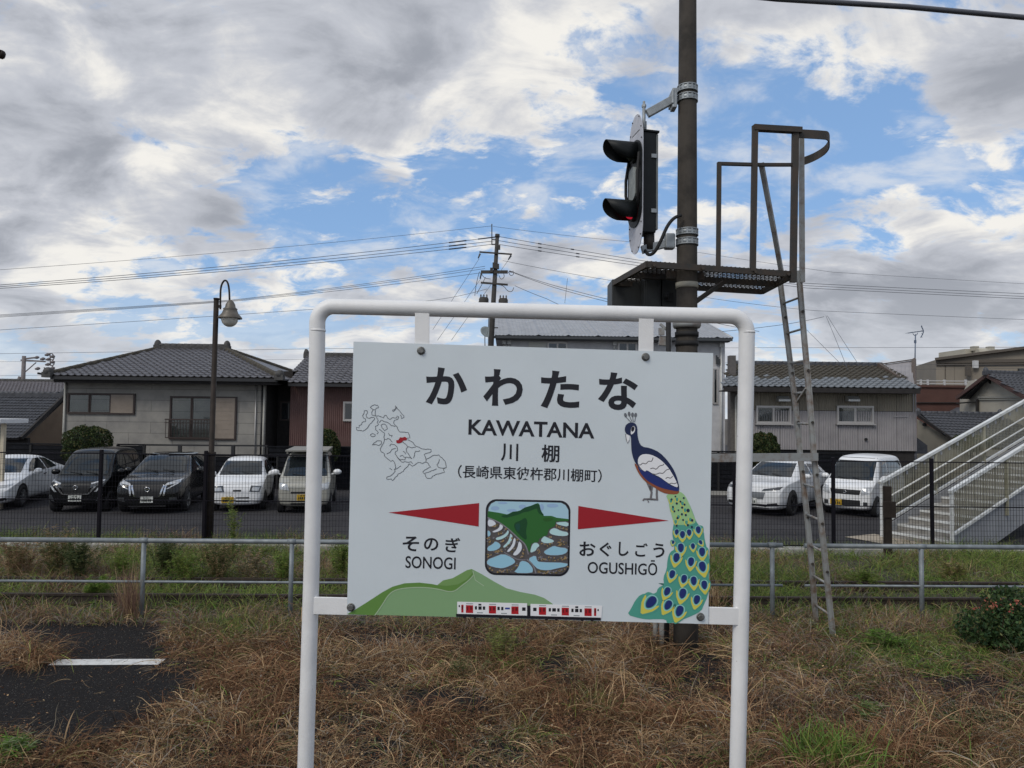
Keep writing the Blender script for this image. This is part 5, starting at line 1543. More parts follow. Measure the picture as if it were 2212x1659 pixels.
mb = MB(); mb.bar(E0 + UP * -.10, E1 + UP * -.10, .12, .14); mb.bar(E0 + Vector((.1, .3, -.18)), E1 + Vector((-.1, .3, -.18)), .5, .06); mb.build('gutter', M_SILD, H4)
mb = MB(); mb.prism([Vector((E0.x - .02, E0.y, E0.z - .15)), Vector((R0.x - .02, R0.y, R0.z + .08)), Vector((R0.x - .02, R0.y, 0)), Vector((E0.x - .02, E0.y, 0))], Vector((-.22, 0, 0))); mb.build('dark_gable_edge', M_SILD, H4)
for px in (1089, 1100, 1327, 1557):
    X, _ = ZX(px, 745, WY)
    mb = MB(); mb.tube([(X, WY - .08, .1), (X, WY - .08, zE3 - .1)], .06, 8); mb.box((X, WY - .12, zE3 - .05), (.22, .18, .25)); mb.build('downpipe', mat('white_downpipe', (.55, .55, .53), .5, var=.1), H4)
for xa, xb in ((1184, 1224), (1336, 1374)):
    X0, z1 = ZX(xa, 740, WY); X1, z0 = ZX(xb, 775, WY)
    window(H4, X0, X1, WY - .03, z0, z1, 2, M_FRAMEA, .10, False, 0, False, M_PANED)
X0, z1 = ZX(1142, 739, WY); X1, z0 = ZX(1180, 775, WY)
mb = MB(); mb.box(((X0 + X1) / 2, WY - .03, (z0 + z1) / 2), (X1 - X0, .05, z1 - z0)); mb.build('shutter_case', mat('pale_shutter', (.55, .55, .5), .6), H4)
X0, z1 = ZX(1541, 797, WY); X1, z0 = ZX(1549, 872, WY)
window(H4, X0, X1, WY - .03, z0, z1, 1, M_FRAMEA, .07, False, 0, False, M_PANED)
mb = MB()
for k_ in range(3):
    p = at(1548 + k_ * 3, 777 + k_ * 2, WY - .1); mb.box(p, (.06, .12, .5 - .1 * k_))
mb.build('wall_hooks', M_SILD, H4)
# satellite dish by its left corner
p = at(1050, 719, WY - 1)
DS = thing('satellite_dish', 'small grey satellite dish on a mast at the left corner of the white building', 'satellite dish', p)
ax = Vector((.35, -.8, .5)).normalized()
mb = MB(); mb.lathe(p, [(0, 0), (.14, .015), (.26, .05), (.36, .10), (.365, .11), (.26, .065), (.14, .03), (0, .015)], 20, ax); mb.build('reflector', mat('dish_grey', (.22, .25, .25), .5, var=.1), DS)
mb = MB(); mb.tube([p - ax * .02, p - ax * .2, Vector((p.x, p.y, p.z - .3)) - ax * .2, Vector((p.x + .1, p.y, p.z - 2.5)) - ax * .2], .03, 8); mb.tube([p + ax * .05 - UP * .25, p + ax * .45], .015, 6); mb.build('mast', M_GALV, DS)

# ------------------------------------------------ right house with two windows
VY = 29.5
x0, zE4 = ZX(1578, 842, VY); x1, _ = ZX(1978, 842, VY)
H5 = thing('corrugated_house', 'beige grey corrugated house with two aluminium windows and half mossy tile roof', 'house', (x0, VY, 0))
M_COR = mat('corrugated_grey_lilac', (.35, .33, .335), .6, .15, vscale=.8, col2=(.255, .245, .25))
M_CORU = mat('corrugated_beige', (.275, .24, .18), .65, .1, vscale=.8, col2=(.21, .185, .145))
_, zb = ZX(1780, 972, VY); _, zm = ZX(1780, 887, VY)
mb = MB(); mb.prism([Vector((x0 + .05, VY + .06, 0)), Vector((x1 - .05, VY + .06, 0)), Vector((x1 - .05, VY + 6, 0)), Vector((x0 + 1.75, VY + 6, 0))], Vector((0, 0, zE4 + .2))); mb.build('wall', M_DWOOD, H5)
n = 9
for i in range(n):
    a = x0 + .45 + (x1 - x0 - .45) * i / n; b = x0 + .45 + (x1 - x0 - .45) * (i + 1) / n - .012
    corrugated(H5, 'lower_cladding', a, b, VY - .022, zb, zm - .01, M_COR, .095, .03)
    corrugated(H5, 'upper_cladding', a, b, VY, zm + .01, zE4 + .15, M_CORU, .095, .02)
corrugated(H5, 'side_cladding', VY, VY + 6, x1 + .01, zb, zE4 + .1, M_CORU, .095, -.02, 'y')
block(H5, 'left_corner', x0, x0 + .44, VY - .01, VY + .05, .2, zE4 + .1, mat('corner_dark_beige', (.12, .11, .10), .8, var=.15))
for px in (1972, 1977):
    X, _ = ZX(px, 900, VY); MB().bar((X, VY - .05, zb), (X, VY - .05, zE4), .03, .03).build('corner_trim', M_COR, H5)
X, _ = ZX(1588, 900, VY); mb = MB(); mb.tube(smooth_path([Vector((X + .25, VY - .12, zE4 + .02)), Vector((X + .22, VY - .1, zE4 - .1)), Vector((X, VY - .1, zE4 - .28)), Vector((X, VY - .1, zE4 - .5)), Vector((X, VY - .1, .2))], 1), .045, 8); mb.build('downpipe', M_PIPEL, H5)
for xa, xb in ((1634, 1706), (1808, 1884)):
    X0, z1 = ZX(xa, 878, VY); X1, z0 = ZX(xb, 914, VY)
    window(H5, X0, X1, VY - .05, z0, z1, 2, M_FRAMEA, .07, True, 0)
    MB().bar((X0 - .08, VY - .10, z0 - .06), (X1 + .08, VY - .10, z0 - .06), .16, .045).build('sill', M_FRAMEA, H5)
M_HOOD = mat('vent_hood_steel', (.5, .5, .48), .35, .5)
for px in (1689, 1838):
    p = at(px, 862, VY - .1)
    mb = MB(); mb.prism([p + Vector((-.24, 0, -.10)), p + Vector((-.24, 0, .12)), p + Vector((-.24, -.14, .12)), p + Vector((-.24, -.3, -.02)), p + Vector((-.24, -.3, -.10))], Vector((.48, 0, 0))); mb.build('vent_hood', M_HOOD, H5)
p = at(1870, 949, VY - .05); MB().tube([p, p + Vector((0, -.06, 0))], .06, 10).build('vent_cap', M_BLACKM, H5)
for y in (0, 1):
    p = at(1990 if False else 1948, 900 + y * 6, VY - .06)
MB().bar(at(1928, 900, VY - .06), at(1962, 900, VY - .06), .03, .04).build('ledge', M_COR, H5)
ey = VY - .8
E0, E1 = at(1562, 834, ey), at(1990, 843, ey); E1.z = E0.z
ry = VY + 2.6
R0, R1 = at(1575, 786, ry), at(1906, 792, ry); R1.z = R0.z
tile_roof(H5, E0, E1, R0, R1, 30, 12, M_TILEW, 300, M_TILEM, .36)
ridge(H5, R0 + UP * .05, R1 + UP * .05, .11, M_TILED, 'ridge', False)
mb = MB(); mb.bar(E0 + Vector((.05, .05, -.12)), E1 + Vector((-.05, .05, -.12)), .16, .18); mb.bar(E0 + Vector((.05, .4, -.18)), E1 + Vector((-.05, .4, -.18)), .7, .05); mb.build('eaves', M_DWOOD, H5)
# slanting hip board and sheet clad gable at the right end
G0, G1, G2 = at(1901, 789, ry - .1), at(1975, 778, ry + .6), at(1975, 838, VY - .45)
mb = MB(); mb.prism([G0, G1, G2], Vector((.02, .3, 0))); mb.build('gable_sheet', M_COR, H5)
mb = MB(); mb.bar(at(1898, 788, ry - .2), at(1984, 845, VY - .62), .12, .17); mb.build('barge_board', mat('barge_brown', (.10, .075, .06), .7, var=.2), H5)
mb = MB(); mb.bar(at(1974, 776, ry + .3), at(1975, 843, VY - .35), .10, .16, up=(0, 1, 0)); mb.bar(at(1900, 787, ry - .1), at(1976, 776, ry + .5), .14, .05); mb.build('gable_post', MATS['barge_brown'], H5)
mb = MB()
for i in range(9):
    f = (i + .5) / 9; a = G0.lerp(G1, f); b = G0.lerp(G2, f)
    mb.bar(a + Vector((0, -.02, -.03)), b + Vector((0, -.02, .03)), .035, .03, up=(1, 0, 0))
mb.build('gable_ribs', M_COR, H5)
mb = MB(); X, zt = ZX(1575, 768, VY + .8); X2, _ = ZX(1587, 768, VY + .8)
mb.box(((X + X2) / 2 + .02, VY + .9, (zt + .1) / 2), (X2 - X + .02, .35, zt - .1)); mb.build('party_wall', mat('party_wall', (.11, .10, .095), .8, var=.2), H5)
# tv antenna on the gable
p = at(1976, 777, ry + .4)
AN = thing('tv_antenna', 'television antenna on a thin mast above the right gable of the corrugated house', 'antenna', p)
at_ = lambda x, y: at(x, y, ry + .4)
M_AN = mat('antenna_grey', (.13, .17, .24), .5, .3)
MB().tube([p - UP * .4, at_(1977.5, 722)], .026, 8).build('mast', M_AN, AN)
MB().bar(at_(1961, 719.5), at_(1994, 715), .03, .035).build('boom', M_AN, AN)
mb = MB(); mb.tube(smooth_path([at_(1990, 704), at_(1994, 712), at_(1995, 716), at_(1993, 722), at_(1989, 729)], 2), .022, 6)
for y in (704, 709, 715, 721, 728):
    mb.bar(at_(1984, y) - Vector((0, .25, 0)), at_(1999, y) + Vector((0, .25, 0)), .012, .012)
for x in (1964, 1970, 1976, 1982, 1987):
    q = at_(x, 719 - (x - 1961) * .13); mb.bar(q - Vector((0, .3, 0)), q + Vector((0, .3, 0)), .012, .012)
mb.build('elements', M_AN, AN)
mb = MB(); mb.tube(smooth_path([at_(1972, 720), at_(1974, 724), at_(1977, 725), at_(1981, 723), at_(1982, 719)], 2), .014, 6); mb.box(at_(1977, 738), (.08, .06, .14)); mb.build('clamp', M_AN, AN)

# ------------------------------------------------ far right: low tiled house, red brown block, cream gable house, tan building
LY = 33.0
xA, zr_ = ZX(1985, 892, LY + 3); 
H6 = thing('low_tiled_house', 'low cream walled house with a dark tile roof half hidden by the footbridge stairs', 'house', (at(2060, 940, LY).x, LY, 0))
M_CREAM = mat('cream_plaster', (.30, .275, .225), .85, vscale=1.4, col2=(.235, .215, .175))
E0, E1 = at(2083, 962, LY - .6), at(2330, 968, LY - .6); E1.z = E0.z
R0, R1 = at(1982, 893, LY + 2.6), at(2150, 896, LY + 2.6); R1.z = R0.z
E0b = at(2100, 978, LY - .6)
# slope seen from the gable side: the near roof plane rises to the left ridge
P0, P1, P2, P3 = at(2078, 965, LY - .3), at(2330, 975, LY - .3), at(2158, 896, LY + 2.8), at(1986, 894, LY + 2.8)
tile_roof(H6, P0, P1, P3, P2, 26, 12, M_TILED, 300)
ridge(H6, P3 + UP * .04, P2 + UP * .04, .11, M_TILED)
mb = MB(); mb.prism([at(1981, 905, LY + 2.7), at(2092, 972, LY - .1), at(2094, 1010, LY - .1), at(2094, 1060, LY), at(1981, 1060, LY + 2.7)], Vector((.15, .25, 0))); mb.build('wall', M_CREAM, H6)
MB().bar(at(1984, 898, LY + 2.4), at(2090, 972, LY - .4), .08, .14).build('barge_board', M_DWOOD, H6)
p = at(1996, 917, LY + 2.2); MB().tube([p, p + Vector((0, -.08, 0))], .09, 10).build('gable_vent', M_BLACKM, H6)
mb = MB(); mb.prism([at(1978, 943, LY - 1), at(2003, 962, LY - 1), at(2004, 980, LY - 1), at(1978, 980, LY - 1)], Vector((0, .8, 0))); mb.build('shed_roof', M_TILED, H6)

BY = 44.0
H7 = thing('red_brown_block', 'flat red brown clad block between the corrugated house and the cream gable house', 'building', (at(2040, 900, BY).x, BY, 0))
M_RBR = mat('red_brown_panel', (.105, .048, .036), .75, vscale=1.0, col2=(.085, .038, .029))
mb = MB(); wallq(mb, 1978, 2160, 834, 869, BY); mb.build('upper_wall', M_RBR, H7)
mb = MB(); wallq(mb, 1978, 2160, 871, 960, BY + .05); mb.build('lower_wall', M_RBR, H7)
mb = MB(); wallq(mb, 1976, 2162, 869, 871, BY - .06); mb.build('string_course', M_DWOOD, H7)
a, b = at(1976, 832, BY), at(2162, 834, BY); MB().box(((a.x + b.x) / 2, BY + 4, a.z - .05), (b.x - a.x, 8.2, .14)).build('roof_slab', M_RBR, H7)
mb = MB()
for k_, y in enumerate((822, 828)):
    mb.bar(at(1978, y, BY + .5), at(2112, y + 1.5, BY + .5), .05, .05)
for x in (1989, 2004, 2040, 2086, 2108):
    mb.bar(at(x, 820, BY + .5), at(x, 833, BY + .5), .10, .10, up=(0, 1, 0))
mb.build('roof_railing', mat('rail_white', (.5, .5, .5), .5), H7)
mb = MB(); mb.prism([at(2060, 888, BY - 2), at(2075, 880, BY - 1), at(2112, 878, BY - 1), at(2112, 893, BY - 2)], Vector((0, .4, 0))); mb.build('lean_to_roof', M_TILED, H7)

GY = 38.0
H8 = thing('cream_gable_house', 'cream plastered gable house under dark tiles at the right edge', 'house', (at(2160, 880, GY).x, GY, 0))
M_CRL = mat('cream_plaster_light', (.43, .40, .335), .85, vscale=1.2, col2=(.36, .335, .28))
def gy(px):
    return GY + 2.6 - (px - 2066) * .0355
def gpt(px, py, o=0.0):
    return at(px, py, gy(px) + o)
AP = gpt(2131, 806, -.3)
mb = MB(); mb.prism([gpt(2111, 862, .5), gpt(2131, 818, .5), gpt(2142, 818, .5), gpt(2232, 872, .5), gpt(2260, 985, .5), gpt(2111, 985, .5)], Vector((.6, 2.5, 0))); mb.build('wall', M_CRL, H8)
EL, ER = gpt(2066, 858, -.3), gpt(2240, 871, -.3)
BK = Vector((8.0, 2.2, 0))
mb = MB(); mb.prism([AP, EL, EL + BK * .6, AP + BK], UP * -.10); mb.build('left_roof_slope', M_TILED, H8)
tile_roof(H8, ER, ER + BK, AP, AP + BK, 28, 12, M_TILED, 300)
ridge(H8, AP + UP * .06, AP + BK + UP * .06, .12, M_TILED, 'ridge', True)
M_SOF = mat('soffit_cream', (.34, .33, .29), .8)
mb = MB(); mb.bar(AP - UP * .12, EL - UP * .06, .10, .18); mb.bar(AP - UP * .12, ER - UP * .08, .10, .18); mb.build('barge_board', mat('barge_red_brown', (.075, .038, .032), .7), H8)
mb = MB(); mb.prism([AP + Vector((.1, .12, -.22)), EL + Vector((.3, .1, -.14)), EL + Vector((.7, .8, -.14)), AP + Vector((.5, .85, -.22))], UP * -.03); mb.build('soffit', M_SOF, H8)
p = gpt(2140, 824, .5); mb = MB(); mb.tube([p, p - Vector((0, .06, 0))], .14, 12); mb.build('gable_vent', M_BLACKM, H8)
mb = MB(); mb.bar(gpt(2112, 858, .44), gpt(2216, 858, .44), .06, .10); mb.bar(gpt(2112, 863, .44), gpt(2222, 863, .44), .05, .05); mb.build('band_course', M_SOF, H8)
MB().bar(gpt(2111, 862, .35), gpt(2111.5, 985, .35), .12, .12, up=(0, 1, 0)).build('corner_post', M_DWOOD, H8)
mb = MB(); mb.bar(gpt(2069, 871, .4), gpt(2112, 868, .4), .2, .06); mb.build('lower_eave', M_DWOOD, H8)

TY = 62.0
H9 = thing('tan_building', 'large flat tan building with a rooftop cabin behind the houses at the right edge', 'building', (at(2120, 860, TY).x, TY, 0))
M_TAN = mat('tan_cladding', (.235, .205, .165), .8, vscale=.35, col2=(.195, .170, .138))
a = at(2022, 777, TY); b = at(2300, 768, TY - 6.0)
mb = MB()
w0 = [at(2022, 777, TY), at(2300, 741, TY - 6), at(2300, 900, TY - 6), at(2022, 900, TY)]
mb.prism(w0, Vector((4, 12, 0))); mb.build('wall', M_TAN, H9)
def th(f, py0, py1):
    pass
mb = MB(); mb.bar(at(2021, 776, TY - .2), at(2300, 740.5, TY - 6.2), .5, .22); mb.build('parapet', mat('parapet_dark', (.10, .085, .07), .8), H9)
mb = MB()
for y0, y1, h in ((781, 778, .28), (788, 785, .10)):
    mb.bar(at(2022, y0, TY - .1), at(2300, y1, TY - 6.1), .12, h)
mb.build('dark_band', MATS['parapet_dark'], H9)
mb = MB()
for i in range(1, 14):
    f = i / 14; xx = 2022 + 278 * f; yy = TY - 6 * f
    mb.bar(at(xx, 780 - 30 * f, yy - .06), at(xx, 900, yy - .06), .05, .05, up=(0, 1, 0))
mb.build('cladding_joints', MATS['parapet_dark'], H9)
mb = MB(); mb.bar(at(2091, 790, TY - 2), at(2091, 812, TY - 2), .35, .3, up=(0, 1, 0)); mb.build('wall_duct', MATS['parapet_dark'], H9)
mb = MB(); mb.bar(at(2107, 779, TY - 2.2), at(2107, 795, TY - 2.2), .35, .3, up=(0, 1, 0)); mb.build('wall_light', mat('white_box', (.6, .6, .6), .5), H9)
mb = MB(); wallq(mb, 2202, 2216, 796, 806, TY - 4.4, dep=.2); mb.build('window', M_PANED, H9)
M_CAB = mat('rooftop_cream', (.40, .375, .31), .8, var=.08, vscale=1)
mb = MB(); c0, c1 = at(2085, 756, TY + 2), at(2168, 753, TY + 2)
mb.box(((c0.x + c1.x) / 2, TY + 4, c0.z - 1.2), (c1.x - c0.x, 4, 2.6)); mb.build('rooftop_cabin', M_CAB, H9)
mb = MB(); p = at(2130, 764, TY + 1.5); mb.tube([p - Vector((.9, 0, 0)), p + Vector((.3, 0, 0))], .5, 16); mb.box(at(2139, 762, TY + 1.4), (.5, .5, 1.1)); mb.box(at(2105, 753, TY + 1.8), (.5, .5, .4)); mb.build('rooftop_tank', M_CAB, H9)

# ------------------------------------------------ far left: two dark tile roofs
FY = 34.0
H10 = thing('dark_roofed_house', 'low house with a dark tile roof and tan gable wall at the left edge', 'house', (at(60, 920, FY).x, FY, 0))
P0, P1, P2, P3 = at(-160, 945, FY - 2), at(22, 948, FY - 2), at(133, 852, FY + 1.4), at(-160, 852, FY + 1.4)
P1b = at(52, 947, FY - 2)
tile_roof(H10, P0, at(40, 947, FY - 2), P3, at(134, 855, FY + 1.4), 26, 15, M_TILED, 300)
ridge(H10, P3 + UP * .04, at(134, 853, FY + 1.4) + UP * .04, .13, M_TILED)
M_TANW = mat('tan_plaster', (.205, .145, .095), .85, vscale=1.2, col2=(.17, .12, .08))
mb = MB(); mb.prism([at(58, 944, FY - 1.4), at(140, 866, FY + 1.3), at(144, 1010, FY + 1.3), at(58, 1010, FY - 1.4)], Vector((-.2, .3, 0))); mb.build('gable_wall', M_TANW, H10)
MB().bar(at(46, 947, FY - 1.9), at(137, 857, FY + 1.3), .10, .16).build('barge_board', M_DWOOD, H10)
mb = MB(); wallq(mb, -160, 60, 946, 1010, FY - 1.5); mb.build('front_wall', M_DWOOD, H10)
FY2 = 42.0
H11 = thing('grey_roofed_house', 'house with weathered grey tile roof behind the dark roof at the far left', 'house', (at(40, 850, FY2).x, FY2, 0))
tile_roof(H11, at(-120, 846, FY2 - 1), at(150, 850, FY2 - 1), at(-120, 822, FY2 + 2.4), at(150, 825, FY2 + 2.4), 34, 10, mat('roof_tile_weathered', (.15, .135, .14), .6, var=.35, vscale=3), 300)
ridge(H11, at(-120, 821, FY2 + 2.4), at(150, 824, FY2 + 2.4), .14, M_RIDGE, 'ridge', False)
mb = MB(); wallq(mb, -120, 150, 852, 960, FY2); mb.build('wall', M_DWOOD, H11)
MB().bar(at(30, 853, FY2 - 1), at(150, 854, FY2 - 1), .12, .14).build('gutter', M_GUTTER, H11)

# ------------------------------------------------ black slat fences behind the cars
M_SLAT = mat('black_slat', (.009, .010, .013), .8, var=.3, vscale=5, spec=.15)
BFY = 27.0
def slat_fence(px0, px1, pytop0, pytop1, label, n, bay=1.6, Y0=BFY, Y1=BFY, z0=.12, m=None):
    a, b = at(px0, pytop0, Y0), at(px1, pytop1, Y1)
    t_ = thing('slat_fence', label, 'fence', ((a.x + b.x) / 2, (a.y + b.y) / 2, LOT_Z), 'slat fences behind the parked cars')
    d_ = Vector((b.x - a.x, b.y - a.y, 0)); ln = d_.length; d_.normalize(); zt = (a.z + b.z) / 2; h = (zt - z0) / n; k = max(1, round(ln / bay))
    for i in range(k):
        p = Vector((a.x, a.y, 0)) + d_ * (ln * i / k + .05); q = Vector((a.x, a.y, 0)) + d_ * (ln * (i + 1) / k - .05)
        for j in range(n):
            z = z0 + h * (j + .5)
            MB().bar(p + UP * z, q + UP * z, .022 + (.02 if j % 2 else 0), h * .86).build('slat', m or M_SLAT, t_)
    for i in range(k + 1):
        p = Vector((a.x, a.y, 0)) + d_ * (ln * i / k)
        MB().box(p + UP * (zt / 2 + .02), (.08, .09, zt + .02)).build('post', M_BLACKM, t_)
    MB().bar(Vector((a.x, a.y, zt + .03)), Vector((b.x, b.y, zt + .03)), .10, .05).build('cap_rail', m or M_SLAT, t_)
    mb = MB(); mb.bar(Vector((a.x, a.y + .09, zt / 2)), Vector((b.x, b.y + .09, zt / 2)), .02, zt - .1); mb.build('backing', M_BLACKM, t_)
    return t_
slat_fence(-90, 146, 959, 961, 'black slat fence in front of the tan gable at the far left', 8)
slat_fence(255, 312, 962, 962, 'short black slat fence piece beside the round bush and the grey house', 8)
slat_fence(312, 600, 984, 986, 'low black slat fence below the grey house and behind the black cars', 6)
slat_fence(578, 760, 967, 968, 'black slat fence under the red house behind the cream van', 8)
slat_fence(1020, 1910, 973, 979, 'long black slat fence under the corrugated house behind the white cars', 9, 1.5, BFY + .3, BFY)
# low retaining footing of the right fence
a, b = at(1000, 1060, BFY + .1), at(1900, 1068, BFY - .1)
ft = MB(); ft.bar(Vector((a.x, a.y - .1, LOT_Z + .06)), Vector((b.x, b.y - .1, LOT_Z + .06)), .2, .14)
tag(ft.build('footing', M_CONCL), kind='structure')
# dark post-and-rail by the grey house
a, b = at(300, 961, BFY + .8), at(577, 963, BFY + .8)
PR = thing('rail_fence', 'dark two post rail in front of the grey house wall', 'fence', (a.x, a.y, 0))
MB().bar(a, b, .05, .06).build('top_rail', M_GUTTER, PR)
for px in (311, 389, 504, 577):
    p = at(px, 962, BFY + .8); MB().box((p.x, p.y, p.z / 2), (.13 if px in (389, 504) else .05, .09, p.z)).build('post', M_GUTTER, PR)
# ================================================================== parked cars
M_TYRE = mat('tyre_rubber', (.012, .012, .013), .8)
M_RIM = mat('alloy_rim', (.32, .33, .34), .35, .8)
M_RIMD = mat('dark_rim', (.03, .03, .032), .4, .5)
M_CGLASS = mat('car_glass', (.012, .016, .018), .05, spec=.65)
M_CTRIM = mat('car_black_trim', (.012, .012, .013), .5)
M_CHROME = mat('chrome', (.62, .63, .65), .15, 1.0)
M_LAMP = mat('headlamp', (.50, .52, .54), .12, .2, coat=1.0)
M_LAMPD = mat('headlamp_dark', (.06, .065, .07), .12, .2, coat=1.0)
M_PLW = mat('plate_white', (.62, .63, .60), .5)
M_PLY = mat('plate_yellow', (.52, .32, .015), .5)
M_PLK = mat('plate_marks', (.02, .03, .02), .6)
def paint(nm, c, metal=0.0, rough=.34, spec=.5, coat=.4):
    return mat('paint_' + nm, c, rough, metal, coat=coat, var=.03, vscale=4, spec=spec)
P_WHITE = paint('white', (.80, .81, .82)); P_PEARL = paint('pearl_white', (.70, .71, .72)); P_BLACK = paint('black', (.004, .0045, .005), 0, .2, .35, .15); P_CREAM = paint('cream_silver', (.42, .41, .36), .25); P_DARK = paint('dark_metallic', (.005, .0055, .006), 0, .18, .45, .25)

def cage(st):
    """st: stations (x, z bottom, z belt, z top, half width low, half width belt, half width top); x = 0 at the front"""
    rings = []
    for (x, zb, zw, zt, w0, w1, wt) in st:
        half = [(0, zb), (w0 * .82, zb), (w0 * .985, zb + .10), (w1 * 1.0, zb + (zw - zb) * .55), (w1 * .985, zw), (w1 * .955 + wt * .045, zw + (zt - zw) * .12), (wt, zt - (zt - zw) * .13), (wt * .86, zt - (zt - zw) * .01), (0, zt + .015)]
        ring = [(x, y, z) for y, z in half] + [(x, -y, z) for y, z in reversed(half[1:-1])]
        rings.append(ring)
    n = len(rings[0]); vs = [p for r in rings for p in r]
    fs = [(i * n + j, i * n + (j + 1) % n, (i + 1) * n + (j + 1) % n, (i + 1) * n + j) for i in range(len(rings) - 1) for j in range(n)]
    for k, rev in ((0, False), (len(rings) - 1, True)):
        b = k * n
        for j in range(1, 8):
            a, c_ = b + j, b + (n - j)
            a2, c2 = b + j + 1, b + (n - j - 1)
            if j + 1 == 8:
                fs.append((a, a2, c_))
            else:
                fs.append((a, a2, c2, c_))
        fs.append((b, b + 1, b + n - 1))
    return vs, fs
def body_mesh(st):
    vs, fs = cage(st)
    me = bpy.data.meshes.new('tmp'); me.from_pydata([(-x, y, z) for x, y, z in vs], [], fs)
    bm = bmesh.new(); bm.from_mesh(me); bmesh.ops.remove_doubles(bm, verts=bm.verts, dist=1e-4); bmesh.ops.recalc_face_normals(bm, faces=bm.faces); bm.to_mesh(me); bm.free()
    o = bpy.data.objects.new('tmp', me); COL.objects.link(o); m = o.modifiers.new('s', 'SUBSURF'); m.levels = 2; m.render_levels = 2
    dg = bpy.context.evaluated_depsgraph_get(); dg.update()
    ev = bpy.data.meshes.new_from_object(o.evaluated_get(dg))
    V = [v.co.copy() for v in ev.vertices]; Fc = [tuple(p.vertices) for p in ev.polygons]
    bpy.data.objects.remove(o); bpy.data.meshes.remove(me); bpy.data.meshes.remove(ev)
    return V, Fc
class Car:
    def __init__(s, name, label, px, py, heading, st, paintm, group='cars parked in the lot'):
        """px, py: photograph point on the ground under the middle of the front bumper; heading: degrees right of straight towards the viewer"""
        p = gp(px, py, LOT_Z)
        s.root = thing(name, label, 'van' if 'van' in label else 'car', p, group)
        h = R(heading)
        f = Vector((math.sin(h), -math.cos(h), 0)); l_ = Vector((-f.y, f.x, 0))
        s.M = Matrix((f, l_, Vector((0, 0, 1)))).transposed(); s.p = p
        V, Fc = body_mesh(st); s.bvh = BVHTree.FromPolygons(V, Fc); s.V = V
        mb = MB(); mb.add([s.w(v) for v in V], Fc, 0, True); s.body = mb.build('body', paintm, s.root)
        s.paint = paintm
    def w(s, v):
        return s.p + s.M @ Vector(v)
    def panel(s, nm, poly, side, m, off=.008, parent=None, step=.07):
        """polygon laid on the bodywork: side 'f' uses (left, up), 'l'/'r' use (distance behind the front, up)"""
        pts = []
        k = len(poly)
        for i in range(k):
            a, b = Vector(poly[i]), Vector(poly[(i + 1) % k]); n = max(1, int((b - a).length / step))
            pts += [a.lerp(b, j / n) for j in range(n)]
        nb = len(pts); xs = [p.x for p in pts]; ys = [p.y for p in pts]
        edges = [(i, (i + 1) % nb) for i in range(nb)]
        px_, py_ = np.array([p.x for p in pts]), np.array([p.y for p in pts]); grid = []
        gx = np.arange(min(xs) + step, max(xs), step * 1.2); gy_ = np.arange(min(ys) + step, max(ys), step * 1.2)
        if len(gx) and len(gy_):
            A, B = np.meshgrid(gx, gy_); A, B = A.ravel(), B.ravel(); ins = inpoly(A, B, [(p.x, p.y) for p in pts])
            grid = [Vector((a, b)) for a, b, q in zip(A, B, ins) if q and min((px_ - a) ** 2 + (py_ - b) ** 2) > (step * .4) ** 2]
        v2, _, f2, *_ = delaunay_2d_cdt(pts + grid, edges, [], 1, 1e-5)
        out = []
        for q in v2:
            if side == 'f':
                o, d = Vector((3, q.x, q.y)), Vector((-1, 0, 0))
            elif side == 'b':
                o, d = Vector((-9, q.x, q.y)), Vector((1, 0, 0))
            elif side == 't':
                o, d = Vector((-q.x, q.y, 4)), Vector((0, 0, -1))
            else:
                sg_ = 1 if side == 'l' else -1
                o, d = Vector((-q.x, 3 * sg_, q.y)), Vector((0, -sg_, 0))
            hit, nn, _, _ = s.bvh.ray_cast(o, d)
            if hit is None:
                hit, nn, _, _ = s.bvh.find_nearest(o + d * 3)
            if nn.dot(d) > 0:
                nn = -nn
            out.append(s.w(hit + nn * off))
        mb = MB(); mb.add(out, [tuple(f) for f in f2], 0, True)
        return mb.build(nm, m, parent or s.root)
    def wheel(s, x, r, hw, side, rim=None, spokes=5):
        sg_ = 1 if side == 'l' else -1
        s.panel('wheel_arch', [(x + (r + .055) * math.cos(2 * math.pi * i / 20), max(.16, r + .01 + (r + .055) * math.sin(2 * math.pi * i / 20))) for i in range(20)], side, M_CTRIM, .006)
        c = s.w((-x, sg_ * (hw - .17), r)); ax = s.M @ Vector((0, sg_, 0))
        mb = MB(); mb.lathe(c, [(r * .62, .0), (r * .94, .0), (r, .03), (r, .16), (r * .95, .19), (r * .66, .195), (r * .64, .17)], 28, ax)
        t_ = mb.build('wheel', M_TYRE, s.root)
        mb = MB(); mb.lathe(c, [(r * .655, .185), (r * .62, .19), (r * .60, .15), (0, .14)], 28, ax)
        a = ax.orthogonal().normalized(); b = ax.cross(a)
        for i in range(spokes):
            th_ = 2 * math.pi * i / spokes + .3; d_ = a * math.cos(th_) + b * math.sin(th_)
            mb.bar(c + ax * .178 + d_ * r * .1, c + ax * .182 + d_ * r * .60, .055, .03, up=ax)
        mb.lathe(c, [(r * .16, .165), (r * .15, .195), (0, .2)], 14, ax)
        mb.build('rim', rim or M_RIM, t_)
        return t_
    def mirror(s, x, hw, z, side, m=None):
        sg_ = 1 if side == 'l' else -1
        mb = MB(); c = (-x, sg_ * (hw + .13), z)
        bm_ = MB(); bm_.sphere((0, 0, 0), 1, 12, 8)
        mb.add([s.w(Vector(c) + Vector((v[0] * .085, v[1] * .125, v[2] * .085))) for v in bm_.v], bm_.f, 0, True)
        mb.bar(s.w((-x - .02, sg_ * (hw - .03), z - .06)), s.w((-x, sg_ * (hw + .08), z - .03)), .05, .04)
        mb.build('side_mirror', m or s.paint, s.root)
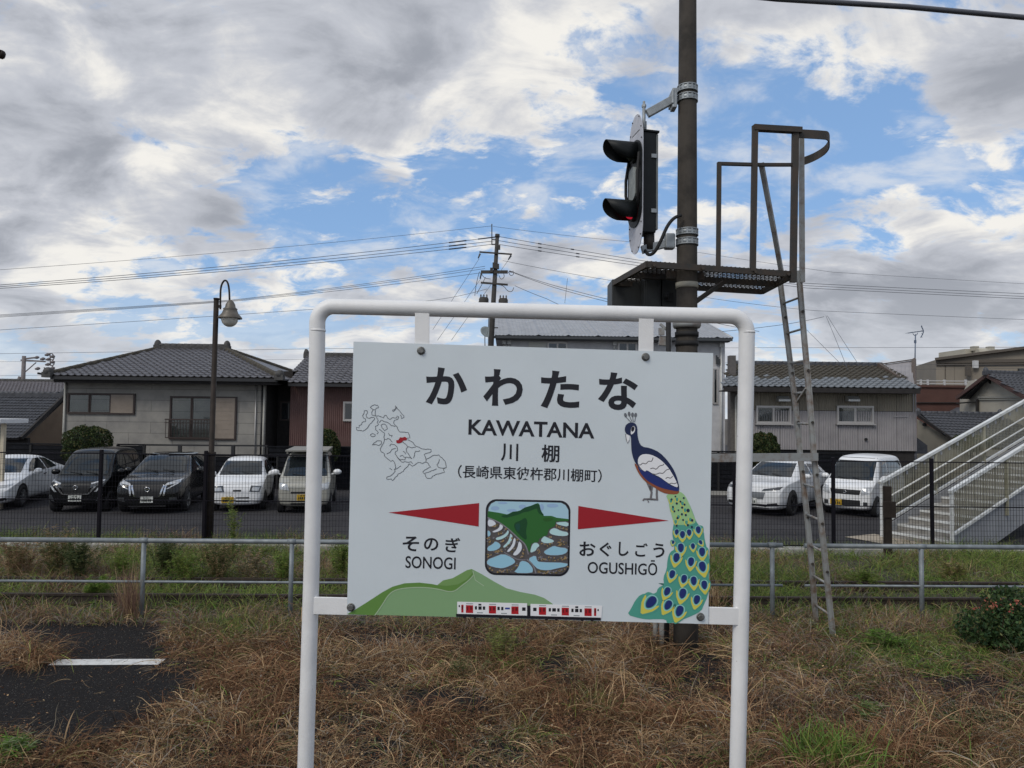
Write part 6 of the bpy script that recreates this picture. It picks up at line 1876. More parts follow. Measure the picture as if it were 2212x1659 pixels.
    def plate(s, y, z, m, x=None):
        hit, nn, _, _ = s.bvh.ray_cast(Vector((3, y, z)), Vector((-1, 0, 0)))
        X = (hit.x if hit else 0) + .03
        o = MB().box(s.w((X, y, z)), (.02, .33, .165), s.M).build('number_plate', m, s.root)
        mb = MB()
        for i, (dy, w_) in enumerate(((-.11, .03), (-.06, .035), (-.01, .035), (.05, .035), (.10, .035))):
            mb.box(s.w((X + .012, y + dy, z - .02)), (.004, w_, .07), s.M)
        for dy in (-.05, .03):
            mb.box(s.w((X + .012, y + dy, z + .05)), (.004, .06, .022), s.M)
        mb.build('plate_marks', M_PLK, o)
    def emblem(s, y, z, r=.055, bar=True):
        hit, nn, _, _ = s.bvh.ray_cast(Vector((3, y, z)), Vector((-1, 0, 0)))
        c = s.w((hit.x + .02, y, z)); ax = s.M @ Vector((1, 0, 0))
        mb = MB(); mb.lathe(c, [(r * .72, 0), (r * .72, .012), (r, .012), (r, 0)], 20, ax)
        if bar:
            mb.box(c + ax * .008, (.012, r * 2.3, r * .38), s.M)
        mb.build('emblem', M_CHROME, s.root)
    def wiper(s, x0, z0, hw):
        mb = MB()
        for y0, y1 in ((-.05 * hw, -.62 * hw), (.62 * hw, .1 * hw)):
            pts = []
            for t_ in (0, .33, .66, 1):
                hit, nn, _, _ = s.bvh.ray_cast(Vector((3, y0 + (y1 - y0) * t_, z0 + .02 + .05 * t_)), Vector((-1, 0, 0)))
                if hit:
                    pts.append(s.w(hit + nn * .03))
            if len(pts) > 1:
                mb.tube(pts, .009, 5)
        if mb.v:
            mb.build('wiper', M_CTRIM, s.root)
    def roundrect(s, x0, z0, x1, z1, r=.03):
        q = []
        for cx, cz, a in ((x1 - r, z0 + r, -90), (x1 - r, z1 - r, 0), (x0 + r, z1 - r, 90), (x0 + r, z0 + r, 180)):
            q += [(cx + r * math.cos(R(a + 30 * i)), cz + r * math.sin(R(a + 30 * i))) for i in range(4)]
        return q
def sym(poly):
    return [(-y, z) for y, z in reversed(poly)]

def tall_wagon_stations(L_, hw, H, hood=.95, cowl=.55, front_top=.92):
    """small box wagon"""
    return [(0, .30, .62, .74, hw * .84, hw * .86, hw * .80), (.05, .20, .72, front_top - .06, hw * .95, hw * .965, hw * .86), (.30, .18, front_top - .06, front_top, hw * .99, hw * .99, hw * .88),
            (cowl, .18, hood, hood + .06, hw, hw, hw * .90), (cowl + .10, .18, hood + .01, hood + .16, hw, hw, hw * .89), (cowl + .62, .18, hood + .02, H - .09, hw, hw, hw * .83), (cowl + .85, .18, hood + .02, H - .02, hw, hw, hw * .82),
            (L_ * .6, .18, hood + .03, H, hw, hw, hw * .82), (L_ - .22, .18, hood + .03, H - .03, hw, hw, hw * .81), (L_ - .06, .22, hood, H - .12, hw * .98, hw * .98, hw * .80), (L_, .30, hood - .1, hood + .30, hw * .93, hw * .93, hw * .78)]
def hatch_stations(L_, hw, H, hood=.92, cowl=.95, ws=.75, nose=.74, rear_drop=.35):
    return [(0, .28, .52, .60, hw * .78, hw * .80, hw * .72), (.06, .19, .62, nose - .02, hw * .92, hw * .94, hw * .80), (.35, .17, nose, nose + .07, hw * .98, hw * .98, hw * .84),
            (cowl - .12, .17, hood - .05, hood - .01, hw, hw, hw * .88), (cowl, .17, hood - .02, hood + .05, hw, hw, hw * .86), (cowl + ws, .17, hood, H - .07, hw, hw, hw * .76), (cowl + ws + .3, .17, hood + .01, H - .01, hw, hw, hw * .75),
            (L_ * .66, .17, hood + .03, H, hw, hw, hw * .75), (L_ - .5, .18, hood + .04, H - .06, hw, hw, hw * .73), (L_ - .18, .22, hood + .03, H - rear_drop, hw * .97, hw * .97, hw * .72), (L_, .32, hood - .12, hood + .02, hw * .90, hw * .90, hw * .70)]

# 1 white saloon, cut by the left edge of the picture
c = Car('saloon_car', 'white saloon with silver wheels at the left edge of the parking row', -62, 1106, 13, [(0, .26, .48, .56, .70, .72, .62), (.10, .18, .58, .68, .84, .86, .74), (.5, .16, .72, .78, .89, .89, .78), (1.15, .16, .86, .90, .90, .90, .80), (1.3, .16, .90, .96, .90, .90, .78), (2.05, .16, .92, 1.37, .90, .90, .64), (2.5, .16, .93, 1.46, .90, .90, .62), (3.1, .16, .94, 1.45, .90, .90, .62), (3.9, .17, .96, 1.14, .89, .89, .66), (4.5, .22, .95, 1.02, .86, .86, .72), (4.75, .32, .80, .90, .78, .78, .70)], P_WHITE)
c.panel('windscreen', [(-.66, .99), (.66, .99), (.52, 1.36), (-.52, 1.36)], 'f', M_CGLASS)
for sd in 'lr':
    c.panel('side_window', [(1.52, 1.0), (2.62, 1.01), (2.62, 1.37), (2.25, 1.35), (1.95, 1.24)], sd, M_CGLASS); c.panel('side_window', [(2.70, 1.01), (3.55, 1.04), (3.35, 1.22), (3.1, 1.33), (2.70, 1.37)], sd, M_CGLASS)
    for x in (.92, 3.72):
        c.wheel(x, .325, .90, sd, M_RIM, 10)
    c.mirror(1.62, .90, 1.02, sd); c.panel('door_handle', [(2.35, .86), (2.58, .87), (2.58, .90), (2.35, .89)], sd, M_CHROME, .02)
    sgn = 1 if sd == 'l' else -1
    q = [(.38 * sgn, .60), (.80 * sgn, .66), (.84 * sgn, .74), (.46 * sgn, .68)]; c.panel('headlight', q if sgn > 0 else list(reversed(q)), 'f', M_LAMP)
    q = [(.55 * sgn, .27), (.80 * sgn, .30), (.80 * sgn, .38), (.58 * sgn, .36)]; c.panel('fog_lamp', q if sgn > 0 else list(reversed(q)), 'f', M_CTRIM)
c.panel('grille', [(-.36, .42), (.36, .42), (.40, .62), (-.40, .62)], 'f', M_CTRIM); c.plate(0, .40, M_PLW)
c.wiper(1.3, .99, .66)

# 2 black box wagon
c = Car('box_wagon', 'black box shaped wagon with a white plate, left of the two black cars', 161, 1109, 11, tall_wagon_stations(3.40, .735, 1.76, .96, .52, .93), P_BLACK)
c.panel('windscreen', [(-.62, 1.04), (.62, 1.04), (.55, 1.60), (-.55, 1.60)], 'f', M_CGLASS)
for sd in 'lr':
    c.panel('side_window', [(.86, 1.06), (1.80, 1.06), (1.80, 1.58), (1.30, 1.58)], sd, M_CGLASS); c.panel('side_window', [(1.88, 1.06), (2.62, 1.06), (2.62, 1.58), (1.88, 1.58)], sd, M_CGLASS); c.panel('side_window', [(2.70, 1.08), (3.16, 1.10), (3.10, 1.52), (2.70, 1.56)], sd, M_CGLASS)
    for x in (.52, 2.98):
        c.wheel(x, .285, .735, sd, M_RIMD, 8)
    c.mirror(.88, .735, 1.10, sd); c.panel('door_handle', [(1.55, .92), (1.75, .92), (1.75, .96), (1.55, .96)], sd, M_CTRIM, .02)
    sgn = 1 if sd == 'l' else -1
    for nm, q, mm in (('headlight', [(.34, .70), (.66, .80), (.70, .90), (.40, .79)], M_LAMPD), ('light_strip', [(.40, .80), (.66, .885), (.66, .915), (.38, .835)], M_LAMP), ('chrome_strip', [(.30, .53), (.35, .53), (.52, .74), (.47, .76)], M_CHROME), ('light_strip', [(.48, .60), (.54, .60), (.66, .76), (.62, .78)], M_LAMP), ('fog_lamp', [(.52, .33), (.66, .38), (.68, .52), (.60, .52)], M_LAMPD)):
        q = [(y * sgn, z) for y, z in q]; c.panel(nm, q if sgn > 0 else list(reversed(q)), 'f', mm, .012)
c.panel('grille', [(-.30, .56), (.30, .56), (.42, .82), (-.42, .82)], 'f', M_CTRIM); c.panel('grille_bar', [(-.31, .52), (.31, .52), (.33, .55), (-.33, .55)], 'f', M_CHROME, .014)
c.emblem(0, .72, .06); c.plate(0, .42, M_PLW); c.panel('bumper_grille', [(-.5, .22), (.5, .22), (.5, .31), (-.5, .31)], 'f', M_CTRIM); c.wiper(.6, 1.03, .6)

# 3 black crossover
c = Car('crossover_car', 'black crossover with a round emblem and bright headlights, right of the two black cars', 316, 1112, 11, hatch_stations(4.28, .88, 1.60, 1.03, 1.10, .78, .90, .42), P_DARK)
c.panel('windscreen', [(-.68, 1.10), (.68, 1.10), (.56, 1.50), (-.56, 1.50)], 'f', M_CGLASS)
for sd in 'lr':
    c.panel('side_window', [(1.52, 1.10), (2.45, 1.13), (2.45, 1.48), (2.12, 1.46), (1.85, 1.36)], sd, M_CGLASS); c.panel('side_window', [(2.53, 1.13), (3.42, 1.19), (3.30, 1.42), (2.53, 1.49)], sd, M_CGLASS)
    for x in (.82, 3.45):
        c.wheel(x, .335, .88, sd, M_RIM, 5)
    c.mirror(1.58, .88, 1.12, sd); c.panel('roof_rail', [(1.95, 1.545), (3.6, 1.53), (3.6, 1.56), (1.95, 1.575)], sd, M_GALV, .02)
    sgn = 1 if sd == 'l' else -1
    for nm, q, mm in (('headlight', [(.44, .80), (.78, .86), (.80, .96), (.48, .86)], M_LAMP), ('light_strip', [(.40, .52), (.45, .52), (.50, .82), (.46, .84)], M_CHROME), ('light_strip', [(.48, .70), (.56, .72), (.76, .84), (.74, .87)], M_LAMP), ('fog_lamp', [(.56, .36), (.76, .40), (.76, .48), (.58, .48)], M_LAMPD), ('chrome_strip', [(.30, .50), (.34, .50), (.44, .80), (.40, .82)], M_CHROME)):
        q = [(y * sgn, z) for y, z in q]; c.panel(nm, q if sgn > 0 else list(reversed(q)), 'f', mm, .012)
c.panel('grille', [(-.30, .48), (.30, .48), (.40, .82), (-.40, .82)], 'f', M_CTRIM); c.emblem(0, .70, .07); c.plate(0, .42, M_PLW); c.panel('skid_plate', [(-.48, .225), (.48, .225), (.48, .26), (-.48, .26)], 'f', M_CHROME, .014); c.wiper(1.1, 1.09, .66)

# 4 small white hatchback
c = Car('hatchback_car', 'small white hatchback with a yellow plate, parked just right of the street lamp', 510, 1107, 13, hatch_stations(3.395, .735, 1.50, .97, .72, .66, .84, .40), P_WHITE)
c.panel('windscreen', [(-.60, 1.02), (.60, 1.02), (.52, 1.385), (-.52, 1.385)], 'f', M_CGLASS)
for sd in 'lr':
    c.panel('side_window', [(1.02, 1.02), (1.95, 1.05), (1.95, 1.39), (1.62, 1.37), (1.35, 1.26)], sd, M_CGLASS); c.panel('side_window', [(2.03, 1.06), (2.72, 1.13), (2.68, 1.28), (2.52, 1.36), (2.03, 1.40)], sd, M_CGLASS)
    for x in (.60, 2.90):
        c.wheel(x, .27, .735, sd, M_RIMD, 8)
    c.mirror(1.10, .735, 1.04, sd); c.panel('door_handle', [(1.75, .90), (1.92, .91), (1.92, .95), (1.75, .94)], sd, M_CTRIM, .015)
    sgn = 1 if sd == 'l' else -1
    for nm, q, mm in (('headlight_rim', [(.34, .59), (.62, .58), (.66, .74), (.38, .76)], M_LAMPD), ):
        q = [(y * sgn, z) for y, z in q]; hl = c.panel(nm, q if sgn > 0 else list(reversed(q)), 'f', mm, .010)
    q = [(y * sgn, z) for y, z in [(.40, .62), (.59, .61), (.61, .71), (.43, .72)]]; c.panel('headlight', q if sgn > 0 else list(reversed(q)), 'f', M_LAMP, .018)
c.panel('grille', [(-.10, .60), (.12, .60), (.12, .645), (-.10, .645)], 'f', M_CTRIM)
for z in (.30, .40):
    c.panel('bumper_slot', [(-.02, z), (.34, z), (.34, z + .035), (-.02, z + .035)], 'f', M_CTRIM)
c.plate(-.24, .365, M_PLY); c.wiper(.72, 1.01, .58); c.panel('bonnet_gap', [(-.60, .80), (.60, .80), (.60, .808), (-.60, .808)], 'f', M_CTRIM, .004)

# 5 cream kei van with a roof tray
c = Car('roof_rack_van', 'cream silver box van with a roof tray and yellow plate beside the left frame post', 655, 1110, 11, tall_wagon_stations(3.395, .735, 1.72, .98, .42, .95), P_CREAM)
c.panel('windscreen', [(-.62, 1.04), (.62, 1.04), (.56, 1.57), (-.56, 1.57)], 'f', M_CGLASS)
for sd in 'lr':
    c.panel('side_window', [(.76, 1.06), (1.62, 1.06), (1.62, 1.56), (1.16, 1.56)], sd, M_CGLASS); c.panel('side_window', [(1.70, 1.06), (3.1, 1.08), (3.05, 1.52), (1.70, 1.56)], sd, M_CGLASS)
    for x in (.48, 2.94):
        c.wheel(x, .28, .735, sd, M_RIM, 8)
    c.mirror(.70, .76, 1.14, sd, P_WHITE)
    sgn = 1 if sd == 'l' else -1
    q = [(y * sgn, z) for y, z in [(.40, .66), (.66, .70), (.68, .88), (.46, .84)]]; c.panel('headlight', q if sgn > 0 else list(reversed(q)), 'f', M_LAMP, .012)
for z0, z1 in ((.58, .63), (.26, .31), (.34, .37)):
    c.panel('grille', [(-.36, z0), (.36, z0), (.36, z1), (-.36, z1)], 'f', M_CTRIM)
c.plate(-.02, .47, M_PLY); c.wiper(.5, 1.02, .6)
mb = MB()
for x in (-.95, -2.9):
    for y in (-.58, .58):
        mb.box(c.w((x, y, 1.71)), (.06, .05, .10), c.M)
mb.box(c.w((-1.9, 0, 1.765)), (2.5, 1.22, .045), c.M)
mb.build('roof_tray', mat('tray_grey', (.30, .29, .26), .5, .3, var=.1), c.root)

# 6 white crossover on the right, standing at an angle
c = Car('crossover_car', 'white crossover standing at an angle right of the sign, seen partly behind the ladder', 1624, 1113, -42, hatch_stations(4.33, .895, 1.58, 1.03, 1.25, .80, .92, .46), P_PEARL)
c.panel('windscreen', [(-.69, 1.10), (.69, 1.10), (.57, 1.48), (-.57, 1.48)], 'f', M_CGLASS)
for sd in 'lr':
    c.panel('side_window', [(1.66, 1.10), (2.50, 1.12), (2.50, 1.46), (2.22, 1.44), (1.98, 1.33)], sd, M_CGLASS); c.panel('side_window', [(2.58, 1.12), (3.55, 1.17), (3.40, 1.32), (3.1, 1.42), (2.58, 1.47)], sd, M_CGLASS)
    for x in (.88, 3.49):
        c.wheel(x, .35, .895, sd, M_RIMD, 5)
    c.mirror(1.72, .895, 1.12, sd); c.panel('sill_trim', [(1.3, .20), (3.1, .20), (3.1, .30), (1.3, .30)], sd, M_CTRIM, .01)
    sgn = 1 if sd == 'l' else -1
    q = [(y * sgn, z) for y, z in [(.30, .74), (.78, .80), (.82, .88), (.34, .80)]]; c.panel('headlight', q if sgn > 0 else list(reversed(q)), 'f', M_LAMPD, .012)
    q = [(y * sgn, z) for y, z in [(.42, .30), (.78, .34), (.74, .42), (.46, .38)]]; c.panel('fog_lamp', q if sgn > 0 else list(reversed(q)), 'f', M_CTRIM, .012)
c.panel('grille', [(-.34, .50), (.34, .50), (.40, .70), (-.40, .70)], 'f', mat('grille_grey', (.20, .21, .22), .4, .5), .008); c.panel('bumper_grille', [(-.5, .24), (.5, .24), (.44, .36), (-.44, .36)], 'f', M_CTRIM); c.plate(0, .44, M_PLW); c.wiper(1.25, 1.09, .66)
mb = MB(); mb.prism([c.w((-3.3, -.012, 1.57)), c.w((-3.55, -.012, 1.57)), c.w((-3.5, -.012, 1.68))], c.M @ Vector((0, .024, 0))); mb.build('roof_fin', P_WHITE, c.root)

# 7 white van by the stairs
c = Car('box_van', 'white box van with a yellow plate standing by the foot of the footbridge stairs', 1826, 1115, -44, tall_wagon_stations(3.395, .735, 1.80, 1.00, .46, .97), P_WHITE)
c.panel('windscreen', [(-.63, 1.07), (.63, 1.07), (.56, 1.62), (-.56, 1.62)], 'f', M_CGLASS)
for sd in 'lr':
    c.panel('side_window', [(.80, 1.08), (1.66, 1.08), (1.66, 1.62), (1.22, 1.62)], sd, M_CGLASS); c.panel('side_window', [(1.74, 1.08), (3.12, 1.10), (3.06, 1.58), (1.74, 1.62)], sd, M_CGLASS)
    for x in (.52, 2.96):
        c.wheel(x, .28, .735, sd, M_RIM, 10)
    c.mirror(.80, .735, 1.12, sd)
    sgn = 1 if sd == 'l' else -1
    q = [(y * sgn, z) for y, z in [(.44, .66), (.67, .70), (.69, .90), (.50, .88)]]; c.panel('headlight', q if sgn > 0 else list(reversed(q)), 'f', M_LAMP, .012)
    q = [(y * sgn, z) for y, z in [(.50, .34), (.62, .34), (.62, .46), (.50, .46)]]; c.panel('fog_lamp', q if sgn > 0 else list(reversed(q)), 'f', M_LAMPD, .012)
c.panel('grille', [(-.40, .66), (.40, .66), (.44, .80), (-.44, .80)], 'f', M_CTRIM); c.panel('bumper_grille', [(-.12, .32), (.42, .32), (.42, .50), (-.12, .50)], 'f', M_CTRIM)
c.emblem(0, .73, .04, False); c.plate(-.26, .41, M_PLY); c.wiper(.5, 1.05, .6); c.panel('roof_gap', [(-.60, 1.70), (.60, 1.70), (.60, 1.712), (-.60, 1.712)], 'f', M_CTRIM, .004)
# ================================================================== vegetation
V_DEAD = attr_mat('dead_stalk', .8, .15)
V_LEAF = attr_mat('green_leaf', .6, .3, .3)
STRAW = (.54, .385, .215); TAN = (.385, .26, .145); BRN = (.235, .135, .072); RBR = (.185, .088, .046); GRY = (0.2755, 0.2392, 0.1958); DKB = (.055, .033, .022); PURP = (0.1668, 0.1015, 0.0798)
GRN = (0.1013, 0.1688, 0.0351); YGR = (.25, .29, .070); OLV = (0.1418, 0.1553, 0.0567); DGR = (.035, .066, .020); PALE = (0.2700, 0.3240, 0.1620); BGR = (.16, .28, .045)

def scatter(n, x0, x1, y0, y1):
    """n ground points between photograph columns and rows (y measured at the picture's ground)"""
    a, b = gp(x0, y1), gp(x1, y1); c, d = gp(x0, y0), gp(x1, y0)
    Y0, Y1 = min(a.y, b.y), max(c.y, d.y); k = max(abs(a.x), abs(b.x), abs(c.x), abs(d.x))
    X = RNG.uniform(min(a.x, c.x), max(b.x, d.x), n); Y = RNG.uniform(Y0, Y1, n)
    P = np.stack([X, Y, np.zeros(n)], 1)
    return P
def keep(P, f):
    return P[RNG.uniform(0, 1, len(P)) < f]
BARE = [(-400, 1346), (330, 1346), (372, 1372), (352, 1425), (330, 1446), (452, 1452), (440, 1492), (345, 1540), (255, 1592), (150, 1618), (60, 1585), (-400, 1570)]
WEDGE = [(-400, 1402), (128, 1396), (150, 1424), (108, 1437), (60, 1452), (-400, 1458)]
THIN = [[(690, 1470), (820, 1455), (860, 1500), (760, 1520)], [(850, 1500), (1010, 1480), (1090, 1530), (960, 1575), (880, 1560)], [(1130, 1420), (1230, 1400), (1260, 1450), (1180, 1470)], [(720, 1340), (980, 1345), (960, 1400), (740, 1395)], [(1400, 1420), (1560, 1410), (1590, 1480), (1470, 1490)]]
GREEN_R = lambda px, py: np.exp(-(((px - 1930) / 190) ** 2 + ((py - 1400) / 70) ** 2)) + np.exp(-(((px - 2140) / 130) ** 2 + ((py - 1480) / 60) ** 2)) * .7 + np.exp(-(((px - 510) / 120) ** 2 + ((py - 1368) / 24) ** 2)) * .8 + np.exp(-(((px - 1060) / 90) ** 2 + ((py - 1440) / 40) ** 2)) * .35
def dens_dead(P):
    """how thickly the dead weeds lie at each ground point"""
    px, py = proj(P)
    f = np.ones(len(P))
    b = inpoly(px + 18 * (vnoise(P[:, 0] * 5, P[:, 1] * 5, 3) - .5) * 2, py + 9 * (vnoise(P[:, 0] * 6, P[:, 1] * 6, 5) - .5) * 2, BARE)
    f[b] = .012
    f[inpoly(px, py, WEDGE)] = .55
    for t_ in THIN:
        f[inpoly(px, py, t_)] *= .22
    f *= .22 + .78 * np.clip(vnoise(P[:, 0] * 1.9, P[:, 1] * 1.9, 9) * 2.2 - .25, 0, 1)
    f[(py < 1352)] *= .15
    f *= 1 - .85 * np.clip(GREEN_R(px, py), 0, 1)
    return f, px, py
def tints(P, px, py, upright=False):
    n = len(P)
    v1 = vnoise(P[:, 0] * 1.7, P[:, 1] * 1.7, 21); v2 = vnoise(P[:, 0] * 3.1, P[:, 1] * 3.1, 31)
    warm = pick(n, (STRAW, TAN, BRN, RBR, GRY), (.20, .25, .24, .14, .17))
    red = pick(n, (BRN, RBR, TAN, DKB), (.36, .34, .2, .1))
    dull = pick(n, (GRY, PURP, BRN, DKB, TAN), (.26, .30, .18, .12, .14))
    T = np.where((v1 > .55)[:, None], red, warm)
    right = np.clip((px - 1560) / 120, 0, 1) * np.clip((1620 - py) / 100, 0, 1)
    far = np.clip((1420 - py) / 60, 0, 1) * .6
    T = np.where((RNG.uniform(0, 1, n) < np.maximum(right * .75, far))[:, None], dull, T)
    gmask = RNG.uniform(0, 1, n) < np.clip((v2 - .76) * 2.2, 0, .4) + .03
    T = np.where(gmask[:, None], pick(n, (OLV, YGR, GRN), (.5, .25, .25)), T)
    return T

# --- tangle of dead weeds in the foreground: a flattened mat, rooted drooping clumps, crumbs of leaf and stalk
parts = []
P = scatter(200000, -120, 2330, 1340, 1700); f, px, py = dens_dead(P); k = RNG.uniform(0, 1, len(P)) < f * .60; P, px, py = P[k], px[k], py[k]
n = len(P); P[:, 2] = .012 + RNG.uniform(0, .07, n) ** 1.3 * np.clip(vnoise(P[:, 0] * 2.5, P[:, 1] * 2.5, 40) * 2, .2, 2)
parts.append(blade_arrays(P, RNG.uniform(.06, .26, n), RNG.uniform(0, 2 * math.pi, n), R(1) * RNG.uniform(-4, 30, n), RNG.uniform(0, 1.0, n), RNG.uniform(.002, .0048, n), tints(P, px, py) * .92, 4, .45))
def clumps(nc, per, hmin, hmax, spread, y0, y1, wd, dull):
    C = scatter(nc, -120, 2330, y0, y1); f, cx, cy = dens_dead(C); C = C[RNG.uniform(0, 1, len(C)) < np.where(f > .1, np.clip(f + .15, 0, 1), 0)]
    m = len(C); cnt = RNG.integers(per // 2, per, m); ci = np.repeat(np.arange(m), cnt); n = len(ci)
    hc = RNG.uniform(hmin, hmax, m) * (.6 + .8 * vnoise(C[:, 0] * 1.4, C[:, 1] * 1.4, 44)); hd = RNG.uniform(0, 2 * math.pi, m); tone = RNG.uniform(.55, 1.5, m)
    P = C[ci] + np.stack([RNG.normal(0, spread, n), RNG.normal(0, spread, n), np.zeros(n)], 1); P[:, 2] = .012
    px, py = proj(P)
    h = np.where(RNG.uniform(0, 1, n) < .45, hd[ci] + RNG.normal(0, .5, n), RNG.uniform(0, 2 * math.pi, n))
    T = tints(P, px, py) * tone[ci][:, None]
    return blade_arrays(P, hc[ci] * RNG.uniform(.5, 1.15, n), h, R(1) * RNG.uniform(28, 86, n), RNG.uniform(.6, 2.9, n), RNG.uniform(wd * .6, wd * 1.3, n), T, 6, .22)
parts.append(clumps(2200, 34, .16, .34, .06, 1350, 1700, .0045, 0))
parts.append(clumps(520, 70, .30, .55, .09, 1365, 1700, .0052, 0))
parts.append(clumps(130, 110, .40, .62, .10, 1380, 1700, .0058, 0))
# crumpled dead leaves, crumbs and dark seed heads
P = scatter(300000, -120, 2330, 1342, 1700); f, px, py = dens_dead(P); k = RNG.uniform(0, 1, len(P)) < f * .5 + .012; P, px, py = P[k], px[k], py[k]; n = len(P)
P[:, 2] = .016 + np.abs(RNG.normal(0, .055, n)) * (.4 + 1.2 * vnoise(P[:, 0] * 2.5, P[:, 1] * 2.5, 40)) * np.where(f[k] > .1, 1, 0)
LA = leaf_arrays(P, RNG.uniform(.008, .034, n), pick(n, (BRN, RBR, TAN, DKB, GRY, STRAW, (.21, .085, .035)), (.26, .24, .15, .16, .07, .05, .12), .35), .2, .5)
V, Fc, T = join_arrays(parts)
tag(raw_mesh('dead_weeds', V, Fc, T, V_DEAD), kind='stuff')
tag(raw_mesh('dead_leaves', *LA, V_DEAD), kind='stuff')
P = scatter(9000, -120, 2330, 1390, 1700); f, px, py = dens_dead(P); k = (RNG.uniform(0, 1, len(P)) < f) & (vnoise(P[:, 0] * 1.2, P[:, 1] * 1.2, 93) > .5); P = P[k]; n = len(P); P[:, 2] = RNG.uniform(.05, .22, n)
V, Fc, T = leaf_arrays(P, RNG.uniform(.010, .020, n), pick(n, ((.030, .016, .012), (.05, .025, .018)), (1, 1)), 0, 1.0)
tag(raw_mesh('seed_heads', V, Fc, T, V_DEAD), kind='stuff')
# loose grit on the asphalt
P = scatter(30000, -60, 700, 1348, 1640); n = len(P); P[:, 2] = .015
V, Fc, T = leaf_arrays(P, RNG.uniform(.004, .015, n), pick(n, ((.10, .095, .09), (.05, .046, .044), (.16, .145, .13), (.10, .06, .035)), (.35, .4, .12, .13), .3), .95, .9)
tag(raw_mesh('asphalt_grit', V, Fc, T, V_DEAD), kind='stuff')
# a few long pale stalks lying across
parts = []
P = scatter(1100, -80, 2300, 1400, 1690); f, px, py = dens_dead(P); k = RNG.uniform(0, 1, len(P)) < np.maximum(f, .02); P, px, py = P[k], px[k], py[k]; n = len(P); P[:, 2] = RNG.uniform(.03, .12, n)
parts.append(blade_arrays(P, RNG.uniform(.2, .55, n), RNG.uniform(0, 2 * math.pi, n), R(1) * RNG.uniform(0, 45, n), RNG.uniform(.2, 1.8, n), RNG.uniform(.004, .008, n), pick(n, ((.38, .27, .14), STRAW, (.32, .27, .19)), (.4, .4, .2)), 7, .25))
tag(raw_mesh('dry_stalks', *join_arrays(parts), V_DEAD), kind='stuff')
# low green weeds between the dead ones, thicker on the right
parts = []
P = scatter(190000, 300, 2330, 1290, 1700); px, py = proj(P)
fm = 1.6 * np.clip(GREEN_R(px, py), 0, 1) + .05 * (py > 1350) + .34 * np.clip((px - 1650) / 300, 0, 1) * np.clip((py - 1480) / 80, 0, 1)
fm *= np.clip(vnoise(P[:, 0] * 2.0, P[:, 1] * 2.0, 51) * 2.2 - .45, 0, 1)
fm *= np.where(inpoly(px, py, BARE) | (py < 1300) & (px < 900), 0, 1)
k = RNG.uniform(0, 1, len(P)) < fm; P, px, py = P[k], px[k], py[k]; n = len(P); P[:, 2] = .02
dk = np.clip((py - 1470) / 60, 0, 1)
T = np.where((RNG.uniform(0, 1, n) < dk)[:, None], pick(n, (DGR, OLV, GRN, PALE), (.4, .25, .2, .15)), pick(n, (GRN, YGR, OLV, BGR), (.35, .25, .25, .15)))
parts.append(blade_arrays(P, RNG.uniform(.05, .20, n), RNG.uniform(0, 2 * math.pi, n), R(1) * RNG.uniform(10, 80, n), RNG.uniform(.3, 2.0, n), RNG.uniform(.004, .012, n), T, 4, .2))
tag(raw_mesh('green_ground_cover', *join_arrays(parts), V_LEAF), kind='stuff')

# --- grass and weeds along the track
parts = []
P = scatter(190000, -100, 2330, 1196, 1352); px, py = proj(P)
vn = vnoise(P[:, 0] * .9, P[:, 1] * 1.1, 61) * .6 + vnoise(P[:, 0] * 3, P[:, 1] * 3, 62) * .4
fm = np.clip(vn * 2.6 - .45, 0.10, 1)
q = (P[:, :2] - np.array([ra.x, ra.y])) @ np.array([rn.x, rn.y])         # distance behind the front rail
fm *= np.where(np.abs(q) < .12, .25, 1) * np.where(np.abs(q - 1.07) < .12, .45, 1)
k = RNG.uniform(0, 1, len(P)) < fm * .8; P, px, py, vn, q = P[k], px[k], py[k], vn[k], q[k]; n = len(P)
gl = vnoise(P[:, 0] * .7, P[:, 1] * .9, 71)
rightg = np.clip((px - 1400) / 300, 0, 1)
pg = np.clip(gl * 1.5 - .22 + rightg * .45, .15, .95) * np.clip((1345 - py) / 30, .25, 1)
T = np.where((RNG.uniform(0, 1, n) < pg)[:, None], pick(n, (OLV, YGR, GRN, DGR, BGR), (.28, .28, .2, .10, .14)) * 1.15, pick(n, (TAN, GRY, PURP, BRN, STRAW), (.24, .26, .2, .2, .10)))
hh = np.where(q > 1.4, 1.35, 1.0) * (.5 + vn)
parts.append(blade_arrays(P, RNG.uniform(.08, .34, n) * hh, RNG.uniform(0, 2 * math.pi, n), R(1) * RNG.uniform(40, 88, n), RNG.uniform(.2, 1.8, n), RNG.uniform(.004, .011, n), T, 4, .15))
tag(raw_mesh('track_grass', *join_arrays(parts), V_LEAF), kind='stuff')
# ballast stones showing through
P = scatter(26000, -80, 2300, 1222, 1345); n = len(P); P[:, 2] = RNG.uniform(-.004, .02, n)
V, Fc, T = leaf_arrays(P, RNG.uniform(.02, .06, n), pick(n, ((.12, .11, .10), (.07, .062, .055), (.16, .15, .135)), (.4, .4, .2), .3), .85, .8)
tag(raw_mesh('track_ballast', V, Fc, T, V_DEAD), kind='stuff')

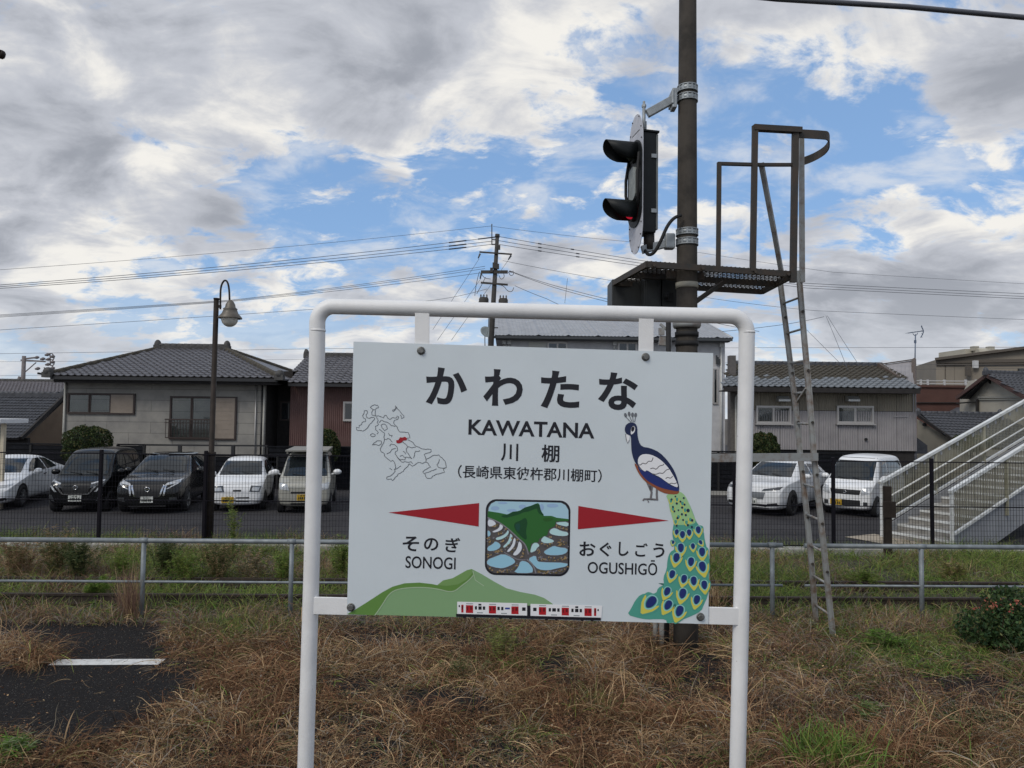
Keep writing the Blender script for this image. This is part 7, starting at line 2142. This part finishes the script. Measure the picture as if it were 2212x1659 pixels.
# --- single plants
def plant_root(name, label, cat, p, group=None):
    return thing(name, label, cat, (p.x, p.y, p.z), group)
def bushy_weed(px, py, h, spread, stems, cols, label, wts=None, name='tall_weed', cat='weed', group='tall weeds along the track', leaf=.035, per=70, width=.006):
    p = gp(px, py)
    t_ = plant_root(name, label, cat, p, group)
    n = stems; a = RNG.uniform(0, 2 * math.pi, n); root = np.array([[p.x, p.y, 0.0]] * n) + np.stack([RNG.normal(0, spread * .18, n), RNG.normal(0, spread * .18, n), np.zeros(n)], 1)
    L_ = h * RNG.uniform(.6, 1.05, n); el = math.pi / 2 - np.abs(RNG.normal(0, spread * .55, n)) / max(h, .2)
    V, Fc, T = blade_arrays(root, L_, a, el, RNG.uniform(.0, .5, n), np.full(n, width), pick(n, (OLV, TAN, cols[0]), (.4, .3, .3)), 7, .08)
    raw_mesh('stems', V, Fc, T, V_LEAF, t_)
    c = V.reshape(n, 7, 2, 3).mean(2)
    m = n * per
    si = RNG.integers(0, n, m); f = np.sqrt(RNG.uniform(.04, 1, m)) * 5.99; i = f.astype(int); fr = (f - i)[:, None]
    base = c[si, i] * (1 - fr) + c[si, np.minimum(i + 1, 6)] * fr
    LT = pick(m, cols, wts or [1] * len(cols), .25)
    V, Fc, T = blade_arrays(base, RNG.uniform(.5, 1.3, m) * leaf * 1.8, RNG.uniform(0, 2 * math.pi, m), RNG.uniform(-.2, 1.2, m), RNG.uniform(.2, 1.6, m), RNG.uniform(.6, 1.2, m) * leaf * .28, LT, 3, .1)
    raw_mesh('foliage', V, Fc, T, V_LEAF, t_)
    return t_
WD = [(120, 1252, 0.94, 0.39, 60, (OLV, (.085, .10, .035), TAN), 'olive bushy weed at the left edge beside the railing top pipe'),
      (165, 1262, 0.81, 0.41, 66, ((.06, .085, .028), OLV, DGR), 'dark green bushy weed left of the railing post, second weed from the left'),
      (40, 1255, 0.78, 0.41, 51, (TAN, (.17, .09, .06), OLV), 'reddish dry weed at the far left between the railing bars'),
      (262, 1262, 0.65, 0.29, 36, (BGR, YGR, OLV), 'yellow green weed close to the left of the railing post'),
      (352, 1262, 0.86, 0.34, 60, ((.07, .10, .03), OLV, DGR), 'dark olive weed just right of the railing post'),
      (400, 1268, 0.65, 0.34, 45, (YGR, OLV, BGR), 'pale yellow green weed midway between the railing post and the lamp foot'),
      (470, 1265, 0.81, 0.37, 60, ((.075, .10, .032), OLV, TAN), 'grey green weed in front of the street lamp foot'),
      (545, 1262, 0.59, 0.34, 39, (OLV, TAN, GRY), 'thin half dry weed right of the lamp foot'),
      (735, 1255, 0.78, 0.30, 51, (BGR, YGR, OLV), 'bright green weed at the left edge of the name board'),
      (610, 1268, .62, .30, 46, (BGR, OLV, YGR), 'fresh green weed between the lamp foot and the left frame post'),
      (205, 1300, .40, .40, 40, (BGR, YGR, GRN), 'low fresh green weed below the lower railing pipe at the left'),
      (1590, 1285, .42, .35, 46, (YGR, BGR, OLV), 'yellow green weed between the name board and the right frame post'),
      (1860, 1275, .40, .40, 50, (YGR, OLV, BGR), 'yellow green weed between the ladder and the next railing post'),
      (2060, 1262, .46, .40, 50, (OLV, YGR, TAN), 'olive weed behind the railing at the far right')]
for (x, y, h, s_, st_, co, lb) in WD:
    bushy_weed(x, y, h, s_, st_, co, lb)
# single tall weed in front of the small white car
bushy_weed(503, 1215, 1.30, .10, 9, (GRN, OLV, YGR), 'single tall upright weed in front of the small white hatchback', None, 'tall_weed', 'weed', None, .06, 60, .008)
# pale dry grass tuft at the railing post
def tuft(px, py, h, n, cols, label, name='grass_tuft', cat='grass tuft', wd=.007, lean=14, sp=.06, curl=.6, wts=None, rot=None):
    p = gp(px, py); t_ = plant_root(name, label, cat, p)
    root = np.array([[p.x, p.y, 0.0]] * n) + np.stack([RNG.normal(0, sp, n), RNG.normal(0, sp, n), np.zeros(n)], 1)
    V, Fc, T = blade_arrays(root, h * RNG.uniform(.5, 1.05, n), RNG.uniform(0, 2 * math.pi, n), R(90) - np.abs(RNG.normal(0, R(lean), n)), RNG.uniform(0, curl, n), RNG.uniform(.6, 1.3, n) * wd, pick(n, cols, wts or [1] * len(cols)), 7, .06)
    tag(raw_mesh('blades', V, Fc, T, V_LEAF, t_), kind='stuff')
    return t_
tuft(279, 1332, .78, 260, ((.30, .20, .15), (.25, .155, .12), STRAW, (.20, .12, .09)), 'pinkish dry grass tuft standing against the left railing post')
tuft(1545, 1318, .55, 80, (TAN, BRN, STRAW), 'dry brown grass tuft showing just right of the name board', lean=24)
tuft(1790, 1655, .42, 340, (BGR, YGR, GRN, (.14, .24, .05)), 'bright green grass clump at the bottom right beside the right frame post', 'green_clump', 'grass clump', .013, 34, .16, 1.2)
tuft(1290, 1530, .30, 120, (OLV, YGR, STRAW), 'small olive grass tuft among dead weeds below the name board', lean=30, sp=.12, curl=1.4)
tuft(690, 1440, .62, 40, (TAN, GRY, STRAW), 'thin dry arching stalks between the left frame post and the bare patch', lean=40, sp=.08, curl=1.6)
tuft(470, 1370, .34, 200, (GRN, YGR, OLV), 'green grass tuft above the dead weeds at the edge of the asphalt', lean=40, sp=.28, curl=1.4)
tuft(560, 1360, .30, 160, (YGR, OLV, TAN), 'yellowish grass tuft left of the left frame post', lean=40, sp=.25, curl=1.4)
bushy_weed(1085, 1430, .5, .28, 26, (OLV, YGR, (.20, .19, .07)), 'yellow green leafy weed under the middle of the name board', None, 'leafy_weed', 'weed', None, .035, 40)
bushy_weed(1000, 1470, .34, .26, 20, (OLV, (.10, .12, .05), TAN), 'dull green low weed left of the leafy weed under the board', None, 'leafy_weed', 'weed', None, .03, 40)
bushy_weed(20, 1640, .22, .3, 16, (GRN, BGR, PALE), 'small green leafy weed in the bottom left corner', None, 'leafy_weed', 'weed', None, .05, 26)
bushy_weed(1905, 1400, .26, .5, 40, (GRN, BGR, OLV), 'spreading green weed right of the ladder foot', None, 'leafy_weed', 'weed', None, .05, 40)
bushy_weed(1870, 1560, .22, .25, 16, (GRN, OLV, PALE), 'small green weed among the flattened dead grass on the right', None, 'leafy_weed', 'weed', None, .04, 30)
# broken dark stalks on the asphalt at the lower left
for (x, y, h, lb) in ((330, 1640, .34, 'leaning dry stalk fork at the lower left edge of the asphalt'), (520, 1600, .30, 'dark curled dead leaf stalk at the rim of the asphalt'), (160, 1612, .30, 'thin dry stalk sprouting at the near edge of the asphalt')):
    tuft(x, y, h, 12, (TAN, DKB, STRAW), lb, 'dry_stalk', 'dead weed', .011, 38, .05, 1.5)

# dark shrub with orange leaf tips at the right edge
p = gp(2175, 1405)
SH = plant_root('shrub', 'dark green shrub with orange pink leaf tips at the right edge', 'shrub', p)
n = 24; root = np.array([[p.x, p.y, 0.0]] * n) + RNG.normal(0, .1, (n, 3)) * np.array([1, 1, 0])
V, Fc, T = blade_arrays(root, RNG.uniform(.4, .85, n), RNG.uniform(0, 2 * math.pi, n), R(1) * RNG.uniform(40, 85, n), RNG.uniform(0, .5, n), np.full(n, .014), pick(n, (BRN, DKB), (1, 1)), 5, .1)
raw_mesh('stems', V, Fc, T, V_DEAD, SH)
m = 9000; u = RNG.normal(0, 1, (m, 3)); u /= np.linalg.norm(u, axis=1, keepdims=True); rad = RNG.uniform(.25, 1, m) ** .6
cl_ = np.array([[0, 0, .36], [.34, -.1, .34], [-.30, .05, .26], [.1, .1, .56], [.55, .1, .40], [.62, -.2, .2], [-.05, -.25, .22]]); ci = RNG.integers(0, len(cl_), m)
c = np.array([p.x, p.y, 0]) + cl_[ci] + u * rad[:, None] * np.array([.32, .30, .25]); c[:, 2] = np.maximum(c[:, 2], .03)
V, Fc, T = leaf_arrays(c, RNG.uniform(.035, .075, m), pick(m, (DGR, (.028, .062, .026), (.065, .12, .04), OLV), (.32, .26, .28, .14), .35), 0, .5)
raw_mesh('foliage', V, Fc, T, V_LEAF, SH)
m = 90; i = RNG.choice(np.where((c[:, 2] > .42) & (rad > .85))[0], 26); cc_ = np.repeat(c[i], 8, 0) + RNG.normal(0, .022, (26 * 8, 3)) + np.array([0, -.03, .03])
V, Fc, T = leaf_arrays(cc_, RNG.uniform(.025, .05, len(cc_)), pick(len(cc_), ((.50, .20, .12), (.45, .13, .10), (.52, .30, .16), (.30, .07, .06)), (.4, .25, .2, .15)), 0, .6)
raw_mesh('orange_leaf_tips', V, Fc, T, V_LEAF, SH)

# clipped round bushes by the houses
def clipped_bush(px, pytop, pybot, hw_px, Y, label, dark=1.0, flat=.8, group='clipped bushes by the houses'):
    a, b = at(px, pytop, Y), at(px, pybot, Y); w_ = hw_px * Y / F; h = a.z - max(b.z, .3); zc = max(b.z, .3) + h * .5
    t_ = thing('clipped_bush', label, 'bush', (a.x, Y, 0), group)
    MB().tube([(a.x, Y, 0), (a.x, Y, zc)], [.08, .05], 8).build('trunk', M_DWOOD, t_)
    m = 9000; u = RNG.normal(0, 1, (m, 3)); u /= np.linalg.norm(u, axis=1, keepdims=True)
    e = 2.6; k_ = (np.abs(u) ** e).sum(1) ** (-1 / e)              # squarish dome
    rad = np.where(RNG.uniform(0, 1, m) < .75, RNG.uniform(.9, 1.0, m), RNG.uniform(.5, .9, m)) + .13 * (vnoise(u[:, 0] * 4 + px, u[:, 2] * 4 + u[:, 1] * 3, 81) - .5) * 2
    c = np.array([a.x, Y, zc]) + u * (k_ * rad)[:, None] * np.array([w_, w_ * .9, h * .5])
    V, Fc, T = leaf_arrays(c, RNG.uniform(.05, .11, m), pick(m, ((.040, .066, .022), (.065, .085, .026), (.026, .044, .018), (.11, .095, .035)), (.33, .27, .22, .18), .4) * dark, 0, .6)
    raw_mesh('foliage', V, Fc, T, V_LEAF, t_)
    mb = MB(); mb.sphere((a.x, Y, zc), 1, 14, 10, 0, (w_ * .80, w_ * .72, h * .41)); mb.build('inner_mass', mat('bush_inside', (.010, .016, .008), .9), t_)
clipped_bush(189, 921, 1010, 44, 26.6, 'clipped round bush in front of the grey house at the left')
clipped_bush(700, 930, 1010, 32, 26.4, 'clipped bush in front of the red house right of the left frame post')
clipped_bush(1650, 934, 1010, 31, 26.4, 'clipped bush in front of the corrugated house right of the right frame post')
clipped_bush(1766, 1016, 1070, 20, 25.6, 'low dark bush behind the white crossover and the white box van', .8)
clipped_bush(2098, 940, 975, 36, 27.2, 'olive rounded bush top just above the footbridge stairs rail', 1.2)
# sparse twigs on the rail by the grey house
tuft(330, 1075, 1.0, 60, (BRN, OLV, DGR), 'thin brownish climbing twigs on the rail before the grey house', 'climber', 'climber', .02, 30, .5, 1.2)
